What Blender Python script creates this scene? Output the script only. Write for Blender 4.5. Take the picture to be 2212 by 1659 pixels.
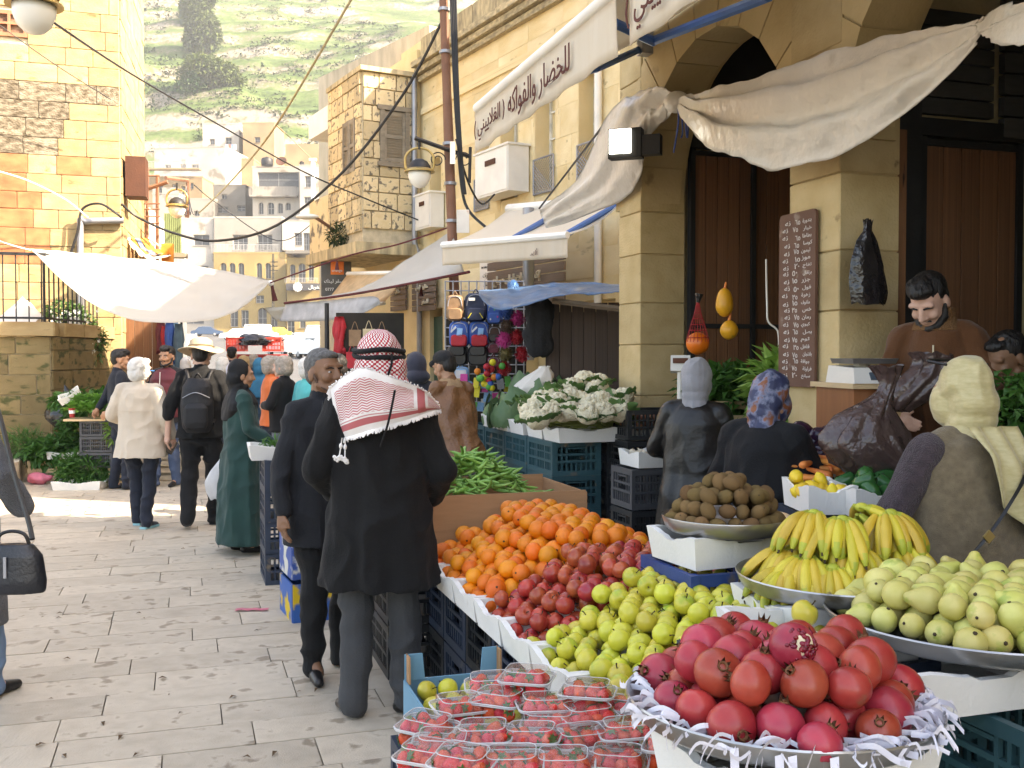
import bpy, bmesh, math, random
import numpy as np
from mathutils import Vector as V, Matrix, noise
SC = bpy.context.scene
for o in list(bpy.data.objects): bpy.data.objects.remove(o)
COL = SC.collection
rnd = random.Random(11)
R = math.radians
pi = math.pi
# ---------------------------------------------------------------- camera, sky, sun, exposure
F, CX, CY, H = 2200.0, 1106.0, 829.5, 1.66          # focal length and centre in 2212 x 1659 picture units
PITCH = math.atan(61.5 / F)
cam = bpy.data.cameras.new('camera')
cam.lens = 36 * F / 2212; cam.sensor_width = 36; cam.clip_start = .05; cam.clip_end = 3000
co = bpy.data.objects.new('camera', cam); COL.objects.link(co)
co.location = (0, 0, H); co.rotation_euler = (pi/2 - PITCH, 0, 0)
SC.camera = co
SUN_AZ = 108.0     # degrees clockwise from the view direction (to the right, a little behind)
SUN_EL = 38.0
wd = bpy.data.worlds.new('World'); SC.world = wd; wd.use_nodes = True
nt = wd.node_tree; bg = nt.nodes['Background']
sky = nt.nodes.new('ShaderNodeTexSky'); sky.sky_type = 'NISHITA'; sky.sun_disc = False
sky.sun_elevation = R(SUN_EL); sky.sun_rotation = R(SUN_AZ); sky.air_density = 1.0; sky.dust_density = 2.5; sky.ozone_density = .6
nt.links.new(sky.outputs[0], bg.inputs[0]); bg.inputs[1].default_value = .15
sl = bpy.data.lights.new('sun', 'SUN'); sl.energy = 4.2; sl.angle = R(.53); sl.color = (1, .94, .84)
so = bpy.data.objects.new('sun', sl); COL.objects.link(so)
sd = V((math.sin(R(SUN_AZ))*math.cos(R(SUN_EL)), math.cos(R(SUN_AZ))*math.cos(R(SUN_EL)), math.sin(R(SUN_EL))))
so.rotation_euler = sd.to_track_quat('Z', 'Y').to_euler(); so.location = (20, -5, 30)
vs = SC.view_settings; vs.view_transform = 'Standard'; vs.look = 'None'; vs.gamma = 1; vs.use_curve_mapping = False
vs.exposure = 2.42
vs.use_white_balance = True; vs.white_balance_temperature = 7900; vs.white_balance_tint = 13
cy = SC.cycles; cy.max_bounces = 7; cy.diffuse_bounces = 4; cy.glossy_bounces = 3; cy.transmission_bounces = 6
cy.transparent_max_bounces = 24; cy.use_denoising = True; cy.caustics_reflective = False; cy.caustics_refractive = False
cy.sample_clamp_indirect = 6; cy.volume_bounces = 0
# ---------------------------------------------------------------- picture -> place
def ray(x, y):
    cx, cz = (x-CX)/F, -(y-CY)/F
    c, s = math.cos(PITCH), math.sin(PITCH)
    return V((cx, c + cz*s, -s + cz*c))
def W(x, y, D):
    d = ray(x, y); return V((0, 0, H)) + d*(D/d.y)
def G(x, y, z=0.0):
    d = ray(x, y); return V((0, 0, H)) + d*((z-H)/d.z)
sv, pv = V((-.3057, .9521, 0)), V((.9521, .3057, 0))   # along the street, across it
def S(u, v, z=0.0): return pv*u + sv*v + V((0, 0, z))
RS = math.atan2(.3057, .9521)                           # turn of the street about z
def UV(P): return (P.x*pv.x+P.y*pv.y, P.x*sv.x+P.y*sv.y)
def lerp(a, b, t): return a + (b-a)*t
def fbm(p, sc, o=3): return noise.fractal(V(p)*sc, 1.0, 2.0, o)
# ---------------------------------------------------------------- materials
MAT = {}
def hexc(c): return tuple(c) + (1,) if len(c) == 3 else tuple(c)
def M(name, c, r=.8, var=.12, c2=None, ns=6, na=.25, bump=.15, bs=40, metal=0, hue=0, spec=.4, coat=0, stretch=None, detail=4, spots=None, alpha=1, sheen=0, trans=0, contrast=.25):
    """colour c varied by noise towards c2, by object, with fine relief; spots = (colour, scale, threshold)"""
    if name in MAT: return MAT[name]
    m = bpy.data.materials.new(name); m.use_nodes = True; t = m.node_tree; n = t.nodes; L = t.links.new
    b = n['Principled BSDF']
    tc = n.new('ShaderNodeTexCoord'); src = tc.outputs['Object']
    oi = n.new('ShaderNodeObjectInfo')
    if stretch:
        mp = n.new('ShaderNodeMapping'); mp.inputs['Scale'].default_value = stretch; L(src, mp.inputs[0]); src = mp.outputs[0]
    ad = n.new('ShaderNodeVectorMath'); ad.operation = 'ADD'; L(src, ad.inputs[0])
    cm = n.new('ShaderNodeVectorMath'); cm.operation = 'SCALE'; cm.inputs[0].default_value = (17.3, 9.1, 23.7); L(oi.outputs['Random'], cm.inputs['Scale']); L(cm.outputs[0], ad.inputs[1]); src = ad.outputs[0]
    nz = n.new('ShaderNodeTexNoise'); nz.inputs['Scale'].default_value = ns; nz.inputs['Detail'].default_value = detail; L(src, nz.inputs['Vector'])
    cr = n.new('ShaderNodeValToRGB'); cr.color_ramp.elements[0].position = .5-contrast; cr.color_ramp.elements[1].position = .5+contrast
    if c2 is None: a, d = [max(0, x*(1-na)) for x in c], [min(1, x*(1+na)) for x in c]
    else: a, d = c, c2
    cr.color_ramp.elements[0].color = hexc(a); cr.color_ramp.elements[1].color = hexc(d); L(nz.outputs[0], cr.inputs[0])
    colr = cr.outputs[0]
    if spots:
        sp = n.new('ShaderNodeTexNoise'); sp.inputs['Scale'].default_value = spots[1]; sp.inputs['Detail'].default_value = 5; L(src, sp.inputs['Vector'])
        r2 = n.new('ShaderNodeValToRGB'); r2.color_ramp.elements[0].position = spots[2]; r2.color_ramp.elements[1].position = min(1, spots[2]+.08); L(sp.outputs[0], r2.inputs[0])
        mx = n.new('ShaderNodeMixRGB'); mx.inputs[2].default_value = hexc(spots[0]); L(r2.outputs[0], mx.inputs[0]); L(colr, mx.inputs[1]); colr = mx.outputs[0]
    if var or hue:
        hs = n.new('ShaderNodeHueSaturation')
        mr = n.new('ShaderNodeMapRange'); mr.inputs[3].default_value = 1-var; mr.inputs[4].default_value = 1+var; L(oi.outputs['Random'], mr.inputs[0]); L(mr.outputs[0], hs.inputs['Value'])
        if hue:
            ml = n.new('ShaderNodeMath'); ml.operation = 'MULTIPLY'; ml.inputs[1].default_value = 7.31; L(oi.outputs['Random'], ml.inputs[0])
            fr = n.new('ShaderNodeMath'); fr.operation = 'FRACT'; L(ml.outputs[0], fr.inputs[0])
            m2 = n.new('ShaderNodeMapRange'); m2.inputs[3].default_value = .5-hue; m2.inputs[4].default_value = .5+hue; L(fr.outputs[0], m2.inputs[0]); L(m2.outputs[0], hs.inputs['Hue'])
        L(colr, hs.inputs['Color']); colr = hs.outputs[0]
    L(colr, b.inputs['Base Color'])
    b.inputs['Roughness'].default_value = r; b.inputs['Metallic'].default_value = metal; b.inputs['Specular IOR Level'].default_value = spec
    b.inputs['Coat Weight'].default_value = coat; b.inputs['Alpha'].default_value = alpha
    if sheen: b.inputs['Sheen Weight'].default_value = sheen; b.inputs['Sheen Roughness'].default_value = .5
    if trans: b.inputs['Transmission Weight'].default_value = trans
    if bump:
        n2 = n.new('ShaderNodeTexNoise'); n2.inputs['Scale'].default_value = bs; n2.inputs['Detail'].default_value = 3; L(src, n2.inputs['Vector'])
        bp = n.new('ShaderNodeBump'); bp.inputs['Strength'].default_value = bump; bp.inputs['Distance'].default_value = .02; L(n2.outputs[0], bp.inputs['Height']); L(bp.outputs[0], b.inputs['Normal'])
    MAT[name] = m
    return m
def trans_cloth(name, c, amt=.35, **k):
    """cloth that lets light through"""
    m = M(name, c, **k); t = m.node_tree; n = t.nodes
    b = n['Principled BSDF']; out = n['Material Output']
    tr = n.new('ShaderNodeBsdfTranslucent'); tr.inputs[0].default_value = hexc(c)
    mx = n.new('ShaderNodeMixShader'); mx.inputs[0].default_value = amt
    t.links.new(b.outputs[0], mx.inputs[1]); t.links.new(tr.outputs[0], mx.inputs[2]); t.links.new(mx.outputs[0], out.inputs[0])
    return m
# ---------------------------------------------------------------- objects
def tag(o, label=None, cat=None, group=None, kind=None):
    if label: o['label'] = label
    if cat: o['category'] = cat
    if group: o['group'] = group
    if kind: o['kind'] = kind
    return o
WROOT = {}
def thing(name, label, cat, loc=(0, 0, 0), rz=0, group=None, world=False):
    o = bpy.data.objects.new(name, None)
    if world: WROOT[o.name] = Matrix.Translation(-V(loc))
    COL.objects.link(o); o.location = loc; o.rotation_euler = (0, 0, rz); o.empty_display_size = .1
    return tag(o, label, cat, group)
def link(name, me, parent=None, loc=None, rot=None, scale=None):
    o = bpy.data.objects.new(name, me); COL.objects.link(o)
    if parent:
        o.parent = parent
        if parent.name in WROOT: o.matrix_parent_inverse = WROOT[parent.name]
    if loc is not None: o.location = loc
    if rot is not None: o.rotation_euler = rot
    if scale is not None: o.scale = scale
    return o
def inst(o, name=None, parent=None, loc=None, rot=None, scale=None):
    c = o.copy(); COL.objects.link(c)
    if parent: c.parent = parent
    if loc is not None: c.location = loc
    if rot is not None: c.rotation_euler = rot
    if scale is not None: c.scale = scale
    return c
KIDS = {}
def copy_tree(o, loc=None, rz=None, label=None, group=None, parent=None):
    c = o.copy(); COL.objects.link(c)
    if parent: c.parent = parent
    if loc is not None: c.location = loc
    if rz is not None: c.rotation_euler = (o.rotation_euler.x, o.rotation_euler.y, rz)
    if label: c['label'] = label
    if group: c['group'] = group
    for ch in list(o.children): copy_tree(ch, parent=c)
    return c
def basis(d, up=V((0, 0, 1))):
    d = V(d).normalized()
    if abs(d.dot(up)) > .98: up = V((0, 1, 0))
    a = d.cross(up).normalized(); return a, a.cross(d).normalized()
class MB:
    def __init__(s): s.v, s.f, s.m = [], [], []
    def add(s, vs, fs, m=0):
        k = len(s.v); s.v += [tuple(x) for x in vs]; s.f += [tuple(i+k for i in f) for f in fs]; s.m += [m]*len(fs); return s
    def box(s, c, d, rz=0, m=0, Rm=None):
        Rm = Rm or Matrix.Rotation(rz, 3, 'Z'); c = V(c); x, y, z = d[0]/2, d[1]/2, d[2]/2
        vs = [c + Rm @ V((a*x, b*y, e*z)) for a, b, e in ((-1,-1,-1),(1,-1,-1),(1,1,-1),(-1,1,-1),(-1,-1,1),(1,-1,1),(1,1,1),(-1,1,1))]
        return s.add(vs, ((0,3,2,1),(4,5,6,7),(0,1,5,4),(1,2,6,5),(2,3,7,6),(3,0,4,7)), m)
    def hexa(s, a, m=0):      # eight corners: bottom ring of four, top ring of four
        return s.add(a, ((0,3,2,1),(4,5,6,7),(0,1,5,4),(1,2,6,5),(2,3,7,6),(3,0,4,7)), m)
    def tube(s, pts, r, n=8, m=0, cap=True):
        pts = [V(p) for p in pts]; N = len(pts); rs = [r]*N if not hasattr(r, '__len__') else r
        a = None; vs = []
        for i, p in enumerate(pts):
            d = (pts[min(i+1, N-1)] - pts[max(i-1, 0)])
            if d.length < 1e-9: d = V((0, 0, 1))
            d.normalize()
            if a is None: a, b = basis(d)
            else:
                a = a - d*a.dot(d); a = a.normalized() if a.length > 1e-6 else basis(d)[0]; b = a.cross(d)
            for j in range(n):
                t = 2*pi*j/n; vs.append(p + (a*math.cos(t) + b*math.sin(t))*rs[i])
        fs = [(i*n+j, i*n+(j+1) % n, (i+1)*n+(j+1) % n, (i+1)*n+j) for i in range(N-1) for j in range(n)]
        if cap: fs += [tuple(range(n)), tuple(reversed(range((N-1)*n, N*n)))]
        return s.add(vs, fs, m)
    def lathe(s, prof, n=20, c=(0, 0, 0), m=0, Rm=None, close=False, sx=1, sy=1):
        Rm = Rm or Matrix.Identity(3); c = V(c)
        vs = [c + Rm @ V((r*math.cos(2*pi*j/n)*sx, r*math.sin(2*pi*j/n)*sy, z)) for r, z in prof for j in range(n)]
        k = len(prof); rg = range(k if close else k-1)
        fs = [(i*n+j, i*n+(j+1) % n, ((i+1) % k)*n+(j+1) % n, ((i+1) % k)*n+j) for i in rg for j in range(n)]
        if not close:
            if prof[0][0] > 1e-5: fs.append(tuple(reversed(range(n))))
            if prof[-1][0] > 1e-5: fs.append(tuple(range((k-1)*n, k*n)))
        return s.add(vs, fs, m)
    def ball(s, c, r, n=12, k=8, m=0, Rm=None):
        rx, ry, rz = r if hasattr(r, '__len__') else (r, r, r); Rm = Rm or Matrix.Identity(3); c = V(c)
        vs = [c + Rm @ V((0, 0, -rz))]
        for i in range(1, k):
            t = -pi/2 + pi*i/k
            for j in range(n):
                a = 2*pi*j/n; vs.append(c + Rm @ V((rx*math.cos(t)*math.cos(a), ry*math.cos(t)*math.sin(a), rz*math.sin(t))))
        vs.append(c + Rm @ V((0, 0, rz))); e = len(vs)-1
        fs = [(0, 1+(j+1) % n, 1+j) for j in range(n)]
        fs += [(1+i*n+j, 1+i*n+(j+1) % n, 1+(i+1)*n+(j+1) % n, 1+(i+1)*n+j) for i in range(k-2) for j in range(n)]
        fs += [(e, 1+(k-2)*n+j, 1+(k-2)*n+(j+1) % n) for j in range(n)]
        return s.add(vs, fs, m)
    def sheet(s, rows, m=0, thick=0, close=False):
        a, b = len(rows), len(rows[0]); rows = [[V(p) for p in r] for r in rows]
        bb = b if close else b-1
        fs = [(i*b+j, i*b+(j+1) % b, (i+1)*b+(j+1) % b, (i+1)*b+j) for i in range(a-1) for j in range(bb)]
        if not thick: return s.add([p for r in rows for p in r], fs, m)
        nrm = []
        for i in range(a):
            for j in range(b):
                d1 = rows[min(i+1, a-1)][j]-rows[max(i-1, 0)][j]; d2 = rows[i][min(j+1, b-1)]-rows[i][max(j-1, 0)]
                q = d1.cross(d2); nrm.append(q.normalized() if q.length > 1e-9 else V((0, 0, 1)))
        vs = [p for r in rows for p in r]; k = len(vs); vs += [p + q*thick for p, q in zip(vs, nrm)]
        f2 = list(fs) + [tuple(i+k for i in reversed(f)) for f in fs]
        edge = [i*b for i in range(a)], [i*b+b-1 for i in range(a)], list(range(b)), list(range((a-1)*b, a*b))
        for e in edge:
            f2 += [(e[i], e[i+1], e[i+1]+k, e[i]+k) for i in range(len(e)-1)]
        return s.add(vs, f2, m)
    def prism(s, poly, d, m=0):      # polygon (list of 3-D points) extruded by vector d
        poly = [V(p) for p in poly]; d = V(d); n = len(poly)
        return s.add(poly + [p+d for p in poly], [tuple(reversed(range(n))), tuple(range(n, 2*n))] + [(i, (i+1) % n, n+(i+1) % n, n+i) for i in range(n)], m)
    def mesh(s, name, mats, smooth=None, fix=False):
        me = bpy.data.meshes.new(name); me.from_pydata(s.v, [], s.f)
        for q in (mats if isinstance(mats, (list, tuple)) else [mats]): me.materials.append(q)
        if len(me.materials) > 1: me.polygons.foreach_set('material_index', s.m)
        if fix:
            bm = bmesh.new(); bm.from_mesh(me); bmesh.ops.recalc_face_normals(bm, faces=bm.faces); bm.to_mesh(me); bm.free()
        if smooth is not None:
            me.polygons.foreach_set('use_smooth', [True]*len(me.polygons))
            if smooth < 180: me.set_sharp_from_angle(angle=R(smooth))
        me.update(); return me
    def obj(s, name, mats, parent=None, loc=None, rz=None, smooth=None, fix=False):
        return link(name, s.mesh(name, mats, smooth, fix), parent, loc, None if rz is None else (0, 0, rz))
def quick(name, mats, parent=None, **k): return lambda mb: mb.obj(name, mats, parent, **k)
def cat_curve(pts, n=8):
    """smooth curve through points"""
    pts = [V(p) for p in pts]; out = []
    for i in range(len(pts)-1):
        a, b, c, d = pts[max(i-1, 0)], pts[i], pts[i+1], pts[min(i+2, len(pts)-1)]
        for k in range(n):
            t = k/n; out.append(.5*((2*b) + (c-a)*t + (2*a-5*b+4*c-d)*t*t + (3*b-a-3*c+d)*t**3))
    return out + [pts[-1]]
def sag(a, b, dz, n=16):
    a, b = V(a), V(b); return [a.lerp(b, i/n) + V((0, 0, -4*dz*(i/n)*(1-i/n))) for i in range(n+1)]
# ---------------------------------------------------------------- writing
AR = {}
for ch, st, k in (('ب',0xFE8F,4),('ة',0xFE93,2),('ت',0xFE95,4),('ث',0xFE99,4),('ج',0xFE9D,4),('ح',0xFEA1,4),('خ',0xFEA5,4),('د',0xFEA9,2),('ذ',0xFEAB,2),('ر',0xFEAD,2),('ز',0xFEAF,2),('س',0xFEB1,4),('ش',0xFEB5,4),('ص',0xFEB9,4),('ض',0xFEBD,4),('ط',0xFEC1,4),('ع',0xFEC9,4),('غ',0xFECD,4),('ف',0xFED1,4),('ق',0xFED5,4),('ك',0xFED9,4),('ل',0xFEDD,4),('م',0xFEE1,4),('ن',0xFEE5,4),('ه',0xFEE9,4),('و',0xFEED,2),('ى',0xFEEF,2),('ي',0xFEF1,4),('ا',0xFE8D,2),('أ',0xFE83,2),('إ',0xFE87,2),('ﻻ',0xFEFB,2),('ء',0xFE80,1)):
    AR[ch] = (st, k)
def shape(t):
    t = t.replace('لا', 'ﻻ'); out = []
    for i, c in enumerate(t):
        if c not in AR: out.append({'(': ')', ')': '('}.get(c, c)); continue
        st, k = AR[c]; pr = i > 0 and t[i-1] in AR and AR[t[i-1]][1] == 4; nx = i < len(t)-1 and t[i+1] in AR and AR[t[i+1]][1] > 1 and k == 4
        out.append(chr(st + (1 if pr and not nx and k > 1 else 2 if nx and not pr else 3 if nx and pr else 0)))
    res = ''.join(reversed(out))
    import re
    return re.sub(r'[0-9A-Za-z٠-٩]+', lambda q: q.group()[::-1], res) if any(c in AR for c in t) else t
def writing(name, t, mt, parent, width, origin, ex, ez, depth=.004, height=None, bold=0, center=True):
    """flat letters: origin at the middle, ex = reading direction to the picture right, ez = up"""
    cu = bpy.data.curves.new(name, 'FONT'); cu.body = shape(t); cu.resolution_u = 2; cu.extrude = .5*depth if width else 0; cu.offset = bold
    tmp = bpy.data.objects.new(name, cu); COL.objects.link(tmp)
    me = bpy.data.meshes.new_from_object(tmp); bpy.data.objects.remove(tmp)
    n = len(me.vertices); a = np.zeros(n*3); me.vertices.foreach_get('co', a); a = a.reshape(-1, 3)
    lo, hi = a.min(0), a.max(0); sc = width/(hi[0]-lo[0]); sy = sc if height is None else height/(hi[1]-lo[1])
    ex, ez = V(ex).normalized(), V(ez).normalized(); en = ex.cross(ez)
    xx = (a[:, 0]-(lo[0]+hi[0])/2)*sc; yy = (a[:, 1]-(lo[1]+hi[1])/2)*sy; zz = a[:, 2]
    out = np.outer(xx, ex) + np.outer(yy, ez) + np.outer(zz, en) + np.array(origin)
    me.vertices.foreach_set('co', out.ravel()); me.materials.clear(); me.materials.append(mt); me.update()
    return link(name, me, parent)
CUBE = MB().box((0, 0, 0), (1, 1, 1)).mesh('block', None)
CUBE.materials.clear()
CHAM = None
def cham_mesh(mt, e=.06):
    """a block with slightly uneven worn edges, shared by alike pieces"""
    key = 'cham_' + mt.name
    if key in bpy.data.meshes: return bpy.data.meshes[key]
    bm = bmesh.new(); bmesh.ops.create_cube(bm, size=1)
    bmesh.ops.bevel(bm, geom=bm.edges[:], offset=e*.5, segments=1, affect='EDGES')
    me = bpy.data.meshes.new(key); bm.to_mesh(me); bm.free(); me.materials.append(mt); return me
def stones(parent, mt, O, ex, ez, en, wd_, ht, ch=(.22, .3), ln=(.3, .7), holes=(), gap=.012, th=.05, name='stone', jit=.006, rg=None, pick=None):
    """coursed blocks as separate pieces on a wall face: O = lower corner, ex along, ez up, en out of the wall (world axes); holes = (x0, x1, z0, z1)"""
    rg = rg or rnd; z = 0; ex, en = V(ex), V(en); Rm = Matrix((ex, -en, V(ez))).transposed(); eul = Rm.to_euler(); n = 0
    while z < ht-.03:
        h = min(rg.uniform(*ch), ht-z)
        if ht-z-h < .06: h = ht-z
        x = -rg.uniform(0, ln[0]*.6)
        while x < wd_-.03:
            l = rg.uniform(*ln); x0, x1 = max(x, 0), min(x+l, wd_)
            if wd_-x1 < ln[0]*.3: x1 = wd_
            x = x1 if x1 == wd_ else x+l
            if x1-x0 < .05: continue
            segs = [(x0, x1)]
            for a, b, c, d in holes:
                if z+h*.5 > c and z+h*.5 < d:
                    ns = []
                    for p, q in segs:
                        if q <= a or p >= b: ns.append((p, q))
                        else:
                            if p < a-.04: ns.append((p, a))
                            if q > b+.04: ns.append((b, q))
                    segs = ns
            for p, q in segs:
                c = V(O) + ex*((p+q)/2) + V(ez)*(z+h/2) + en*(rg.uniform(-jit, jit))
                mm = mt if not pick else pick((p+q)/2, z+h/2, mt)
                if mm is None: continue
                link(name, cham_mesh(mm), parent, c, eul, (q-p-gap, th, h-gap)); n += 1
        z += h
    return n
# ================================================================ ground and paving
m_ground = M('ground_grey', (.20, .18, .155), .95, ns=1.2, bump=.4, bs=30)
m_slab = M('paving_limestone', (.40, .34, .26), .58, var=.12, c2=(.55, .48, .38), ns=2.6, bump=.25, bs=40, spots=((.27, .22, .16), 2.6, .585), detail=10, stretch=(2.4, 1, 1))
m_asph = M('asphalt', (.10, .10, .10), .9, ns=3, bump=.3)
def gz(y): return 0 if y < 26 else (y-26)*.0365
ys = [-8, 0, 8, 16, 26, 34, 45, 60, 80, 100, 130, 165, 210, 300, 420, 640, 840]
b = MB(); xs = [-780, -250, -80, -30, -8, 0, 8, 30, 80, 250, 660]
b.sheet([[V((x, y, gz(min(y, 212))-.03)) for x in xs] for y in ys])
ground = tag(b.obj('ground', m_ground, smooth=60), kind='structure')
b = MB(); b.sheet([[V((x, y, gz(min(y, 212))-.012)) for x in (-120, -40, -8, 30, 90)] for y in (27, 34, 45, 60, 80, 100, 130, 158)])
tag(b.obj('road', m_asph, smooth=60), kind='structure')
slabs = []
rg = random.Random(5); v = .6
while v < 25.5:
    h = rg.uniform(.27, .32); u = -13.0 + rg.uniform(0, .8)
    while u < 3.3:
        l = rg.uniform(.62, 1.02); slabs.append((u, v, min(l, 3.4-u), h)); u += l
    v += h
def slab_rank(q):
    c = S(q[0]+q[2]/2, q[1]+q[3]/2)
    if c.y < 2.4: return -1
    x, y = CX+F*c.x/c.y, 768+F*H/c.y
    if not (-60 < x < 2300 and y < 1720): return -1
    if q[0] > 1.1 and q[1] < 12: return 0            # under the stall
    return q[2]*q[3]/c.y**2
slabs.sort(key=slab_rank, reverse=True)
sm = cham_mesh(m_slab, .03)
rest = MB()
for k, (u, v, l, h) in enumerate(slabs):
    zz = rg.uniform(-.0022, .0022)
    if k < 300 and slab_rank((u, v, l, h)) > 0:
        link('paving_slab', sm, ground, S(u+l/2, v+h/2, -.02+zz), (rg.uniform(-.002, .002), rg.uniform(-.002, .002), RS), (l-.006, h-.006, .04))
    else: rest.box(S(u+l/2, v+h/2, -.02+zz), (l-.006, h-.006, .04), RS)
tag(rest.obj('paving_slab', m_slab, ground), kind='stuff')
# ================================================================ building helpers
def pl(x, y, P0, ex):
    """where the line of sight through (x, y) meets the upright plane through P0 along ex: distance along ex, height"""
    d = ray(x, y); t = (P0[1]*d.x - P0[0]*d.y)/(ex[0]*d.y - ex[1]*d.x)
    Y = P0[1] + ex[1]*t
    return t, H + d.z/d.y*Y
def facade(root, mt, O, ex, w, h, holes=(), rd=.15, name='wall', ez=V((0, 0, 1))):
    """wall face with real openings: holes = (x0, x1, z0, z1[, arched]); reveals go rd deep"""
    O, ex = V(O), V(ex); en = ex.cross(ez); b = MB()
    xs = sorted({0, w, *[q for k in holes for q in (k[0], k[1])]}); zs = sorted({0, h, *[q for k in holes for q in (k[2], k[3])]})
    P = lambda x, z, d=0: O + ex*x + ez*z - en*d
    for i in range(len(xs)-1):
        for j in range(len(zs)-1):
            x, z = (xs[i]+xs[i+1])/2, (zs[j]+zs[j+1])/2
            if any(k[0] < x < k[1] and k[2] < z < k[3] for k in holes): continue
            b.add([P(xs[i], zs[j]), P(xs[i+1], zs[j]), P(xs[i+1], zs[j+1]), P(xs[i], zs[j+1])], [(0, 1, 2, 3)])
    for k in holes:
        x0, x1, z0, z1 = k[:4]; r = [(x0, z0), (x1, z0), (x1, z1), (x0, z1)]
        for a in range(4):
            p, q = r[a], r[(a+1) % 4]; b.add([P(*p), P(*p, rd), P(*q, rd), P(*q)], [(0, 1, 2, 3)])
        if len(k) > 4 and k[4]:        # arched head: fill the two upper corners
            c, rr = (x0+x1)/2, (x1-x0)/2; zc = z1-rr; n = 6
            for sgn in (-1, 1):
                arc = [(c+sgn*rr*math.cos(t*pi/2/n), zc+rr*math.sin(t*pi/2/n)) for t in range(n+1)]
                for t in range(n):
                    A, B = arc[t], arc[t+1]; E_ = (c+sgn*rr, z1)
                    b.add([P(*A), P(*B), P(*E_)], [(0, 1, 2) if sgn > 0 else (2, 1, 0)])
                    b.add([P(*A), P(*A, rd), P(*B, rd), P(*B)], [(0, 1, 2, 3) if sgn > 0 else (3, 2, 1, 0)])
    return b.obj(name, mt, root)
def window(root, O, ex, k, rd, m_frame, m_pane, bars=(1, 2), fw=.05, name='window', depth=.04, sill=None):
    """frame (part) with pane (sub-part) set in the opening k of a facade"""
    ez = V((0, 0, 1)); O, ex = V(O), V(ex); en = ex.cross(ez); x0, x1, z0, z1 = k[:4]; arched = len(k) > 4 and k[4]
    Rm = Matrix((ex, -en, ez)).transposed(); b = MB()
    P = lambda x, z, d=0: O + ex*x + ez*z - en*(rd-d)
    for x in (x0+fw/2, x1-fw/2): b.box(P(x, (z0+z1)/2, 0), (fw, depth, z1-z0), Rm=Rm)
    for z in (z0+fw/2, z1-fw/2): b.box(P((x0+x1)/2, z, .002), (x1-x0, depth, fw), Rm=Rm)
    for i in range(bars[0]): b.box(P(lerp(x0, x1, (i+1)/(bars[0]+1)), (z0+z1)/2, .004), (fw*.7, depth, z1-z0), Rm=Rm)
    for i in range(bars[1]): b.box(P((x0+x1)/2, lerp(z0, z1, (i+1)/(bars[1]+1)), .006), (x1-x0, depth, fw*.6), Rm=Rm)
    f = b.obj(name, m_frame, root)
    q = MB().add([P(x0, z0, -.03), P(x1, z0, -.03), P(x1, z1, -.03), P(x0, z1, -.03)], [(0, 1, 2, 3)]).obj('pane', m_pane, f)
    if sill: MB().box(O + ex*((x0+x1)/2) + ez*(z0-.03) + en*.04, (x1-x0+.14, .14, .06), Rm=Rm).obj('sill', sill, f)
    return f
m_arch = M('honey_limestone', (.44, .32, .15), .85, var=.1, c2=(.57, .44, .24), ns=2.2, bump=.3, bs=22, spots=((.27, .19, .09), 3.5, .68), detail=6)
m_mort = M('pale_mortar', (.55, .47, .33), .95, var=0, ns=7, bump=.4)
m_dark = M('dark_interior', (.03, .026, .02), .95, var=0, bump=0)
m_wood = M('dark_door_plank', (.13, .056, .026), .6, var=.2, c2=(.25, .115, .052), ns=2.4, stretch=(6, 6, .7), bump=.25, bs=18, spots=((.02, .01, .006), 5, .70))
m_iron = M('black_iron', (.018, .018, .019), .5, var=.1, bump=.1)
m_cream = M('cream_plaster', (.62, .53, .33), .85, var=.05, ns=1.6, bump=.2, spots=((.4, .31, .17), 3, .70))
m_steel = M('galvanised_pipe', (.34, .35, .38), .45, var=.05, ns=3, metal=.6, bump=.05)
m_white = M('white_metal', (.78, .76, .70), .45, var=.03, ns=3, na=.1, bump=.03)
m_blue = M('blue_arm', (.045, .13, .36), .4, var=.05, na=.15, bump=.02)
m_canvas = trans_cloth('awning_canvas', (.80, .70, .55), .35, r=.9, var=.03, c2=(.86, .78, .65), ns=2, stretch=(9, 9, .8), bump=.1, bs=60)
m_brown = M('brown_lettering', (.10, .022, .014), .8, var=0, na=.1, bump=0)
# ================================================================ arcade building (near, on the right)
UF, ZS = 3.37, 2.82
PIERS = [(-.34, .12), (2.18, 2.64), (4.70, 5.16), (7.22, 7.60)]
TOP = 10.5
arc = thing('arcade_building', 'honey coloured stone building with tall arches over the shop doors', 'building', S(UF, 4.9), 0, world=True)
TH = .36
def bx(b, u0, u1, v0, v1, z0, z1, m=0): return b.box(S((u0+u1)/2, (v0+v1)/2, (z0+z1)/2), (u1-u0, v1-v0, z1-z0), RS, m)
b = MB()
for a, c in zip(PIERS, PIERS[1:]):                       # wall over each arch
    v0, v1 = a[1], c[0]; r = (v1-v0)/2; vc = (v0+v1)/2; n = 22
    A = [(vc-r*math.cos(pi*i/n), ZS+r*math.sin(pi*i/n)) for i in range(n+1)]
    for (p, z), (q, w_) in zip(A, A[1:]):
        b.hexa([S(UF, p, z), S(UF+TH, p, z), S(UF+TH, q, w_), S(UF, q, w_), S(UF, p, 4.7), S(UF+TH, p, 4.7), S(UF+TH, q, 4.7), S(UF, q, 4.7)])
for a, c in PIERS: bx(b, UF, UF+TH, a, c, 0, 4.7)
b.obj('wall', m_arch, arc)
for i, (a, c) in enumerate(PIERS[1:], 1):                # pier blocks, each course one stone
    z = 0
    while z < ZS+1.2:
        h = rnd.uniform(.3, .42)
        link('stone', cham_mesh(m_arch, .03), arc, S(UF+TH/2-.004, (a+c)/2, z+h/2), (0, 0, RS), (TH+.022+rnd.uniform(0, .005), c-a+.02+rnd.uniform(0, .005), h-.007)); z += h
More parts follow.
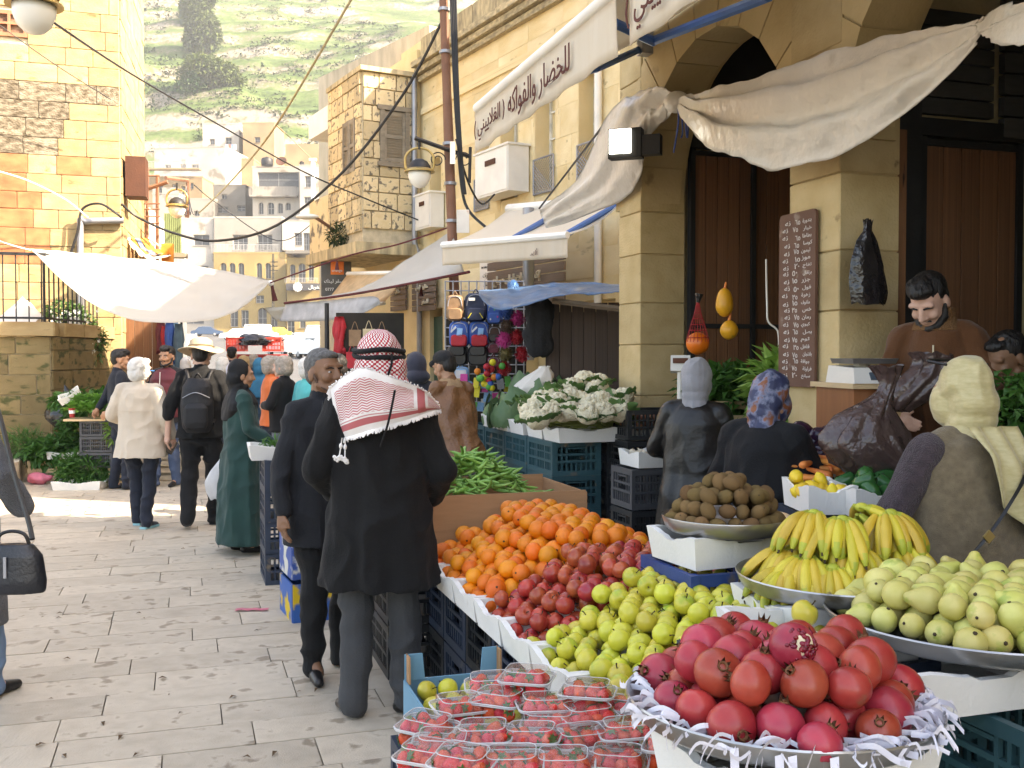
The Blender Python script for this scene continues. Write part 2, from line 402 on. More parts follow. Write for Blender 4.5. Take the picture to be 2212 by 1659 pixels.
for a, c in zip(PIERS[1:], PIERS[2:]):                   # wedge stones of the arches
    v0, v1 = a[1], c[0]; r = (v1-v0)/2; vc = (v0+v1)/2; n = 11
    for i in range(n):
        t0, t1 = pi*i/n+.006, pi*(i+1)/n-.006; bb = MB(); ro = r+rnd.uniform(.42, .5); pts = []
        for uu in (UF-.012, UF+TH*.9):
            for rr, t in ((r-.008, t0), (r-.008, t1), (ro, t1), (ro, t0)): pts.append(S(uu, vc-rr*math.cos(t), ZS+rr*math.sin(t)))
        bb.hexa(pts); bb.obj('arch_stone', m_arch, arc, fix=True)
def keep(x, z, m):
    for a, c in zip(PIERS[1:], PIERS[2:]):
        vc = (a[1]+c[0])/2
        if math.hypot((7.6-x)-vc, z+ZS+.9-ZS) < (c[0]-a[1])/2+.55: return None
    return m
stones(arc, m_arch, S(UF, 7.6, ZS+.9), -sv, V((0, 0, 1)), -pv, 5.0, .95, ch=(.34, .42), ln=(.5, .95), gap=.008, th=.012, jit=.002, pick=keep)
# rooms behind: cross walls, back wall, unseen screen added for shade
b = MB()
for v in (2.45, 4.98, 7.44): bx(b, UF+TH, 7.2, v-.11, v+.11, 0, 4.6)
b.obj('cross_wall', m_cream, arc)
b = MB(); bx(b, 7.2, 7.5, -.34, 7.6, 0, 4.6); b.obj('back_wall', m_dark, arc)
b = MB(); bx(b, UF+TH, 7.5, -.34, 7.6, 4.5, 4.7); b.obj('terrace_floor', m_arch, arc)
b = MB(); bx(b, UF, UF+.14, -.34, 7.6, 4.7, TOP); b.obj('roof_screen', m_arch, arc)  # unseen wall added above the arches to keep sun off the street
b = MB(); bx(b, UF+.05, 7.2, -.34, 7.55, .0, .18); b.obj('shop_floor', m_mort, arc)
b = MB(); bx(b, UF+TH, 9, -9, -.35, 0, TOP-.01); bx(b, UF, UF+TH+.01, -9, -.35, 0, TOP); b.obj('neighbouring_wall', m_arch, arc)
def plank_door(root, u0, u1, v, z0, z1, n, mid=True, face=-1):
    """boarded leaf standing across the opening; planks are separate pieces"""
    d = thing_part('door', root)
    w = (u1-u0)/n
    for i in range(n):
        link('plank', cham_mesh(m_wood, .05), d, S(u0+w*(i+.5), v+rnd.uniform(-.003, .003), (z0+z1)/2), (0, 0, RS), (w-.006, .035, z1-z0))
    b = MB()
    for u in (u0-.02, u1+.02): bx(b, u-.02, u+.02, v-.035, v+.02, z0, z1+.03)
    for z in (z0+.03, z1, (z0+z1)*.55): bx(b, u0-.019, u1+.019, v-.031, v-.016, z-.018, z+.018)
    b.obj('frame', m_iron, d)
    return d
def thing_part(name, root):
    o = bpy.data.objects.new(name, None); COL.objects.link(o); o.parent = root; o.empty_display_size = .05
    if root.name in WROOT: o.matrix_parent_inverse = WROOT[root.name]
    return o
plank_door(arc, 3.80, 4.30, 7.19, .2, 3.24, 5)
plank_door(arc, 4.35, 4.88, 7.21, .2, 3.24, 5)
plank_door(arc, 3.98, 4.62, 4.80, .2, 2.86, 5)
b = MB(); bx(b, 3.74, 5.2, 7.2, 7.26, 3.29, 4.6); bx(b, 4.92, 5.6, 7.2, 7.25, .2, 3.29); b.obj('fanlight', m_dark, arc)  # near-black sheets stand in for the unlit room above and beside the door
b = MB(); bx(b, 3.76, 3.92, 4.74, 4.86, .2, 3.3); bx(b, 3.9, 5.4, 4.78, 4.86, 2.9, 3.0); b.obj('door_post', m_iron, arc)
b = MB(); bx(b, 3.72, 3.79, 4.70, 4.72, .18, 2.9); b.obj('jamb_board', m_wood, arc)
bl = thing_part('shop_sign', arc)
m_slat = M('grey_slat', (.055, .055, .055), .6, var=.15, na=.2, bump=.15)
for i in range(7): link('slat', cham_mesh(m_slat, .06), bl, S(5.1, 4.80, 2.98+i*.125), (0, 0, RS), (1.15, .05, .115))
m_gold = M('cream_letters', (.72, .63, .45), .5, var=0, na=.05, bump=0)
writing('lettering', 'حي', m_gold, bl, .30, S(4.98, 4.755, 3.17), pv, V((0, 0, 1)), .03, height=.34)
# roller shutter behind the arch heads
for v in (4.82,):
    for i in range(6): link('slat', cham_mesh(m_slat, .06), thing_part('roller_shutter', arc) if i == 0 else bpy.data.objects['roller_shutter'], S(4.18, v+.02, 3.08+i*.1), (0, 0, RS), (.62, .04, .09))
# ================================================================ yellow building with tall windows
d2 = V((-.480, .877, 0)); ex2 = -d2; P2 = V((1.41, 13, 0)); n2 = V((-.877, -.480, 0))
m_yel = M('yellow_limestone', (.66, .50, .24), .88, var=.08, c2=(.82, .69, .44), ns=1.3, bump=.25, bs=18, spots=((.42, .33, .18), 2.2, .66), detail=6)
m_stain = M('weathered_stone', (.24, .20, .13), .95, var=.15, c2=(.60, .49, .29), ns=3, stretch=(3, 3, .6), bump=.5, bs=25, contrast=.2)
m_cut = M('worn_pale_stone', (.60, .47, .26), .9, var=.25, c2=(.72, .58, .36), ns=3, bump=.4, spots=((.16, .135, .10), 3.0, .56))
yb = thing('stone_house', 'long yellow limestone house with tall upper windows and stained cornice', 'building', P2, 0, world=True)
PF = P2 + d2*6.3; O2 = V((PF.x, PF.y, 0)); LW = 8.6            # facade runs to the picture right, behind the arcade
def yh(x0, x1, z0, z1, a=False): return (pl(x0, 500, O2, ex2)[0], pl(x1, 500, O2, ex2)[0], z0, z1, a)
YW = [yh(1028, 1058, 4.05, 5.6), yh(1082, 1120, 4.05, 5.6), yh(1156, 1199, 4.05, 5.6), yh(1250, 1300, 4.05, 5.6), yh(929, 953, 3.95, 5.2, True), yh(1392, 1450, 4.05, 5.6)]
YD = [yh(868, 886, .05, 2.3), yh(1130, 1330, .05, 2.4), yh(928, 956, .05, 2.5)]
facade(yb, m_yel, O2, ex2, LW, 7.35, YW+YD, .26)
m_pane = M('dark_pane', (.10, .11, .11), .15, var=.2, na=.3, bump=0, spec=.6)
m_blind = M('stone_infill', (.55, .44, .25), .9, var=.12, ns=2, bump=.3)
m_fr = M('white_window_frame', (.70, .68, .62), .6, var=.06, bump=.1)
for i, k in enumerate(YW):
    window(yb, O2, ex2, k, .26, m_fr, m_blind if i in (0, 1, 4) else m_pane, bars=(1, 3) if i not in (0, 1, 4) else (0, 0), fw=.04)
    if i in (0, 2, 3, 5):                          # diamond grille over the lower part
        g = thing_part('grille', yb); gb = MB(); x0, x1 = k[0], k[1]; z0, z1 = 4.0, 4.5
        Q = lambda x, z: O2 + ex2*x + V((0, 0, z)) + n2*.03
        for a, c in (((x0, z0), (x1, z0)), ((x1, z0), (x1, z1)), ((x1, z1), (x0, z1)), ((x0, z1), (x0, z0))): gb.tube([Q(*a), Q(*c)], .014, 6)
        n = 9
        for j in range(-n, n):
            for sg in (1, -1):
                pts = []
                for t in np.linspace(0, 1, 24):
                    x = lerp(x0, x1, t); z = z0+(j/n+sg*t*.9)*(z1-z0)*1.0
                    if z0 <= z <= z1: pts.append(Q(x, z))
                if len(pts) > 1: gb.tube([pts[0], pts[-1]], .006, 4)
        gb.obj('lattice', m_steel, g)
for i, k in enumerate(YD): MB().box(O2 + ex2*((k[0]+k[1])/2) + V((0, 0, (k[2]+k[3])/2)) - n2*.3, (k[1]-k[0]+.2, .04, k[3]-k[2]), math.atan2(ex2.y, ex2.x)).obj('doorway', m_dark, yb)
b = MB()      # side and top masses
b.hexa([O2-n2*.27, O2+ex2*LW-n2*.27, O2+ex2*LW-n2*7, O2-n2*7] + [q+V((0, 0, 7.3)) for q in (O2-n2*.27, O2+ex2*LW-n2*.27, O2+ex2*LW-n2*7, O2-n2*7)]); b.obj('house_body', m_yel, yb)
ang2 = math.atan2(ex2.y, ex2.x)
for z, dd, hh in ((6.62, .10, .09), (6.74, .17, .10), (6.86, .24, .10)):      # moulded cornice in lengths
    x = 0
    while x < LW:
        l = min(1.1, LW-x); link('cornice_stone', cham_mesh(m_stain, .04), yb, O2 + ex2*(x+l/2) + V((0, 0, z)) + n2*dd/2, (0, 0, ang2), (l-.008, dd, hh)); x += l
stones(yb, m_stain, O2 + V((0, 0, 6.95)), ex2, V((0, 0, 1)), n2, LW, .42, ch=(.38, .42), ln=(.7, 1.1), gap=.01, th=.06)
stones(yb, m_yel, O2 + V((0, 0, 2.7)), ex2, V((0, 0, 1)), n2, LW, 3.9, ch=(.36, .44), ln=(.6, 1.0), holes=[(k[0]-.01, k[1]+.01, k[2]-2.7, k[3]-2.7) for k in YW], gap=.006, th=.01, jit=.001)
link('string_course', cham_mesh(m_yel, .04), yb, O2 + ex2*LW/2 + V((0, 0, 6.05)) + n2*.02, (0, 0, ang2), (LW, .05, .12))
pp = MB().tube([O2+ex2*(pl(1302, 200, O2, ex2)[0])+n2*.07+V((0, 0, z)) for z in (2.3, 6.3)], .05, 10).obj('drainpipe', m_white, yb, smooth=60)
# ================================================================ house with the stone bay jutting over the street
C3 = V((-2.64, 18.1, 0)); A3 = C3 - n2*1.05; ANG3 = ang2
ob = thing('bay_house', 'old stone house with a shuttered bay jutting over the street', 'building', C3, 0, world=True)
Z0, Z1 = 3.66, 6.67
k3 = (.38, .80, 5.12-Z0, 6.02-Z0)
pan = -n2                                                   # along the near end face, to the picture right
b = MB(); e3 = C3 + d2*1.75
b.hexa([C3+V((0, 0, Z0)), A3+V((0, 0, Z0)), A3+d2*1.75+V((0, 0, Z0)), e3+V((0, 0, Z0)), C3+V((0, 0, Z1)), A3+V((0, 0, Z1)), A3+d2*1.75+V((0, 0, Z1)), e3+V((0, 0, Z1))]); b.obj('bay_wall', m_mort, ob)
stones(ob, m_cut, C3+V((0, 0, Z0+.25))-d2*.02, pan, V((0, 0, 1)), -d2, 1.05, Z1-Z0-.25, ch=(.26, .34), ln=(.2, .45), holes=[(k3[0], k3[1], k3[2]-.25, k3[3]-.25)], gap=.022, th=.06)
stones(ob, m_cut, e3+V((0, 0, Z0+.2))+n2*.02, -d2, V((0, 0, 1)), n2, 1.75, Z1-Z0-.2, ch=(.24, .32), ln=(.22, .45), holes=[(.85, 1.5, 1.1, 2.05)], gap=.022, th=.06)
b = MB(); b.box(lerp(C3, A3, .5)+d2*1.3+n2*.06+V((0, 0, Z0-.1)), (2.9, 1.3, .2), ang2); b.obj('bay_floor', m_stain, ob)
b = MB(); b.box(lerp(C3, A3, .5)+d2*2.35+n2*.0+V((0, 0, Z1-.45)), (1.2, 1.15, .45), ang2); b.obj('roof_slab', m_white, ob)
b = MB(); b.box(lerp(C3, A3, .5)+d2*.83+V((0, 0, Z1+.04)), (1.9, 1.2, .08), ang2); b.obj('coping', m_stain, ob)
b = MB(); b.hexa([A3+n2*-.001, A3-n2*6, A3-n2*6+d2*4, A3+d2*4] + [q+V((0, 0, 7.2)) for q in (A3, A3-n2*6, A3-n2*6+d2*4, A3+d2*4)]); b.obj('wall', m_yel, ob)
m_shut = M('weathered_grey_wood', (.20, .165, .12), .85, var=.12, c2=(.33, .28, .21), ns=3, stretch=(2, 2, 6), bump=.2)
def shutter(root, O, ex, w, h, n=16):
    sh = thing_part('shutter', root); ez = V((0, 0, 1)); en = V(ex).cross(ez); Rm = Matrix((V(ex), -en, ez)).transposed(); b = MB()
    for x in (.03, w-.03): b.box(O+ex*x+ez*(h/2), (.06, .05, h), Rm=Rm)
    for z in (.04, h*.5, h-.04): b.box(O+ex*(w/2)+ez*z-en*.002, (w-.1, .045, .07), Rm=Rm)
    b.obj('frame', m_shut, sh); tl = Rm @ Matrix.Rotation(R(28), 3, 'X')
    for i in range(n):
        z = lerp(.1, h-.1, i/(n-1))
        if abs(z-h*.5) > .05: link('slat', cham_mesh(m_shut, .1), sh, O+ex*(w/2)+ez*z, tl.to_euler(), (w-.12, .012, h/n*.95))
    return sh
f = C3 - d2*.03 + V((0, 0, Z0))
b = MB(); Rm = Matrix((pan, d2, V((0, 0, 1)))).transposed()
for x in (k3[0]-.03, k3[1]+.03): b.box(f+pan*x+V((0, 0, (k3[2]+k3[3])/2)), (.08, .1, k3[3]-k3[2]+.16), Rm=Rm)
for z in (k3[2]-.05, k3[3]+.05): b.box(f+pan*((k3[0]+k3[1])/2)+V((0, 0, z)), (k3[1]-k3[0]+.24, .12, .08), Rm=Rm)
b.obj('window_frame', m_shut, ob)
shutter(ob, f+pan*k3[0]+V((0, 0, k3[2])), pan, k3[1]-k3[0], k3[3]-k3[2])
so_ = e3+n2*.04+V((0, 0, Z0+1.3))
shutter(ob, so_-d2*.86, -d2, .32, .95, 14); shutter(ob, so_-d2*1.2, -d2, .3, .95, 14)
# low balcony parapet further along, with its slab
b = MB(); q0 = C3+d2*1.75
b.box(q0+d2*.6-n2*.02+V((0, 0, 4.2)), (1.2, .12, 1.1), ang2); b.obj('balcony_parapet', m_cut, ob)
pts = [A3+n2*.1-d2*.1+V((0, 0, z)) for z in (6.7, 5, 3.7)] + [A3+n2*.02-d2*.12+V((0, 0, 3.5)), A3+n2*.02-d2*.12+V((0, 0, 1))]
MB().tube(pts, .05, 10).obj('drainpipe', m_steel, ob, smooth=60)
# plastered parapet of the house behind
b = MB(); q = W(880, 200, 25); b.box((q.x+1.2, 25.5, 4.2), (5.2, 5, 9.0), ang2+.15)
tag(b.obj('plastered_house', M('grey_render', (.42, .37, .28), .95, ns=2, stretch=(2, 2, .5), bump=.3)), 'plain house with streaked grey rendered parapet behind the yellow house', 'building')

# unseen block added behind the shops to shade the street
rh = thing('rear_house', 'unseen stone block added behind the arcade to shade the street', 'building', S(7.5, 10.5), 0, world=True)
b = MB(); bx(b, 5.8, 12, 7.62, 12.5, 0, 8.0); b.obj('wall', m_arch, rh)
b = MB(); bx(b, 5.8, 9, 7.62, 9.6, 8.21, 8.75); b.obj('stair_tower', m_arch, rh)  # raised part added to shorten the sun band on the paving
b = MB(); bx(b, 5.75, 12.1, 7.62, 12.6, 8.0, 8.2); b.obj('roof', m_stain, rh)
# ================================================================ tall stone house on the left
CL = V((-6.5, 17, 0)); exl = pv; LL = 5.2; OL = CL - exl*LL; HL = 11.5
m_hon = M('amber_limestone', (.33, .22, .10), .88, var=.14, c2=(.45, .34, .18), ns=2.0, bump=.35, bs=18, spots=((.22, .14, .06), 2.6, .64), detail=6)
m_red = M('reddish_stained_stone', (.30, .10, .045), .9, var=.15, c2=(.40, .20, .09), ns=2.5, bump=.35)
m_rub = M('crumbling_rubble', (.09, .07, .045), .98, var=.2, c2=(.27, .23, .17), ns=5, bump=1.0, bs=16, contrast=.15)
lh = thing('corner_house', 'tall amber stone house at the street corner with patched plaster', 'building', CL, 0, world=True)
def lpx(x, y): return pl(x, y, OL, exl)
b = MB(); back = V((-.306, .952, 0))
sd_ = V((-.241, .970, 0)); LS = 3.6                        # street side of the house
c4 = [OL+exl*0-V((0, 0, 0)), CL, CL+sd_*LS, OL+sd_*LS]
b.hexa(c4 + [q+V((0, 0, HL)) for q in c4]); b.obj('wall', m_mort, lh)
rgx = [lpx(x, y) for x, y in ((150, 330), (262, 180), (92, 560), (205, 322), (262, 212), (180, 330))]
def pickl(x, z, m):
    if z < lpx(0, 182)[1] and z > lpx(0, 330)[1] and x < lpx(150, 300)[0]: return m_rub
    if lpx(0, 215)[1] < z < lpx(0, 178)[1]: return m_rub
    if lpx(0, 570)[1] < z < lpx(0, 330)[1] and x < lpx(90 if z < lpx(0, 360)[1] else 190, 400)[0]: return m_red if rnd.random() < .85 else m
    return m
wn = (lpx(-20, 50)[0], lpx(60, 50)[0], lpx(0, 78)[1], lpx(0, 22)[1])
stones(lh, m_hon, OL, exl, V((0, 0, 1)), exl.cross(V((0, 0, 1))), LL, HL, ch=(.27, .31), ln=(.34, .72), gap=.010, th=.07, holes=[wn], pick=pickl, rg=random.Random(3))
stones(lh, m_hon, CL, sd_, V((0, 0, 1)), sd_.cross(V((0, 0, 1))), LS, HL, ch=(.27, .31), ln=(.4, .8), gap=.010, th=.05, holes=[(.5, 1.9, 0, 2.5)], rg=random.Random(4))
window(lh, OL-exl.cross(V((0, 0, 1)))*-.2, exl, wn, .17, M('rusty_window', (.30, .13, .07), .7), M('brick_infill', (.30, .14, .09), .9), bars=(1, 1), fw=.06)
b = MB(); nl = exl.cross(V((0, 0, 1)))
t0 = lpx(175, 480); t1 = lpx(268, 478)
b.tube(cat_curve([OL+exl*t0[0]+nl*.12+V((0, 0, z)) for z in (0, 2, t0[1]-.1)] + [OL+exl*(t0[0]+.08)+nl*.12+V((0, 0, t0[1]))] + [OL+exl*(t1[0])+nl*.12+V((0, 0, t1[1]))], 4), .055, 10)
b.obj('drainpipe', m_steel, lh, smooth=60)
# boarded door leaf swung out from the side of the house
d0 = CL + sd_*.35
dl = thing_part('door', lh); ax = V((.97, .24, 0))
for i in range(4): link('plank', cham_mesh(m_wood, .05), dl, d0+ax*(.09+i*.14)+V((0, 0, 1.25)), (0, 0, math.atan2(ax.y, ax.x)), (.134, .04, 2.5))
b = MB()
for x in (-.01, .59): b.box(d0+ax*x+V((0, 0, 1.25))-V((0, .03, 0)), (.04, .05, 2.52), math.atan2(ax.y, ax.x))
for z in (.05, 1.2, 2.48): b.box(d0+ax*.29+V((0, 0, z))-V((0, .035, 0)), (.56, .03, .04), math.atan2(ax.y, ax.x))
b.obj('frame', m_iron, dl)
m_rust = M('rusty_plate', (.085, .03, .014), .75, var=.1, ns=4, bump=.2)
q = W(284, 380, 17.1); b = MB(); b.box((q.x, 17.35, q.z), (.32, .5, .66), .25); tag(b.obj('sign_box', m_rust), 'blank rusty brown box sign on the corner of the amber house', 'sign')
# ================================================================ low garden wall with railing
m_moss = M('mossy_block', (.20, .145, .065), .95, var=.16, c2=(.27, .205, .10), ns=2.2, bump=.5, spots=((.07, .075, .025), 2.4, .56))
PW = W(112, 960, 14.4); PW.z = 0; ow = PW - exl*2.2
lw = thing('garden_wall', 'low mossy block wall topped with an iron railing', 'wall', PW, 0, world=True)
zt = W(112, 728, 14.4).z; b = MB(); bk = V((-.05, .998, 0))
b.hexa([ow, PW, PW+bk*2.4, ow+bk*2.4] + [q+V((0, 0, zt)) for q in (ow, PW, PW+bk*2.4, ow+bk*2.4)]); b.obj('wall_core', m_mort, lw)
stones(lw, m_moss, ow, exl, V((0, 0, 1)), exl.cross(V((0, 0, 1))), 2.2, zt, ch=(.27, .31), ln=(.35, .8), gap=.012, th=.06, rg=random.Random(8))
stones(lw, m_moss, PW, bk, V((0, 0, 1)), bk.cross(V((0, 0, 1))), 2.4, zt, ch=(.27, .31), ln=(.35, .8), gap=.012, th=.06, rg=random.Random(9))
x = 0
for l in (.62, .80, .82): link('coping_stone', cham_mesh(m_hon, .05), lw, ow+exl*(x+l/2)+V((0, 0, zt+.11))+bk*.14, (0, 0, RS), (l-.01, .5, .2)); x += l
for i in range(3): link('coping_stone', cham_mesh(m_hon, .05), lw, PW+bk*(.78+i*.75)+V((-.16, 0, zt+.11)), (0, 0, math.atan2(bk.y, bk.x)), (.74, .42, .2))
zr = W(0, 550, 14.5).z; rl = thing_part('railing', lw); z0 = zt+.21
e0, e1 = ow+exl*0+bk*.12, PW+bk*.12-exl*.12
b = MB(); b.box(lerp(e0, e1, .5)+V((0, 0, zr)), ((e1-e0).length+.06, .06, .04), RS); b.box(lerp(e0, e1, .5)+V((0, 0, z0+.06)), ((e1-e0).length, .03, .03), RS); b.obj('rail', m_iron, rl)
for i in range(13):
    p = e0.lerp(e1, (i+.4)/12.6); MB().tube([p+V((0, 0, z0)), p+V((0, 0, zr))], .010, 6).obj('bar', m_iron, rl)
f1 = e1+bk*2.1; b = MB(); b.box(lerp(e1, f1, .5)+V((0, 0, zr)), (.06, 2.1, .04), .05); b.box(lerp(e1, f1, .5)+V((0, 0, z0+.06)), (.03, 2.1, .03), .05); b.obj('rail', m_iron, rl)
for i in range(13):
    p = e1.lerp(f1, i/12); MB().tube([p+V((0, 0, z0)), p+V((0, 0, zr))], .012 if i else .02, 6).obj('bar', m_iron, rl)
m_sheet = M('white_sheet', (.70, .66, .60), .8, var=.03, na=.1, bump=.1)
b = MB(); pk = W(58, 648, 15.6)
b.sheet([[W(5+(i*8.5), 0, 15.6) * 0 + V((W(5+i*8.5, 700, 15.6).x, 15.2+.1*j, z0-.02+max(0, (1-abs(i-6)/6.5))**.8*.45*math.sin(pi*j/6)+.03*fbm((i*.3, j*.4, 0), 1))) for i in range(12)] for j in range(7)])
tag(b.obj('crumpled_sheet', m_sheet, smooth=180), 'crumpled white sheet lying behind the railing on the garden wall', 'sheet')
# raised kerb in front of the wall
b = MB(); k0, k1 = G(40, 1048), G(-60, 1075); 
b.hexa([k1, k0, G(75, 1000)+V((0, 0, 0)), W(-30, 960, 15)*V((1, 1, 0)).to_3d().x if False else V((PW.x-2.4, 14.1, 0))] + [q+V((0, 0, .30)) for q in (k1, k0, G(75, 1000), V((PW.x-2.4, 14.1, 0)))])
tag(b.obj('kerb', m_slab, fix=True), kind='structure')
# ================================================================ leaves
def leaf_mesh_add(b, c, d, up, l, w, m=0, fold=.25):
    """one pointed leaf of four triangles"""
    d, up = V(d).normalized(), V(up); s_ = d.cross(up)
    s_ = s_.normalized() if s_.length > 1e-5 else V((1, 0, 0)); nn = s_.cross(d)
    p0, p1, p2 = V(c), V(c)+d*l*.5+nn*l*.06, V(c)+d*l-nn*l*.12
    b.add([p0, p1+s_*w/2+nn*w*fold, p2, p1-s_*w/2+nn*w*fold, p1], [(0, 4, 1), (4, 2, 1), (0, 3, 4), (4, 3, 2)], m)
def crown(ells, n, l, w, rg, outward=.6, shell=.55):
    """leaf-sized faces spread through ellipsoids (centre, radii)"""
    b = MB(); vol = [e[1][0]*e[1][1]*e[1][2] for e in ells]; tot = sum(vol)
    for (c, r), v in zip(ells, vol):
        for i in range(int(n*v/tot)+1):
            while True:
                q = V((rg.uniform(-1, 1), rg.uniform(-1, 1), rg.uniform(-1, 1)))
                if shell < q.length < 1 or (q.length < 1 and rg.random() < .2): break
            if noise.noise(V((q.x*2+c[0]*3, q.y*2+c[1], q.z*2.4))) < -.28: continue
            P = V(c)+V((q.x*r[0], q.y*r[1], q.z*r[2])); d = (q.normalized()*outward+V((rg.uniform(-1, 1), rg.uniform(-1, 1), rg.uniform(-.8, .8))))
            leaf_mesh_add(b, P, d, V((rg.uniform(-.6, .6), rg.uniform(-.6, .6), 1)), l*rg.uniform(.7, 1.3), w*rg.uniform(.7, 1.3))
    return b
m_leaf = trans_cloth('green_leaf', (.055, .12, .03), .3, r=.55, var=0, c2=(.11, .21, .05), ns=9, bump=0)
m_dleaf = trans_cloth('dark_leaf', (.035, .085, .028), .25, r=.5, var=0, c2=(.08, .16, .045), ns=9, bump=0)
m_bark = M('bark', (.12, .085, .055), .95, ns=9, bump=.6)
rg = random.Random(21)
pc = W(160, 735, 16.2); vp = thing('climbing_shrub', 'leafy shrub with white blossom climbing behind the mossy wall', 'shrub', (pc.x, pc.y, 0))
E1 = [((0, 0, pc.z+.1), (.36, .3, .45)), ((.12, 0, pc.z-.25), (.3, .25, .3)), ((-.15, -.05, pc.z+.42), (.3, .25, .2)), ((.3, 0, pc.z), (.22, .2, .25))]
crown(E1, 2600, .085, .05, rg).obj('foliage', m_leaf, vp)
m_flo = M('white_blossom', (.85, .85, .80), .6, var=0, na=.05, bump=0); b = MB()
for i in range(230):
    e = E1[rg.choice((0, 0, 1))]; t = rg.uniform(-1, 1); P = V(e[0])+V((rg.gauss(0, .5)*e[1][0], -e[1][1]*rg.uniform(.7, 1.05), t*e[1][2]*.8))
    for k in range(5): leaf_mesh_add(b, P, V((math.cos(k*1.26), -.3, math.sin(k*1.26))), V((0, -1, 0)), .03, .024)
b.obj('blossom', m_flo, vp)
MB().tube(cat_curve([(0, .1, 0), (.05, .1, .8), (-.04, .05, 1.5), (0, 0, pc.z)], 4), [.03]*12+[.015], 7).obj('stem', m_bark, vp)
# ================================================================ things further along the left side
m_grn = M('green_shutter', (.16, .20, .09), .7, var=.08, ns=4, bump=.1)
gs = thing('shuttered_house', 'narrow house with a green corrugated shutter beside the corner house', 'building', W(360, 800, 23), 0, world=True)
q0, q1 = W(315, 768, 21.5), W(404, 768, 29); b = MB(); hgt = W(345, 452, 22.5).z
b.hexa([V((q0.x-3, q0.y, 0)), V((q0.x, q0.y, 0)), V((q1.x, q1.y, 0)), V((q1.x-3, q1.y, 0))] + [V((p[0], p[1], hgt)) for p in ((q0.x-3, q0.y), (q0.x, q0.y), (q1.x, q1.y), (q1.x-3, q1.y))]); b.obj('wall', M('bleached_plaster', (.80, .76, .66), .9, ns=2, na=.12, bump=.2), gs)
ss = thing_part('shutter', gs); sx = V((q1.x-q0.x, q1.y-q0.y, 0)).normalized()
for i in range(9):
    p = W(351+i*4.1, 505, 22.6); link('slat', cham_mesh(m_grn, .1), ss, (p.x+.06, p.y, p.z), (0, 0, .2), (.036, .05, .9))
link('ledge', cham_mesh(m_shut, .06), gs, W(366, 552, 22.4), (0, 0, .2), (.75, .3, .1))
m_orange_c = trans_cloth('orange_canvas', (.75, .34, .07), .3, r=.8, var=.03, bump=.05)
m_bluec = trans_cloth('slate_blue_canvas', (.14, .19, .30), .25, r=.8, var=.03, bump=.05)
oa = thing('striped_awning', 'tattered orange and blue awning on the side of the corner house', 'awning', W(310, 540, 18.5), 0, world=True)
a0, a1, a2, a3 = W(266, 503, 17.6), W(300, 497, 20.5), W(372, 548, 19.8), W(320, 556, 17.4)
for i, (lo_, hi_, mt) in enumerate(((0, .38, m_orange_c), (.41, .62, m_bluec), (.66, .8, m_orange_c), (.84, 1, m_canvas))):
    b = MB(); b.sheet([[a1.lerp(a0, lerp(lo_, hi_, r/3)).lerp(a2.lerp(a3, lerp(lo_, hi_, r/3)), t/8) - V((0, 0, .12*math.sin(pi*t/8)+.03*math.sin(t*2+i))) for t in range(9)] for r in range(4)], thick=.006); b.obj('canvas_strip', mt, oa, smooth=180)
b = MB()
for p, q in ((a0, a3), (a1, a2), (a3, a2), (a0, a1)): b.tube([p-V((0, 0, .03)), q-V((0, 0, .03))], .02, 6)
b.obj('frame', m_white, oa)
MB().box(W(362, 555, 19.6), (.22, .1, .5), .2).obj('end_board', m_orange_c, oa)
m_pole = M('rust_pole', (.16, .075, .045), .75, var=.08, ns=4, c2=(.24, .12, .075), bump=.15)
br = thing('pipe_bracket', 'rusty pipe frame with rungs sticking out of the corner house', 'bracket', W(320, 440, 20), 0, world=True); b = MB()
for x, y0, y1 in ((318, 362, 610), (340, 378, 600)): b.tube([W(x, y0, 20.3), W(x, y1, 20.3)], .035, 6)
for y in (380, 402, 440, 452, 468, 482): b.tube([W(300, y, 20.2), W(345, y, 20.2)], .015, 5)
b.tube([W(303, 413, 19.8), W(362, 393, 19.8)], .04, 6)
b.obj('pipework', m_pole, br)
wp = thing('cable_post', 'short brown post carrying a tangle of overhead cables', 'post', W(407, 470, 27), 0, world=True)
MB().tube([W(407, 388, 27), W(404, 470, 27)], .06, 7).obj('post', m_pole, wp)
MB().tube([W(358, 384, 26), W(407, 390, 27)], .05, 6).obj('crossarm', m_pole, wp)
b = MB()
for i in range(5): b.tube(sag(W(405+i, 395+i*9, 27), W(370+i*14, 470-i*4, 26), .25, 8), .012, 4)
b.obj('cable', m_iron, wp)
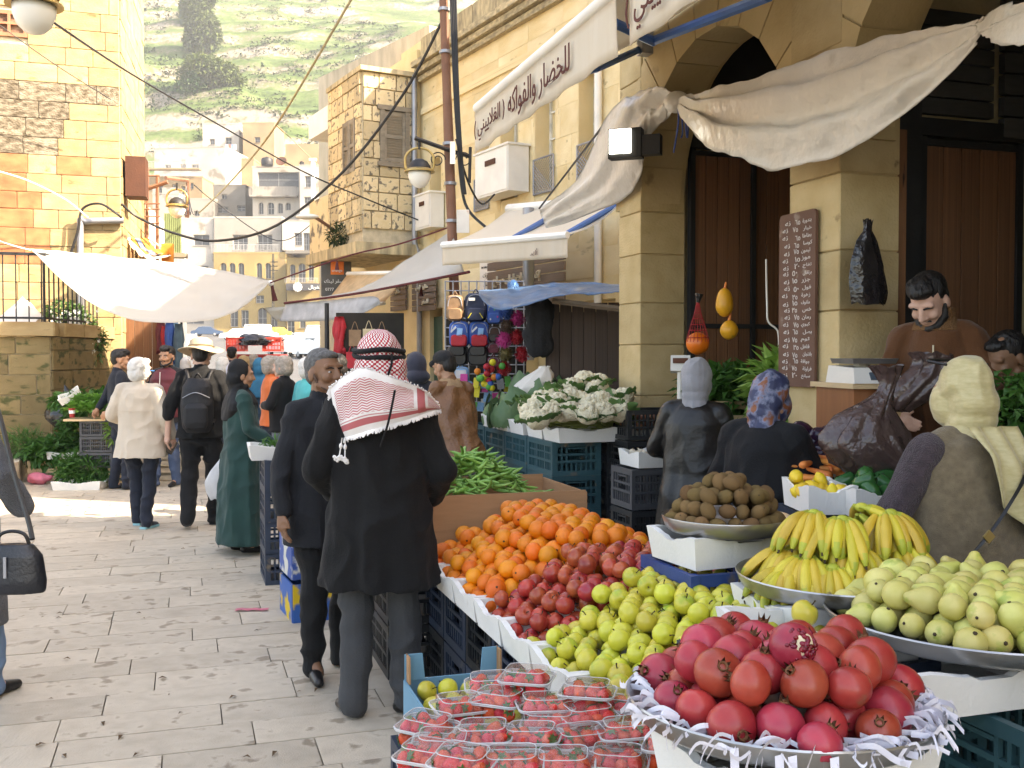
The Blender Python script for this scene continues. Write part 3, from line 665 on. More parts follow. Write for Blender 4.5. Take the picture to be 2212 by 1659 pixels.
# ================================================================ far houses across the square
m_wh = M('whitewash', (.31, .285, .245), .9, var=.28, ns=.25, c2=(.42, .39, .345), bump=.1, spots=((.19, .17, .14), .35, .58))
m_gry = M('grey_concrete', (.19, .175, .15), .95, var=.1, ns=.3, bump=.1, spots=((.15, .14, .12), .3, .60))
m_tan = M('tan_plaster', (.29, .21, .12), .92, var=.06, ns=.25, bump=.1)
m_fyel = M('ochre_stone', (.30, .22, .09), .92, var=.05, ns=.3, bump=.1, spots=((.27, .19, .09), .4, .63))
m_hole = M('dim_opening', (.07, .075, .08), .3, var=.3, na=.3, bump=0)
m_ffr = M('grey_joinery', (.35, .35, .34), .7, var=.1, bump=0)
XF = V((1, 0, 0))
def house(name, label, x0, y0, x1, y1, D, mt, wins=(), dep=9, skew=0, rail=(), base=None, par=.25, bars=(1, 1)):
    """box house whose front fills x0..x1, y0..y1; wins = (x0, y0, x1, y1[, arched]) become real openings"""
    A, B = W(x0, y1, D), W(x1, y0, D); ex = V((math.cos(skew), math.sin(skew), 0)); w = (B.x-A.x)/math.cos(skew); zb = min(A.z, gz(D))-1 if base is None else A.z+base
    O = V((A.x, D, zb)); h = B.z-zb; r = thing(name, label, 'building', V((A.x+w/2, D, zb)), 0, world=True); hs = []
    for k in wins:
        a, c = W(k[0], k[3], D), W(k[2], k[1], D); hs.append(((a.x-A.x), (c.x-A.x), a.z-zb, c.z-zb, len(k) > 4))
    facade(r, mt, O, ex, w, h, hs, .45)
    for k in hs: window(r, O, ex, k, .40, m_ffr, m_hole, bars=bars if k[1]-k[0] > 1 else (1, 0), fw=.09, sill=mt if k[1]-k[0] > .7 else None)
    ey = V((-ex.y, ex.x, 0)); b = MB(); P = lambda x, y, z: O+ex*x+ey*y+V((0, 0, z))
    b.add([P(w, 0, 0), P(w, dep, 0), P(w, dep, h), P(w, 0, h), P(0, 0, 0), P(0, dep, 0), P(0, dep, h), P(0, 0, h)], [(0, 1, 2, 3), (5, 4, 7, 6), (1, 5, 6, 2)]); b.obj('side_wall', mt, r)
    b = MB(); b.box(P(w/2, dep/2, h-.05), (w-.02, dep-.02, .1), skew); b.obj('roof', m_gry, r)
    if par:
        b = MB()
        for c, s_ in ((P(w/2, .1, h+par/2), (w+.2, .26, par)), (P(w-.05, dep/2, h+par/2), (.26, dep-.3, par)), (P(.05, dep/2, h+par/2), (.26, dep-.3, par))): b.box(c, s_, skew)
        b.obj('parapet', mt, r)
    for k in rail:                                             # balcony: x0, y_top, x1, y_bottom
        a, c = W(k[0], k[3], D), W(k[2], k[1], D); g = thing_part('balcony', r); wb = c.x-a.x; zz = a.z; hb = c.z-a.z
        MB().box((a.x+wb/2, D-.7, zz-.12), (wb, 1.4, .24)).obj('balcony_floor', mt, g)
        bb = MB(); bb.box((a.x+wb/2, D-1.36, zz+hb), (wb, .06, .07))
        n = int(wb/.22)
        for i in range(n+1): bb.box((a.x+wb*i/n, D-1.36, zz+hb/2), (.05 if len(k) < 5 else .14, .05, hb))
        bb.obj('balustrade', m_ffr if len(k) < 5 else mt, g)
    return r
house('civic_house', 'long ochre house with arched windows under a white balcony storey', 463, 548, 617, 738, 160, m_fyel, [(476+i*19.2, 568, 489+i*19.2, 602, 1) for i in range(3)] + [(554, 568, 566, 602, 1), (573, 568, 585, 602, 1)] + [(497, 670, 514, 706), (521, 670, 537, 706), (557, 665, 576, 709, 1), (585, 674, 599, 706), (552, 638, 570, 655)], 12, base=-1)
house('balcony_house', 'white upper storey with tall windows above the ochre arches', 463, 471, 608, 547, 161.5, m_wh, [(503, 507, 535, 540), (556, 507, 588, 540)], 12, base=0, rail=[(463, 530, 607, 548)], bars=(2, 1))
house('pale_house', 'pale flat house with one wide window left of the ochre arches', 384, 473, 462, 738, 162, m_wh, [(418, 507, 452, 530), (418, 574, 450, 584), (392, 640, 440, 700)], 12, base=-1)
gh = house('cafe_house', 'ochre cafe house with three arched windows and a dark sign band', 620, 560, 706, 738, 157, m_fyel, [(626, 571, 638, 606, 1), (644, 569, 660, 611, 1), (666, 571, 678, 606, 1), (614+6, 692, 636, 720), (647, 690, 660, 709)], 12, base=-1, rail=[(620, 602, 690, 612)])
m_band = M('charcoal_sign', (.06, .06, .065), .7, var=0, bump=0)
m_lit = M('white_letters', (.80, .80, .78), .6, var=0, na=.02, bump=0)
a, c = W(618, 627, 155.4), W(706, 612, 155.4)
sb = MB().box(((a.x+c.x)/2, 155.6, (a.z+c.z)/2), (c.x-a.x, .3, c.z-a.z)).obj('sign_band', m_band, gh)
writing('lettering', 'الغربال', m_lit, sb, 1.9, W(680, 621, 155.3), XF, V((0, 0, 1)), .05)
def emblem(x, y, r, D, root):
    b = MB(); c = W(x, y, D)
    for k in range(12):
        t = k*pi/6; p = c+V((math.cos(t)*r*.72, 0, math.sin(t)*r*.72)); b.box(p, (r*.42, .06, r*.3), Rm=Matrix.Rotation(-t, 3, 'Y'))
    b.lathe([(0, -.03), (r*.62, -.03), (r*.62, .03), (0, .03)], 14, c, Rm=Matrix.Rotation(pi/2, 3, 'X'))
    return b.obj('emblem', m_lit, root)
emblem(643, 620, .75, 155.2, gh)
b = MB(); a, c = W(618, 548, 156), W(700, 541, 156); b.box(((a.x+c.x)/2, 156.3, (a.z+c.z)/2), (c.x-a.x, 1.6, c.z-a.z)); b.obj('canopy', m_gry, gh)
h5 = house('upper_cafe_house', 'white house with tall glazed doors above the cafe arches', 610, 478, 712, 541, 160, m_wh, [(636, 503, 652, 530), (655, 503, 671, 541)], 12, base=0, bars=(2, 2))
e = emblem(627, 536, .72, 159.6, h5)
writing('emblem_mark', 'xxxx', M('red_mark', (.55, .05, .05), .6, bump=0), e, .8, W(627, 536, 159.2), XF, V((0, 0, 1)), .02)
house('grey_house', 'grey weathered house with a dark wide window below the loggia', 461, 402, 530, 472, 172, m_gry, [(468, 446, 492, 460), (512, 444, 530, 456), (478, 420, 490, 430)], 9, base=-8)
lg = house('loggia_house', 'white house with open loggia, balustrade and four arched openings', 546, 362, 648, 472, 168, m_wh, [(557, 372, 645, 404), (558, 437, 569, 463, 1), (578, 437, 592, 463, 1), (600, 438, 611, 461, 1), (617, 438, 628, 454, 1)], 10, base=-8, rail=[(543, 406, 644, 424, 1)])
house('white_tower_house', 'tall white house with small barred window behind the bay', 648, 359, 735, 478, 165, m_wh, [(659, 380, 674, 404), (697, 384, 707, 400), (657, 425, 675, 445)], 10, base=-8, bars=(2, 2))
house('ruined_house', 'roofless tan stone ruin with one arched opening below the hill', 617, 311, 702, 366, 192, m_tan, [(646, 348, 657, 364, 1)], 8, base=-10, par=0)
house('low_white_house', 'small white house with one square window among the cables', 385, 431, 462, 475, 170, m_wh, [(419, 456, 431, 467)], 8, base=-6)
house('terrace_house', 'beige house with railed terrace and row of small windows', 322, 384, 437, 440, 176, m_tan, [(340, 400, 352, 415), (372, 398, 384, 412), (405, 395, 418, 408), (392, 402, 400, 420)], 9, base=-8, rail=[(322, 352, 436, 366)])
house('bright_house', 'bright white block house with blank walls above the terrace', 334, 322, 491, 402, 184, m_wh, [(357, 356, 371, 370), (392, 356, 405, 368), (418, 357, 434, 369)], 11, skew=-.12, base=-6)
house('laundry_house', 'white house with washing on the line under the hill', 438, 268, 516, 330, 205, m_wh, [(487, 297, 500, 312), (453, 300, 464, 312), (448, 315, 470, 328)], 8, base=-10)
house('tan_house', 'plain tan house with a single dark window under the hill', 525, 267, 592, 350, 203, m_tan, [(550, 296, 562, 308)], 9, base=-10)
house('mid_house', 'beige house with small orange shutter below the tan house', 492, 345, 548, 405, 190, m_tan, [(498, 374, 512, 386)], 8, base=-8)
house('side_house', 'narrow white house squeezed beside the green shutters', 330, 420, 386, 480, 168, m_wh, [(338, 405, 350, 418)], 8, base=-8)
# washing lines, tanks and dishes on the far houses
m_cl = [M('cloth_'+n, c, .9, var=0, bump=0) for n, c in (('white', (.8, .8, .8)), ('rust', (.4, .15, .1)), ('blue', (.2, .3, .5)))]
for i, x in enumerate((490, 496, 502, 508)):
    p = W(x, 318, 203.5); tag(MB().box(p, (.5, .04, 1.1)).obj('hung_cloth', m_cl[i % 3]), '%s washing on the line under the laundry house' % ('first white', 'rusty red', 'blue', 'last white')[i], 'cloth', 'washing under the hill')
def dish(x, y, D, r, mt, lab):
    c = W(x, y, D); t = thing('satellite_dish', lab, 'dish', c-V((0, 0, r)))
    b = MB(); b.lathe([(0, 0), (r*.5, r*.06), (r, r*.25), (r, r*.28), (r*.5, r*.1), (0, .05)], 14, (0, 0, r), Rm=Matrix.Rotation(R(60), 3, 'X')); b.obj('bowl', mt, t, smooth=60)
    MB().tube([(0, 0, 0), (0, .1, r)], .06, 6).obj('stand', m_ffr, t)
dish(608, 350, 166, .9, m_rust, 'rusty satellite dish on the loggia house roof')
dish(345, 337, 181, .7, m_ffr, 'grey satellite dish on the bright white house')
for i, x in enumerate((341, 357, 372)): dish(x, 318, 186, .5, m_wh, 'small white satellite dish on the bright house roof edge' if i == 0 else 'small white satellite dish, %s along the roof edge' % ('second' if i == 1 else 'third'))
p = W(577, 350, 165); tk = thing('water_tank', 'black water tank on the loggia house roof', 'tank', p-V((0, 0, .6)))
MB().lathe([(0, 0), (.9, 0), (.95, .1), (.95, 1.0), (.8, 1.2), (.25, 1.3), (.25, 1.4), (0, 1.4)], 14).obj('barrel', m_iron, tk, smooth=50)
# poles
b = MB(); p0, p1 = W(694, 236, 120), W(694, 330, 120); b.tube([p1-V((0, 0, 12)), p0], .09, 6); tag(b.obj('flag_pole', m_white), 'thin white pole standing against the green hillside', 'pole')
b = MB(); b.tube([W(676, 347, 100)-V((0, 0, 10)), W(676, 347, 100)], .22, 8); b.box(W(676, 345, 100), (.7, .4, .25)); tag(b.obj('light_mast', m_white), 'pale lighting mast rising in front of the white houses', 'mast')
pl_ = thing('utility_pole', 'dark latticed utility pole in front of the ochre arches', 'pole', G(590, 745, 3.5), 0, world=True)
b = MB()
for dx in (-.12, .12): b.tube([W(590, 745, 120)+V((dx, 0, 0)), W(590, 548, 120)+V((dx*.6, 0, 0))], .05, 5)
for i in range(14): b.tube([W(590, 560+i*9, 120)+V((-.14, 0, 0)), W(590, 568+i*9, 120)+V((.14, 0, 0))], .03, 4)
b.obj('mast', m_iron, pl_)
b = MB()
for y in (566, 575, 584): b.tube([W(583, y, 120), W(600, y, 120)], .05, 5)
b.obj('crossarm', m_iron, pl_)
# ================================================================ hillside
m_hill = bpy.data.materials.new('hill_grass'); m_hill.use_nodes = True
t = m_hill.node_tree; n = t.nodes; L = t.links.new; bs = n['Principled BSDF']; bs.inputs['Roughness'].default_value = .95; bs.inputs['Specular IOR Level'].default_value = .1
ge = n.new('ShaderNodeNewGeometry'); tc = n.new('ShaderNodeTexCoord'); mp = n.new('ShaderNodeMapping'); mp.inputs['Scale'].default_value = (.035, .06, .16); L(tc.outputs['Object'], mp.inputs[0])
n1 = n.new('ShaderNodeTexNoise'); n1.inputs['Scale'].default_value = 1.6; n1.inputs['Detail'].default_value = 8; n1.inputs['Roughness'].default_value = .65; L(mp.outputs[0], n1.inputs['Vector'])
n2_ = n.new('ShaderNodeTexNoise'); n2_.inputs['Scale'].default_value = .9; n2_.inputs['Detail'].default_value = 6; n2_.inputs['Roughness'].default_value = .7; L(tc.outputs['Object'], n2_.inputs['Vector'])
cr = n.new('ShaderNodeValToRGB'); el = cr.color_ramp.elements; el[0].position = .36; el[0].color = (.024, .042, .016, 1); el[1].position = .66; el[1].color = (.24, .22, .18, 1)
for p_, c_ in ((.45, (.055, .085, .028, 1)), (.52, (.085, .125, .042, 1)), (.58, (.125, .12, .075, 1))): e_ = el.new(p_); e_.color = c_
mx = n.new('ShaderNodeMixRGB'); mx.inputs[0].default_value = .5; L(n1.outputs[0], mx.inputs[1]); L(n2_.outputs[0], mx.inputs[2])
sx = n.new('ShaderNodeSeparateXYZ'); L(ge.outputs['Normal'], sx.inputs[0]); mr = n.new('ShaderNodeMapRange'); mr.inputs[1].default_value = .80; mr.inputs[2].default_value = .45; mr.inputs[3].default_value = -.02; mr.inputs[4].default_value = .22; L(sx.outputs[2], mr.inputs[0])
ad = n.new('ShaderNodeMath'); ad.operation = 'ADD'; L(mx.outputs[0], ad.inputs[0]); L(mr.outputs[0], ad.inputs[1]); L(ad.outputs[0], cr.inputs[0]); L(cr.outputs[0], bs.inputs['Base Color'])
def hz(x, D):
    z = np.interp(D, [185, 215, 250, 330, 430, 560, 800], [8, 30, 56, 104, 156, 222, 330])
    w_ = 2.4*fbm((x*.012, D*.012, 0), 1, 4)*4
    s_ = (z+w_)/9.0; fr = s_-math.floor(s_); st = math.floor(s_) + (fr*.35 if fr < .72 else .252+(fr-.72)/.28*.748)
    return lerp(z+w_, st*9.0, .75) + 1.3*fbm((x*.06, D*.06, 3), 1, 3)
b = MB(); Ds = list(np.linspace(185, 480, 190)) + list(np.linspace(490, 800, 40))
b.sheet([[V((xn*D/2200, D, hz(xn*D/2200, D))) for xn in np.linspace(-1500, 900, 230)] for D in Ds])
hill = tag(b.obj('hill', m_hill, smooth=180), kind='structure')
def onhill(x, y):
    D = 190
    while D < 780:
        p = W(x, y, D)
        if p.z < hz(p.x, D): return p
        D += 1
    return W(x, y, 600)
# scrub on the slope: one uncountable mass
rg = random.Random(31); b = MB()
for i in range(2600):
    x, y = rg.uniform(250, 1120), rg.uniform(-15, 330)
    if noise.noise(V((x*.012, y*.03, 1.5))) < -.05: continue
    p = onhill(x, y); s_ = rg.uniform(.3, .8)*(1.8 if rg.random() < .10 else 1)
    for k in range(14):
        q = V((rg.gauss(0, 1.5), rg.gauss(0, .6), abs(rg.gauss(0, .5))))*s_
        leaf_mesh_add(b, p+q, V((rg.uniform(-1, 1), rg.uniform(-1, 1), rg.uniform(-.1, 1))), V((0, 0, 1)), s_*rg.uniform(.7, 1.2), s_*.65)
m_scrub = M('scrub_green', (.018, .036, .012), .8, var=0, c2=(.05, .085, .026), ns=.4, bump=0)
tag(b.obj('scrub', m_scrub), 'low green scrub growing over the hillside', 'scrub', kind='stuff')
m_pine = trans_cloth('pine_green', (.075, .115, .03), .25, r=.8, var=0, c2=(.14, .18, .055), ns=.5, bump=0)
def tree(name, label, x, ybase, ells, n, lf, mt, D=None, trunk=.35, seed=1):
    rg = random.Random(seed); p = onhill(x, ybase) if D is None else W(x, ybase, D); sc = p.y/2200
    t = thing(name, label, 'tree', p); E_ = []
    for (ex_, ey_, rx, ry) in ells: E_.append((((ex_-x)*sc, 0, (ybase-ey_)*sc), (rx*sc, rx*sc*.8, ry*sc)))
    crown(E_, n, lf, lf*.5, rg, .5, .35).obj('crown', mt, t)
    b = MB(); hz_ = E_[0][0][2]; b.tube(cat_curve([(0, 0, -.5), (trunk*.5, 0, hz_*.5), (E_[0][0][0], 0, hz_)], 4), [trunk*(1-.06*i) for i in range(9)], 7)
    b.obj('trunk', m_bark, t)
    for e in E_[1:]: MB().tube([(0, 0, max(.2, e[0][2]*.5)), e[0]], [trunk*.5, trunk*.2], 5).obj('branch', m_bark, t)
    return t
tree('pine_tree', 'tall pale green pine rising at the top of the hillside', 432, 118, [(430, 40, 30, 46), (418, 15, 24, 32), (446, 70, 30, 34), (420, 85, 22, 26), (440, -10, 26, 24)], 9000, 1.7, m_pine, seed=2)
tree('bushy_tree', 'rounded green tree below the tall pine', 450, 190, [(440, 150, 42, 30), (475, 160, 40, 26), (415, 165, 30, 22), (500, 175, 30, 18)], 6000, 1.3, m_pine, seed=3)
tree('dark_bush', 'dark bushy tree at the foot of the rounded tree', 425, 200, [(420, 178, 22, 18), (398, 190, 18, 13)], 1200, 1.3, m_dleaf, seed=5)
tree('bare_tree', 'grey leafless tree above the bay house', 790, 168, [(790, 140, 30, 22), (815, 150, 20, 16)], 900, 1.1, M('grey_twig', (.30, .29, .23), .9, var=0, bump=0), seed=6)
tree('cypress_tree', 'narrow dark cypress beside the tall pine', 402, 60, [(402, 20, 10, 34)], 1300, 1.5, m_dleaf, seed=8)
house('hilltop_house', 'white house with railed balcony at the top of the hill', 318, 10, 395, 62, 395, m_wh, [(345, 18, 368, 42)], 12, base=-20, rail=[(318, 40, 395, 50)])
house('hilltop_block', 'plain white block high on the slope beside the pole', 985, -30, 1090, 22, 430, m_wh, [(1010, 4, 1040, 18)], 12, base=-25)
house('hillside_hut', 'low white hut on the hillside above the steps', 328, 70, 358, 118, 360, m_wh, [(336, 90, 346, 102)], 8, base=-15)
house('ridge_row', 'long pale house row along the top of the slope', 560, -60, 720, 8, 470, m_wh, [(580, -10, 600, 4), (640, -10, 660, 4)], 12, base=-20)
# ================================================================ cars in the square
m_tyre = M('tyre_rubber', (.02, .02, .02), .9, var=0, bump=0)
m_glass = M('car_glass', (.05, .07, .09), .08, var=0, bump=0, spec=.8)
def car(name, label, P, rz, col, van=False, L_=4.3):
    t = thing(name, label, 'car', P, rz, 'cars in the square'); mt = M('paint_%.2f_%.2f_%.2f' % col, col, .25, var=0, na=.05, bump=0, coat=.5)
    hh = 1.85 if van else 1.42; wd_ = 1.72
    prof = [(-.5, .28), (-.5, .62), (-.47, .80), (-.38, .86), (-.30 if not van else -.46, .90 if not van else 1.0), (-.17 if not van else -.40, hh-.04), (.10 if not van else .2, hh), (.24 if not van else .30, hh-.06), (.35, .90), (.47, .80), (.5, .6), (.5, .28)]
    b = MB(); n = len(prof); rows = []
    for k, (yy, ins) in enumerate(((-.5, .1), (-.46, .0), (.46, .0), (.5, .1))):
        rows.append([V((x*L_*(1-.02*ins), yy*wd_*(1 - (.16 if z > .95 else 0)), lerp(z, .6, ins))) for x, z in prof])
    b.sheet(rows, close=True); b.add(rows[0], [tuple(range(n))]); b.add(rows[-1], [tuple(reversed(range(n)))])
    b.obj('body', mt, t, smooth=35, fix=True)
    g0, g1 = prof[4][0]*L_+.12, prof[8][0]*L_-.12
    for sg in (-1, 1):
        MB().prism([(g0+.25, sg*.385*wd_*1.115, .95), (g1-.1, sg*.385*wd_*1.115, .95), (g1-.62, sg*.385*wd_*1.11, hh-.12), (g0+.75 if not van else g0+.3, sg*.385*wd_*1.11, hh-.12)], (0, sg*.012, 0)).obj('side_window', m_glass, t)
        for wx in (-.31, .31):
            w_ = MB().lathe([(0, -.1), (.30, -.1), (.31, 0), (.30, .1), (0, .1)], 14, (wx*L_, sg*.44*wd_, .31), Rm=Matrix.Rotation(pi/2, 3, 'X')).obj('wheel', m_tyre, t)
            MB().lathe([(0, -.11), (.17, -.11), (.17, .11), (0, .11)], 10, (wx*L_, sg*.44*wd_, .31), Rm=Matrix.Rotation(pi/2, 3, 'X')).obj('rim', m_ffr, w_)
        MB().box((L_*.485, sg*.6, .66), (.08, .3, .13)).obj('headlight', m_white, t)
    MB().prism([(g1+.02, -.62, .93), (g1+.02, .62, .93), (g1-.52, .55, hh-.1), (g1-.52, -.55, hh-.1)], (.03, 0, .02)).obj('windscreen', m_glass, t)
    return t
def gp(x, D): p = W(x, 768, D); return V((p.x, D, gz(D)))
car('parked_car', 'dark blue saloon car parked side-on across the square', gp(448, 148), pi, (.03, .06, .12))
car('parked_car', 'white estate car behind the red handcart', gp(520, 120), 0, (.75, .75, .75), L_=4.6)
car('parked_car', 'white estate car further along beyond the red cart', gp(562, 128), .1, (.75, .75, .75), True, 4.4)
car('parked_car', 'yellow taxi in front of the ochre doors', gp(597, 135), .2, (.75, .48, .05))
car('parked_car', 'white car facing the street by the awning post', gp(652, 84), -1.2, (.76, .76, .75))
car('parked_car', 'white minibus parked beyond the awning post', gp(700, 112), .3, (.76, .77, .78), True, 4.6)
car('parked_car', 'silver car in glaring sun right of the cart', gp(622, 70), -1.0, (.6, .62, .65))
car('parked_car', 'grey car half hidden behind the clothes rack', gp(404, 78), -1.3, (.35, .38, .4))
car('parked_car', 'white car at the far right of the square', gp(690, 66), -.9, (.7, .7, .7))
# ================================================================ awnings, sheets, lamps, cables, signs
def drape(name, mt, parent, top, bot, nu=40, nv=12, fold=.03, freq=9, bulge=0, thick=.004, seed=0, smooth=180, wrinkle=.012):
    """cloth between two edge curves, with folds and fine wrinkles"""
    A, B = cat_curve(top, 12), cat_curve(bot, 12)
    at = lambda C, t: C[min(int(t*(len(C)-1)), len(C)-2)].lerp(C[min(int(t*(len(C)-1)), len(C)-2)+1], t*(len(C)-1)-min(int(t*(len(C)-1)), len(C)-2))
    rows = []
    for j in range(nv+1):
        s_ = j/nv; row = []
        for i in range(nu+1):
            t = i/nu; p = at(A, t).lerp(at(B, t), s_)
            q = V((0, -1, .25))
            w = fold*math.sin(freq*s_*pi+2.3*math.sin(t*3+seed)+t*4)*math.sin(pi*min(1, max(0, t)))**.5*(.3+.7*math.sin(pi*s_)) + bulge*math.sin(pi*s_)*math.sin(pi*t)
            w += wrinkle*fbm((t*9+seed*3, s_*5, seed), 1, 3)
            row.append(p + q*w)
        rows.append(row)
    b = MB(); b.sheet(rows, thick=thick); return b.obj(name, mt, parent, smooth=smooth)
# --- two awnings with writing over the arcade
def awning(label, va, vb, text, arms):
    t = thing('shop_awning', label, 'awning', S(UF, (va+vb)/2, 4.05), 0, 'awnings over the fruit shop', world=True)
    uf, zf, zw = 2.02, 3.44, 4.08
    rows = [[S(lerp(UF-.02, uf, j/10), lerp(va, vb, i/20), lerp(zw, zf, j/10)-.04*math.sin(pi*j/10)) for i in range(21)] for j in range(11)]
    b = MB(); b.sheet(rows, thick=.005); b.obj('canvas', m_canvas, t, smooth=180)
    MB().tube([S(uf, va-.04, zf), S(uf, vb+.04, zf)], .035, 10).obj('front_bar', m_white, t, smooth=60)
    rows = [[S(uf-.005-.012*math.sin(i*.9)*j/5, lerp(va, vb, i/40), zf-.02-.3*j/5) for i in range(41)] for j in range(6)]
    b = MB(); b.sheet(rows, thick=.003); vl = b.obj('valance', m_canvas, t, smooth=180)
    for txt, w_, c_, h_ in (text or ()): writing('lettering', txt, m_brown, vl, w_, S(uf-.03, lerp(va, vb, c_), zf-.185), -sv, V((0, 0, 1)), .004, height=h_)
    for p, q in arms: MB().tube([p, q], .026, 8).obj('folding_arm', m_blue, t)
    for v in (va-.1, vb+.1): MB().box(S(UF-.04, v, 4.0), (.12, .1, .16), RS).obj('wall_bracket', m_steel, t)
    return t
awning('cream awning with long brown Arabic writing beside the pole', 7.15, 4.62, [('للخضار والفواكه', 1.1, .56, .19), ('( الغلاييني )', .72, .17, .16)], [(W(1140, 184, 6.5), W(1290, 148, 7.1)), (W(1290, 148, 7.1), W(1388, 104, 7.8))])
awning('cream awning with brown Arabic writing cut by the picture top', 4.45, 1.95, [('( الغلاييني )', .75, .15, .2)], [(W(1328, 50, 5.2), W(1412, 90, 5.6)), (W(1412, 88, 5.6), W(1660, -8, 4.5))])
# --- tied-up white tarpaulin along the arcade
m_tarp = M('dull_white_tarpaulin', (.58, .53, .46), .34, var=0, c2=(.66, .61, .54), ns=2.5, bump=.7, bs=13, spots=((.42, .37, .31), 3, .62), spec=.5)
kA, kB = W(1462, 208, 7.1), W(2108, 48, 4.2)
tp = thing('tied_tarpaulin', 'long white tarpaulin gathered into folds and tied under the arches', 'tarpaulin', kA, 0, world=True)
drape('cloth', m_tarp, tp, [kA, W(1530, 200, 6.5), W(1700, 150, 5.7), W(1900, 88, 4.9), kB], [W(1466, 232, 7.0), W(1520, 308, 6.3), W(1630, 352, 5.75), W(1735, 355, 5.4), W(1880, 296, 4.9), W(2020, 190, 4.5), W(2112, 95, 4.2)], 90, 40, .10, 5.2, .16, seed=2, wrinkle=.055)
drape('cloth', m_tarp, tp, [kB, W(2150, 25, 4.0), W(2300, -10, 3.6)], [W(2112, 70, 4.2), W(2150, 92, 3.95), W(2300, 88, 3.6)], 24, 14, .05, 3, .08, seed=4, wrinkle=.03)
drape('cloth', m_tarp, tp, [kA, W(1420, 192, 7.3), W(1370, 200, 7.6), W(1310, 250, 8.0), W(1250, 380, 8.6), W(1165, 455, 9.3)], [W(1458, 235, 7.1), W(1440, 255, 7.2), W(1400, 300, 7.4), W(1382, 380, 7.6), W(1330, 440, 8.2), W(1180, 492, 9.2)], 60, 28, .085, 4.4, .12, seed=7, wrinkle=.06)
b = MB(); b.ball(kA-V((0, 0, .04)), (.09, .09, .075), 12, 8); b.obj('knot', m_tarp, tp, smooth=180)
for k in range(3): MB().tube(cat_curve([kA+V((.02*k, -.05, -.06)), kA+V((.03*k, -.07, -.2-.05*k)), kA+V((.05*k-.03, -.06, -.4+.1*k))], 5), .006, 5).obj('cord', M('blue_cord', (.05, .10, .35), .6, bump=0), tp)
# --- floodlight, lit
m_lamp = bpy.data.materials.new('floodlight_glow'); m_lamp.use_nodes = True; pb = m_lamp.node_tree.nodes['Principled BSDF']; pb.inputs['Emission Color'].default_value = (.93, 1, .98, 1); pb.inputs['Emission Strength'].default_value = 3.0
fl = thing('floodlight', 'black floodlight shining white under the tied tarpaulin', 'floodlight', W(1348, 308, 7.3), -.35)
MB().box((0, .06, 0), (.24, .10, .21)).obj('housing', m_iron, fl); MB().box((-.03, .003, .012), (.155, .012, .17)).obj('lamp_glass', m_lamp, fl)
MB().tube([(0, .12, .05), (.2, .3, -.02)], .012, 6).obj('bracket', m_iron, fl)
MB().box((.19, .06, -.02), (.13, .09, .14)).obj('ballast_box', m_iron, fl)
# --- big lower awning beside the pole
lo = thing('shop_awning', 'wide cream awning with plain valance over the bag stall', 'awning', W(1150, 520, 12), 0, world=True)
fL, fR, bL, bR = W(956, 530, 11.6), W(1226, 508, 10.4), W(1100, 452, 14.0), W(1350, 432, 11.4)
b = MB(); b.sheet([[bL.lerp(bR, i/16).lerp(fL.lerp(fR, i/16), j/10)-V((0, 0, .07*math.sin(pi*j/10))) for i in range(17)] for j in range(11)], thick=.006); b.obj('canvas', m_canvas, lo, smooth=180)
MB().tube([fL, fR], .04, 8).obj('front_bar', m_white, lo)
b = MB(); b.sheet([[fL.lerp(fR, i/40)-V((0, .01+.012*math.sin(i*1.1)*j/5, .02+.21*j/5)) for i in range(41)] for j in range(6)], thick=.003); vl = b.obj('valance', m_canvas, lo, smooth=180)
ed = (fR-fL).normalized(); writing('lettering', 'أكـ', m_brown, vl, .1, fL.lerp(fR, .75)-V((0, .04, .15)), ed, V((0, 0, 1)), .003)
for f in (.52, .93): MB().tube([bL.lerp(bR, f+.05)-V((0, 0, .02)), fL.lerp(fR, f)-V((0, -.05, .03))], .035, 8).obj('folding_arm', m_blue, lo)
MB().box(bR+V((.02, -.05, .02)), (.16, .3, .2), RS).obj('cassette_end', m_white, lo)
MB().tube([bL, bR], .07, 10).obj('cassette', m_white, lo)
# --- white sheets stretched across the street
m_sun = trans_cloth('sun_bleached_sheet', (.66, .64, .58), .5, r=.75, var=0, c2=(.74, .72, .67), ns=1.5, bump=.2, bs=12)
sh1 = thing('sun_sheet', 'white sheet slung over the street from the garden railing', 'sheet', W(320, 620, 14), 0, world=True)
drape('cloth', m_sun, sh1, [W(66, 538, 14.6), W(240, 553, 15.4), W(420, 574, 16.0), W(582, 605, 16.2)], [W(72, 543, 14.4), W(120, 592, 13.8), W(190, 650, 13.2), W(280, 690, 13.0), W(390, 697, 13.2), W(470, 688, 13.7), W(530, 660, 14.6), W(580, 612, 16.0)], 60, 16, .03, 4, -.18, seed=1, wrinkle=.06)
MB().tube(sag(W(66, 540, 14.5), W(-40, 505, 13.6), .02), .012, 5).obj('rope', m_white, sh1)
MB().ball(W(585, 612, 16.1), .05, 8, 6).obj('tie_ball', m_white, sh1)
MB().tube([W(587, 616, 16.1), W(594, 650, 16.1)], [.02, .045], 6).obj('tassel', M('dark_red_tassel', (.08, .02, .02), .9, bump=0), sh1)
sh2 = thing('sun_sheet', 'bright white sheet sloping from the pole down to a rope', 'sheet', W(820, 600, 14), 0, world=True)
rp = [W(1003, 590, 11.5), W(900, 610, 12.3), W(760, 636, 13.4), W(615, 655, 14.6)]
drape('cloth', m_sun, sh2, [W(975, 498, 14.6), W(880, 560, 15.2), W(780, 622, 15.8), W(640, 650, 16.2)], rp, 40, 12, .03, 3, -.1, seed=5, wrinkle=.05)
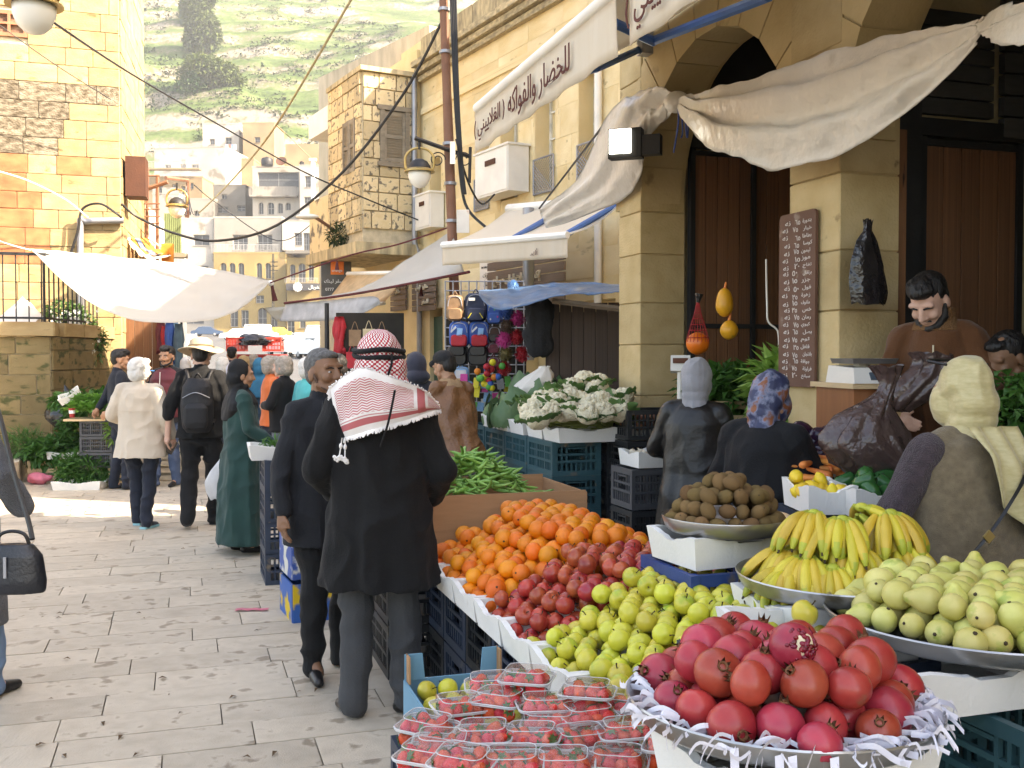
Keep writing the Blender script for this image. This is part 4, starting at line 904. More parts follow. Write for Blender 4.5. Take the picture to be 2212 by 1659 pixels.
drape('hanging_edge', M('grey_sheet', (.40, .39, .385), .8, var=0, bump=.1), sh2, [W(618, 655, 14.6), W(700, 650, 13.9), W(800, 640, 13.1), W(820, 648, 13)], [W(604, 694, 14.6), W(690, 694, 13.9), W(770, 682, 13.2), W(822, 656, 13)], 24, 6, .02, 2, 0, seed=6)
MB().tube(cat_curve([p-V((0, .02, 0)) for p in [W(1010, 588, 11.4)]+rp], 6), .016, 6).obj('rope', M('maroon_rope', (.10, .018, .02), .9, bump=0), sh2)
drape('flap', m_sun, sh2, [W(568, 665, 15), W(640, 662, 14.8)], [W(600, 695, 15), W(630, 672, 14.8)], 10, 6, .03, 2, 0, seed=9)
MB().tube(cat_curve([W(584, 611, 16), W(755, 552, 15), W(860, 528, 14.6), W(985, 486, 14.2)], 6), .012, 5).obj('bulb_rope', M('maroon_rope', (.10, .018, .02), .9), sh2)
for x, y in ((728, 575), (910, 632)): MB().tube([W(x, y-12, 14.2), W(x, y+8, 14.2)], [.012, .03], 6).obj('tassel', MAT['dark_red_tassel'], sh2)
# tan awning further down the right side
ta = thing('shop_awning', 'sand coloured awning over the shop beyond the orange sign', 'awning', W(780, 640, 18), 0, world=True)
b = MB(); A, B, C_, D_ = W(752, 592, 19), W(880, 590, 16.5), W(830, 655, 15.5), W(690, 672, 18)
b.sheet([[A.lerp(B, i/12).lerp(D_.lerp(C_, i/12), j/6) for i in range(13)] for j in range(7)], thick=.005); b.obj('canvas', trans_cloth('sand_canvas', (.66, .49, .29), .35, r=.9, var=0, bump=.1), ta, smooth=180)
MB().tube([D_, C_], .03, 6).obj('front_bar', m_white, ta); MB().tube([A, B], .05, 6).obj('cassette', m_white, ta)
# --- lamp pole with bracket and lantern
PD = 14.0; po = thing('lamp_pole', 'leaning rusty brown steel pole with cables strapped to it', 'pole', G(995, 1020), 0, world=True)
pb0, pt = W(996, 1020, PD), W(957, -30, PD); pb0.z = 0
MB().tube([pb0.lerp(pt, i/10) for i in range(11)], [.075]*4+[.068]*4+[.06]*3, 14).obj('shaft', m_pole, po, smooth=60)
b = MB()
for k in range(4): b.tube(cat_curve([W(972+4*k, -30, PD-.1), W(981+3*k, 200, PD-.12), W(990+3*k, 330+8*k, PD-.12), W(1000+2*k, 420, PD-.12)], 5), .014, 5)
b.obj('strapped_cable', m_iron, po)
pm = W(980, 328, PD-.1); MB().tube([W(896, 298, PD-.3), pm, W(1016, 338, PD)], .03, 8).obj('bracket_arm', m_iron, po)
MB().tube([W(1016, 318, PD), W(1014, 395, PD)], .022, 6).obj('bracket_post', m_iron, po)
sc_ = MB()
for x0, sg in ((945, 1), (1002, -1)):
    sc_.tube([W(x0, 345, PD-.1)+V((.11*math.cos(a)*(1-a/14)*sg, 0, .11*math.sin(a)*(1-a/14))) for a in np.linspace(0, 9, 40)], .008, 5)
sc_.obj('scroll', m_iron, po)
for y in (20, 110, 305, 390, 470): MB().lathe([(.085, -.02), (.085, .02)], 14, pb0.lerp(pt, (1020-y)/1050)).obj('clamp_band', m_steel, po)
m_enam = M('white_sign_plate', (.75, .70, .62), .4, var=0, ns=3, na=.12, bump=0, spots=((.55, .25, .10), 3, .62))
MB().box(W(1000, 478, PD-.2), (.17, .02, .31)).obj('notice_plate', m_enam, po)
MB().box(W(978, 330, PD-.2), (.07, .015, .30)).obj('reflector', M('shiny_plate', (.8, .62, .45), .2, metal=.7, bump=0), po)
m_globe = M('milk_glass', (.80, .78, .70), .25, var=0, na=.03, bump=0)
m_brass = M('gilt_metal', (.45, .32, .12), .4, var=0, metal=.7, bump=.1)
def lantern(label, top, s=1.0):
    t = thing('street_lantern', label, 'lamp', top-V((0, 0, .78*s)))
    Z = lambda z: (.78+z)*s
    MB().tube([(0, 0, Z(0)), (0, 0, Z(-.14))], .022*s, 8).obj('hanger', m_iron, t)
    b = MB()
    for sg in (-1, 1): b.tube(cat_curve([(0, 0, Z(-.12)), (.11*sg*s, 0, Z(-.15)), (.19*sg*s, 0, Z(-.24)), (.19*sg*s, 0, Z(-.38)), (.16*sg*s, 0, Z(-.42))], 5), .018*s, 7)
    b.obj('cradle', m_brass, t, smooth=60)
    MB().lathe([(0, Z(-.27)), (.05*s, Z(-.275)), (.11*s, Z(-.31)), (.15*s, Z(-.37)), (.165*s, Z(-.42)), (.165*s, Z(-.435)), (0, Z(-.435))], 18).obj('dome', m_iron, t, smooth=60)
    MB().lathe([(.165*s, Z(-.41)), (.21*s, Z(-.44)), (.21*s, Z(-.455)), (.16*s, Z(-.45))], 18, close=True).obj('rim', m_brass, t)
    MB().lathe([(.158*s, Z(-.452)), (.155*s, Z(-.52)), (.125*s, Z(-.60)), (.07*s, Z(-.655)), (0, Z(-.675))], 18).obj('globe', m_globe, t, smooth=180)
    return t
lantern('ornate black and gilt street lantern hanging from the pole bracket', W(906, 300, PD-.25), .98)
lantern('street lantern with pale bowl in front of the green shutter', W(382, 395, 19.5), 1.0)
lantern('large glaring lantern globe cut by the top corner of the picture', W(72, -118, 8.2), 1.05)
# --- electric cabinets on the yellow wall
def cabinet(label, x0, x1, y0, y1, dep):
    a, z1 = pl(x0, y0, O2, ex2); c, _ = pl(x1, y1, O2, ex2); z0 = pl((x0+x1)/2, y1, O2, ex2)[1]
    P = O2+ex2*((a+c)/2)+n2*(dep/2+.03)+V((0, 0, (z0+z1)/2)); t = thing('electric_cabinet', label, 'cabinet', P-V((0, 0, (z1-z0)/2)), ang2)
    h = z1-z0; w = c-a; MB().box((0, 0, h/2), (w, dep, h)).obj('case', m_white, t); MB().box((0, 0, h+.01), (w+.05, dep+.05, .03)).obj('lid', m_white, t)
    MB().box((0, -dep/2-.008, h/2), (w-.06, .012, h-.06)).obj('door', m_white, t); MB().box((0, -dep/2-.02, h*.72), (w*.3, .02, h*.12)).obj('lock', m_rust, t)
    return t
cabinet('white electric cabinet with rust streak on the yellow wall', 1072, 1146, 342, 425, .34)
cabinet('tall white electric cabinet low on the yellow wall beside the pole', 928, 962, 428, 496, .25)
# --- cables
cb = []
def cable(label, pts, r, mt=None, smooth=True):
    o = MB().tube(cat_curve(pts, 8) if smooth else pts, r, 6).obj('cable', mt or m_iron); tag(o, label, 'cable', 'overhead cables'); return o
m_rope = M('frayed_rope', (.36, .31, .20), .95, var=0, bump=0)
cable('thick black cable sagging across the street from the pole', [W(955, 46, PD), W(870, 205, 14.8), W(740, 372, 15.8), W(597, 487, 16.6), W(471, 520, 17.1), W(380, 505, 17.2), W(299, 470, 17.2), W(262, 440, 17.0)], .022)
cable('twisted straw rope running from the top of the picture past the far houses', [W(765, -12, 15), W(597, 270, 20), W(505, 385, 24), W(430, 460, 27)], .022, m_rope)
cable('long thin cable from the left lantern to the bay house', [W(100, 38, 9), W(268, 150, 12), W(430, 245, 15), W(648, 367, 17), W(780, 425, 17.5), W(908, 477, 18)], .012)
cable('thin cable crossing the pine hillside towards the tan house', [W(597, 270, 20), W(640, 310, 30), W(690, 360, 40)], .012, m_rope)
cable('white cord strung from the railing across the amber wall', [W(-20, 365, 15.5), W(60, 390, 15.8), W(140, 430, 16.2), W(190, 470, 16.5)], .012, m_white)
cable('looped black cable clipped to the amber wall', [W(150, 555, 16.6), W(168, 500, 16.6), W(178, 452, 16.6), W(215, 440, 16.6), W(250, 460, 16.6), W(262, 470, 16.7)], .02)
cable('dark cable hanging from the pole to the white cabinet', [W(985, 300, PD-.1), W(1010, 390, PD), W(1040, 440, 14.6), W(1068, 420, 15)], .014)
cable('black cable falling from the pole behind the awning', [W(990, 330, PD-.15), W(1005, 440, PD-.1), W(1050, 492, 13.6)], .02)
cable('wire along the amber wall from the lantern to the corner', [W(-10, 48, 15.6), W(120, 140, 16), W(240, 215, 16.4)], .008)
cable('cable stretched from the pole to the arcade', [W(1165, 450, 13), W(1250, 340, 11), W(1310, 262, 9)], .012)
cable('thin cord running from the far lamp mast to the cafe', [W(690, 470, 60), W(600, 520, 60), W(470, 440, 60), W(420, 400, 50)], .03)
# --- arm lamp and tuft on the bay house
al = thing('arm_lamp', 'pale street lamp head on a rusty arm from the bay house', 'lamp', W(668, 470, 19), 0, world=True)
MB().tube([W(738, 508, 19.4), W(682, 470, 19)], .03, 6).obj('arm', m_pole, al); b = MB(); b.ball(W(664, 468, 19), (.22, .12, .055), 12, 8); b.obj('lamp_head', m_white, al, smooth=180)
tf = thing('wall_tuft', 'tuft of weeds growing out of the bay house parapet', 'plant', W(735, 520, 18.9)); crown([((0, 0, .1), (.24, .2, .2))], 500, .13, .03, random.Random(4), .8, .1).obj('foliage', m_scrub, tf)
MB().tube([(0, .1, -.1), (0, 0, .1)], .02, 5).obj('stem', m_bark, tf)
# --- orange telecom sign
os_ = thing('projecting_sign', 'grey projecting shop sign with an orange square logo', 'sign', W(725, 600, 19.5), 0, world=True)
a, c = W(694, 640, 19.6), W(757, 546, 19.6); MB().box(((a.x+c.x)/2, 19.65, (a.z+c.z)/2), (c.x-a.x, .12, c.z-a.z)).obj('panel', M('sign_grey', (.10, .095, .085), .6, var=0, bump=0), os_)
lg0, lg1 = W(714, 593, 19.55), W(742, 549, 19.55); lgo = MB().box(((lg0.x+lg1.x)/2, 19.58, (lg0.z+lg1.z)/2), (lg1.x-lg0.x, .02, lg1.z-lg0.z)).obj('logo_square', M('logo_orange', (.85, .20, .02), .5, var=0, na=.02, bump=0), os_)
writing('lettering', 'orange', m_lit, lgo, .2, W(728, 586, 19.54), XF, V((0, 0, 1)), .01)
writing('lettering', 'السقر لينك', m_lit, os_, .42, W(724, 608, 19.56), XF, V((0, 0, 1)), .01)
writing('lettering', '0777', m_lit, os_, .16, W(712, 625, 19.56), XF, V((0, 0, 1)), .01)
# --- slatted shop signs on the yellow wall
m_bs = M('brown_slat', (.15, .105, .075), .7, var=.15, c2=(.21, .155, .115), ns=3, stretch=(.5, .5, 5), bump=.2)
def slat_sign(label, x0, x1, z0, z1, texts, n=6, off=.1, mt=None):
    a, c = pl(x0, 600, O2, ex2)[0], pl(x1, 600, O2, ex2)[0]; P = O2+ex2*((a+c)/2)+n2*off
    t = thing('shop_sign', label, 'sign', P+V((0, 0, z0)), 0, world=True); h = (z1-z0)/n
    for i in range(n): link('slat', cham_mesh(mt or m_bs, .06), t, P+V((0, 0, z0+h*(i+.5))), (0, 0, ang2), (c-a, .03, h*.86))
    for tx, w_, fx, fz in texts: writing('lettering', tx, m_gold, t, w_, O2+ex2*lerp(a, c, fx)+n2*(off+.035)+V((0, 0, lerp(z0, z1, fz))), ex2, V((0, 0, 1)), .03)
slat_sign('brown slatted sign with cream Arabic letters under the wide awning', 1118, 1290, 2.35, 3.45, [('إكسسوارات احلى صباح', 1.35, .42, .35)], 8, .5)
slat_sign('small slatted sign with Arabic letters beside the green doorway', 902, 952, 2.45, 3.1, [('مثلون وايس', .5, .48, .66), ('للسفر', .26, .62, .25)], 6)
slat_sign('narrow slatted sign half under the white sheet', 855, 888, 2.5, 3.1, [('ماربل', .2, .55, .6)], 6)
a, z_ = pl(1085, 545, O2, ex2); t = thing('notice_board', 'white notice board with dark Arabic lines behind the bags', 'sign', O2+ex2*a+n2*.25+V((0, 0, 2.45)), 0, world=True)
MB().box(O2+ex2*a+n2*.25+V((0, 0, 2.85)), (.5, .03, .85), ang2).obj('board', m_enam, t)
for i, (tx, w_) in enumerate((('نشاطات السلط', .4), ('Salt Culture Society', .36), ('مقرات', .25), ('السلط', .2))): writing('lettering', tx, m_iron, t, w_, O2+ex2*a+n2*.275+V((0, 0, 3.15-i*.13)), ex2, V((0, 0, 1)), .004)
MB().tube([O2+ex2*pl(1283, 500, O2, ex2)[0]+n2*1.0+V((0, 0, z)) for z in (1.6, 3.55)], .075, 10).obj('downpipe', m_steel, yb, smooth=60)
b = MB(); gpn = O2+ex2*(pl(942, 700, O2, ex2)[0])-n2*.1; b.box(gpn+V((0, 0, 1.2)), (.55, .04, 2.3), ang2); b.obj('door', M('bottle_green', (.02, .07, .05), .6), yb)
# --- chalk price board on the pier
cbp = thing('chalkboard', 'tall brown price board with chalked Arabic prices on the pier', 'board', S(UF-.04, 5.2, .9), 0, world=True)
v0, v1 = 5.22, 4.86; zc0, zc1 = W(1730, 836, 5.75).z, W(1730, 455, 5.75).z
m_brd = M('brown_board', (.115, .055, .035), .75, var=0, c2=(.16, .085, .06), ns=6, bump=.15, spots=((.26, .19, .15), 9, .64))
outl = []
for cx_, cz_, a0 in ((v1+.03, zc0+.03, pi), (v0-.03, zc0+.03, 1.5*pi), (v0-.03, zc1-.03, 0), (v1+.03, zc1-.03, .5*pi)):
    for k in range(4): outl.append((cx_+.03*math.cos(a0+k*pi/6), cz_+.03*math.sin(a0+k*pi/6)))
MB().prism([S(UF-.032, p, z) for p, z in outl], pv*-.018).obj('panel', m_brd, cbp, fix=True)
m_chalk = M('chalk', (.62, .56, .52), .95, var=0, na=.2, ns=60, bump=0)
words = ['بندورة', 'خيار', 'بطاطا', 'كوسا', 'ليمون', 'موز', 'تفاح', 'برتقال', 'جزر', 'فول', 'زهرة', 'ملفوف', 'خس', 'رمان', 'كيوي', 'بصل', 'ثوم', 'فلفل', 'باذنجان', 'جوافة', 'فراولة', 'سبانخ']
for i, w_ in enumerate(words):
    z = lerp(zc1-.06, zc0+.06, i/(len(words)-1)); tl = rnd.uniform(-.06, .06); ez_ = V((0, 0, 1))+sv*tl
    writing('chalk_line', w_, m_chalk, cbp, .085, S(UF-.054, v1+.075+rnd.uniform(-.012, .012), z), -sv, ez_, .001, height=.028, bold=.012)
    writing('chalk_line', rnd.choice(['٧٥', '٥٠', '٣٥', '١٥', '٢٠', '٦٥']), m_chalk, cbp, .05, S(UF-.054, v1+.18+rnd.uniform(-.015, .015), z+rnd.uniform(-.006, .006)), -sv, ez_, .001, height=.03, bold=.012)
    writing('chalk_line', 'نه', m_chalk, cbp, .055, S(UF-.054, v1+.28+rnd.uniform(-.015, .015), z+rnd.uniform(-.006, .006)), -sv, ez_, .001, height=.026, bold=.012)
# ================================================================ crates, trays, fruit
def crate_mesh(name, L_=.58, Wd=.39, Hh=.27, mt=None, rows=3, thin=.012):
    b = MB(); x, y = L_/2, Wd/2
    for sx in (-1, 1):
        for sy in (-1, 1): b.box((sx*(x-.02), sy*(y-.02), Hh/2), (.04, .04, Hh))
    for z, h in ((Hh-.02, .04), (.02, .04), (Hh*.42, .018)):
        for s_ in (-1, 1):
            b.box((0, s_*(y-.011), z), (L_-.076, .022, h)); b.box((s_*(x-.011), 0, z), (.022, Wd-.076, h))
    for s_ in (-1, 1):
        n = 15
        for i in range(1, n): b.box((-x+L_*i/n, s_*(y-.014), Hh*.5), (thin if i % 5 else thin*2.4, .013, Hh-.08))
        n = 10
        for i in range(1, n):
            if 4 <= i <= 6: b.box((s_*(x-.014), -y+Wd*i/n, Hh*.22), (.013, thin, Hh*.36)); continue
            b.box((s_*(x-.014), -y+Wd*i/n, Hh*.5), (.013, thin if i % 5 else thin*2, Hh-.08))
        b.box((0, s_*(y-.014), Hh*.66), (L_-.076, .012, .012)); b.box((s_*(x-.014), 0, Hh*.62), (.012, Wd-.076, .016))
        b.box((s_*(x-.014), 0, Hh*.80), (.012, Wd*.36, .012))
    b.box((0, 0, .012), (L_-.05, Wd-.05, .012))
    return b.mesh(name, mt)
CR = {k: crate_mesh('crate_'+k, mt=M('crate_plastic_'+k, c, .45, var=.14, c2=c2, ns=4, bump=.08, spots=((.15, .12, .085), 7, .63))) for k, c, c2 in (
    ('teal', (.022, .070, .085), (.03, .09, .105)), ('black', (.014, .016, .018), (.022, .024, .026)), ('navy', (.018, .045, .17), (.022, .06, .22)), ('grey', (.06, .062, .068), (.075, .078, .085)), ('slate', (.02, .032, .055), (.028, .042, .07)))}
def crate(k, P, label, group, rz=RS, s=(1, 1, 1)):
    return tag(link('plastic_crate', CR[k], None, P, (0, 0, rz), s), label, 'crate', group)
m_foam = M('styrofoam', (.72, .71, .68), .7, var=.05, ns=5, na=.06, bump=.12, bs=90, spots=((.58, .55, .50), 7, .68))
def foam_mesh(L_=.50, Wd=.34, Hh=.11, wl=.022, scal=.026):
    b = MB(); per = []
    def edge(a, c, n):
        for i in range(n): per.append((lerp(a[0], c[0], i/n), lerp(a[1], c[1], i/n), i/n))
    x, y = L_/2, Wd/2; edge((-x, -y), (x, -y), 20); edge((x, -y), (x, y), 14); edge((x, y), (-x, y), 20); edge((-x, y), (-x, -y), 14)
    def top(t): return Hh - scal*max(0, min(1, (.5-abs(t-.5))*5-.55))*(0.6+.4*(1 if abs(t-.5) < .11 else 0))
    loops = [[(px*.93, py*.90, 0) for px, py, t in per], [(px, py, top(t)) for px, py, t in per], [(px*(1-wl*2/L_), py*(1-wl*2/Wd), top(t)) for px, py, t in per], [(px*.88, py*.85, .018) for px, py, t in per]]
    b.sheet(loops, close=True); n = len(per); b.add([(px*.88, py*.85, .018) for px, py, t in per], [tuple(range(n))]); b.add([(px*.93, py*.90, 0) for px, py, t in per], [tuple(reversed(range(n)))])
    return b.mesh('foam', m_foam)
FOAM = foam_mesh()
def foam(P, label, group='white foam trays on the fruit stall', rz=RS, s=(1, 1, 1), rx=0): return tag(link('foam_tray', FOAM, None, P, (rx, 0, rz), s), label, 'tray', group)
# ---- fruit shapes
def fruit_mat(name, c, c2, **k): return M(name, c, c2=c2, **{**dict(r=.38, var=.10, hue=.012, ns=3, bump=.05, bs=300, spec=.45), **k})
m_stem = M('brown_stem', (.06, .04, .02), .9, var=0, bump=0)
def lathe_mesh(name, prof, mats, n=18, extra=None, wob=0):
    b = MB(); b.lathe(prof, n)
    if wob: b.v = [tuple(V(p)*(1+wob*noise.noise(V(p)*28))) for p in b.v]
    if extra: extra(b)
    return b.mesh(name, mats, smooth=180)
def sph(r, k=10, sz=1, dip=0, dipb=0, pinch=0):
    out = []
    for i in range(k+1):
        t = -pi/2+pi*i/k; z = math.sin(t); rr = math.cos(t)
        zz = z - dip*math.exp(-(rr/.28)**2)*(z > 0) + dipb*math.exp(-(rr/.28)**2)*(z < 0); rr *= 1-pinch*max(0, -z)**1.5
        out.append((rr*r, zz*r*sz))
    return out
m_or = fruit_mat('orange_peel', (.66, .15, .006), (.80, .25, .010), hue=.014, bump=.25, bs=420, r=.42)
m_ra = fruit_mat('red_apple', (.26, .016, .018), (.46, .085, .035), ns=30, stretch=(1, 1, .25), spots=((.55, .33, .08), 14, .70), var=.22, hue=.015, r=.25)
m_ya = fruit_mat('yellow_apple', (.44, .42, .032), (.60, .52, .07), hue=.022, var=.1, r=.28, spots=((.33, .40, .04), 9, .57))
m_po = fruit_mat('pomegranate_skin', (.30, .014, .022), (.48, .055, .046), ns=11, hue=.014, var=.16, r=.30, spots=((.30, .10, .06), 14, .66))
m_kw = fruit_mat('kiwi_skin', (.145, .088, .036), (.23, .145, .062), r=.9, bump=.5, bs=500, spec=.15, var=.14)
m_gu = fruit_mat('guava_skin', (.47, .44, .09), (.62, .55, .21), hue=.02, ns=14, r=.45, spots=((.34, .38, .07), 18, .60))
m_ba = fruit_mat('banana_skin', (.50, .38, .028), (.60, .46, .055), ns=12, hue=.02, r=.45, spots=((.22, .13, .03), 40, .71))
m_bag = M('banana_green', (.30, .36, .035), .5, var=.1, c2=(.46, .44, .05), ns=12, bump=.05)
m_le = fruit_mat('lemon_skin', (.74, .50, .02), (.82, .62, .05), bump=.2, bs=300)
m_pp = fruit_mat('pepper_green', (.012, .075, .018), (.03, .13, .03), r=.15, var=.15)
m_eg = fruit_mat('aubergine_skin', (.018, .008, .022), (.045, .016, .04), r=.12)
m_ct = fruit_mat('carrot_skin', (.62, .17, .03), (.72, .25, .06), r=.6, stretch=(1, 1, 5))
m_sb = fruit_mat('strawberry_red', (.62, .02, .015), (.78, .07, .03), r=.25, bump=.4, bs=260, spots=((.65, .35, .15), 160, .70))
def stem(z, l=.018): return lambda b: b.tube([(0, 0, z-.012), (.002, 0, z+l*.5), (.006, .002, z+l)], [.002, .0018, .0026], 5, m=1)
ORANGE = lathe_mesh('orange', sph(.041, 10, .96, .05), [m_or, m_stem], 18, lambda b: b.lathe([(0, .036), (.005, .0375), (.004, .039), (0, .0385)], 6, m=1), .02)
APPLE_R = lathe_mesh('red_apple', sph(.037, 12, .95, .30, .16, .16), [m_ra, m_stem], 18, stem(.026), .03)
APPLE_Y = lathe_mesh('yellow_apple', sph(.0375, 12, .97, .30, .16, .13), [m_ya, m_stem], 18, stem(.027), .03)
def calyx(b):
    for k in range(6):
        a = k*pi/3; c, s_ = math.cos(a), math.sin(a); b.add([(.009*c-.005*s_, .009*s_+.005*c, .044), (.009*c+.005*s_, .009*s_-.005*c, .044), (.014*c, .014*s_, .062)], [(0, 1, 2), (2, 1, 0)], 1)
    b.lathe([(.011, .040), (.010, .050), (.007, .048), (.006, .042)], 8, m=1)
POME = lathe_mesh('pomegranate', sph(.0485, 12, .93, .04), [m_po, M('calyx_brown', (.18, .075, .03), .8, var=.1)], 20, calyx, .045)
KIWI = lathe_mesh('kiwi', sph(.0255, 8, 1.30), [m_kw, m_stem], 14, lambda b: b.lathe([(0, -.034), (.003, -.0335), (0, -.031)], 6, m=1), .04)
def pear(r):
    return [(0, -r), (r*.55, -r*.86), (r*.92, -r*.42), (r, .0), (r*.90, r*.42), (r*.66, r*.82), (r*.46, r*1.14), (r*.36, r*1.36), (r*.2, r*1.5), (0, r*1.53)]
GUAVA = lathe_mesh('guava', pear(.038), [m_gu, m_stem], 18, lambda b: b.lathe([(0, -.0395), (.005, -.0395), (.004, -.037), (0, -.036)], 6, m=1), .05)
GUAVA2 = lathe_mesh('guava_round', sph(.039, 10, 1.06), [m_gu, m_stem], 18, lambda b: b.lathe([(0, .0425), (.006, .043), (.005, .040), (0, .040)], 6, m=1), .05)
LEMON = lathe_mesh('lemon', [(0, -.040), (.006, -.038), (.012, -.032), (.022, -.020), (.0265, 0), (.022, .020), (.012, .031), (.005, .036), (0, .038)], m_le, 14, None, .04)
def pep(b): b.tube([(0, 0, .04), (.004, 0, .06), (.012, 0, .07)], [.006, .005, .006], 6)
PEPPER = lathe_mesh('pepper', [(0, -.055), (.016, -.052), (.028, -.03), (.032, .01), (.034, .035), (.022, .048), (.008, .042), (0, .04)], m_pp, 16, pep, .16)
EGG = lathe_mesh('aubergine', [(0, -.10), (.025, -.095), (.042, -.065), (.046, -.02), (.038, .03), (.028, .07), (.018, .09), (.012, .10), (0, .105)], m_eg, 14, lambda b: b.tube([(0, 0, .09), (.005, 0, .13)], [.012, .007], 6), .03)
CARROT = lathe_mesh('carrot', [(0, -.09), (.006, -.085), (.014, 0), (.02, .07), (.016, .085), (0, .088)], m_ct, 10, None, .12)
def leafs(b):
    for k in range(6): leaf_mesh_add(b, (0, 0, .0165), V((math.cos(k*1.05), math.sin(k*1.05), .25)), V((0, 0, 1)), .017, .009, 1)
STRAW = lathe_mesh('strawberry', [(0, -.022), (.007, -.019), (.014, -.008), (.0175, .004), (.015, .013), (.008, .0175), (0, .017)], [m_sb, m_leaf], 12, leafs, .08)
GRP = {}
def put(me, name, P, label, cat, group, rot=None, s=1.0):
    rot = rot or (rnd.uniform(0, 6.28), rnd.uniform(0, 6.28), rnd.uniform(0, 6.28))
    return tag(link(name, me, None, P, rot, (s*rnd.uniform(.95, 1.05), s*rnd.uniform(.95, 1.05), s*rnd.uniform(.93, 1.05))), label, cat, group)
def heap(me, name, label, cat, group, r, inside, Hf, z0, box, skin=2.6, jit=.34, tilt=None, sc=(.92, 1.08), frame=S, rg=None):
    """round things piled in staggered layers under the height Hf(u, v); only the outer layers, which can be seen, are built"""
    rg = rg or random.Random(len(name)*7+1); n = 0; k = 0; z = z0+r
    zmax = z0+1
    while z < zmax:
        any_ = False; off = (k % 2)*r; v = box[2]+off*.577; row = 0
        while v < box[3]:
            u = box[0]+off+(row % 2)*r
            while u < box[1]:
                uu, vv = u+rg.uniform(-jit, jit)*r, v+rg.uniform(-jit, jit)*r; h = Hf(uu, vv)
                if inside(uu, vv) and z < h:
                    any_ = True
                    if z > h-skin*r or not inside(uu-2*r, vv) or not inside(uu, vv-2*r):
                        rot = (rg.gauss(0, tilt), rg.gauss(0, tilt), rg.uniform(0, 6.28)) if tilt is not None else None
                        put(me if not isinstance(me, list) else rg.choice(me), name, frame(uu, vv, z+rg.uniform(-.1, .1)*r), label, cat, group, rot, rg.uniform(*sc)); n += 1
                u += 2*r
            v += r*1.732; row += 1
        z += r*1.6; k += 1
        if not any_: break
    return n
# ================================================================ the fruit stall
UE = 1.12; ZT = .56                                  # street edge of the stall, top of its crates
for i in range(7):
    for j in range(2):
        for w_ in range(1 if j == 0 and False else 1):
            crate('slate' if (i+j) % 3 else 'black', S(UE+.36, 5.0-i*.405, j*.28), 'dark crate carrying the fruit stall, %s layer, %s counted from the men' % (('lower', 'upper')[j], ('first', 'second', 'third', 'fourth', 'fifth', 'sixth', 'seventh')[i]), 'crates under the fruit stall')
crate('slate', S(UE+.36, 2.15, 0), 'dark crate under the pomegranate tray, lower of two', 'crates under the fruit stall'); crate('black', S(UE+.36, 2.15, .28), 'dark crate under the pomegranate tray, upper of two', 'crates under the fruit stall')
for i in range(7): foam(S(UE+.24, 4.86-i*.352, ZT+.0+rnd.uniform(0, .01)), 'white foam tray along the street edge of the fruit stall, %s from the two men' % ('first', 'second', 'third', 'fourth', 'fifth', 'sixth', 'seventh')[i], s=(1, 1.03, 1))
for i in range(7): foam(S(UE+.72, 4.86-i*.352, ZT+.01), 'white foam tray in the back row of the fruit stall, %s from the cardboard' % ('first', 'second', 'third', 'fourth', 'fifth', 'sixth', 'seventh')[i], s=(.92, 1.03, 1))
prof = lambda u: np.interp(u, [UE, UE+.06, UE+.2, UE+.42, UE+.62, UE+.82, UE+.92], [.05, .10, .20, .34, .34, .25, .10])
hv = lambda v, a, b_, e=.10: np.interp(v, [a-.02, a+e, (a+b_)/2, b_-e, b_+.02], [.72, .95, 1.0, .95, .72])
ZB = ZT+.03
lim = lambda a, b_, s0=.0: (lambda u, v: UE+.03 < u < UE+.93 and a+s0*(u-UE) < v < b_+s0*(u-UE))
n1 = heap(ORANGE, 'orange', 'orange in the heap beside the men', 'orange', 'oranges heaped on the fruit stall', .0405, lim(3.98, 4.98, -.12), lambda u, v: ZB+prof(u)*hv(v, 3.9, 5.0), ZB, (UE+.05, UE+.95, 3.7, 5.0))
n2c = heap(APPLE_R, 'red_apple', 'red apple in the heap between oranges and yellow apples', 'apple', 'red apples heaped on the fruit stall', .037, lim(3.44, 3.92, -.12), lambda u, v: ZB+prof(u)*hv(v, 3.3, 3.95)*.98, ZB, (UE+.05, UE+.95, 3.2, 3.95), tilt=.9)
n3c = heap(APPLE_Y, 'yellow_apple', 'yellow green apple in the heap behind the pomegranates', 'apple', 'yellow apples heaped on the fruit stall', .0375, lim(2.52, 3.40, -.12), lambda u, v: ZB+prof(u)*hv(v, 2.4, 3.42)*.93, ZB, (UE+.05, UE+.95, 2.2, 3.45), tilt=.9)
# cardboard divider and beans
m_card = M('brown_cardboard', (.36, .20, .10), .85, var=.08, ns=4, na=.15, bump=.1, stretch=(1, 1, 8))
cbx = thing('cardboard_box', 'open brown cardboard box of beans behind the oranges', 'box', S(UE+.5, 5.35, ZT), 0, world=True)
for (u0, u1, v0, v1, zz) in ((UE, UE+.92, 5.06, 5.068, .94), (UE, UE+.008, 5.068, 5.75, .92), (UE+.92, UE+.928, 5.06, 5.75, .93), (UE, UE+.92, 5.75, 5.758, .95)):
    b = MB(); bx(b, u0, u1, v0, v1, ZT, zz); b.obj('panel', m_card, cbx)
b = MB(); bx(b, UE+.01, UE+.91, 5.07, 5.74, ZT, ZT+.26); b.obj('filler', m_card, cbx)
for i in range(3):
    for j in range(2): crate('black', S(UE+.05+i*.42, 5.4, j*.28), 'dark crate under the box of beans, %s one in the %s layer' % (('street side', 'middle', 'wall side')[i], ('lower', 'upper')[j]), 'crates under the bean box', RS+pi/2)
m_bn = fruit_mat('broad_bean_green', (.13, .30, .05), (.22, .40, .09), r=.45, var=.18)
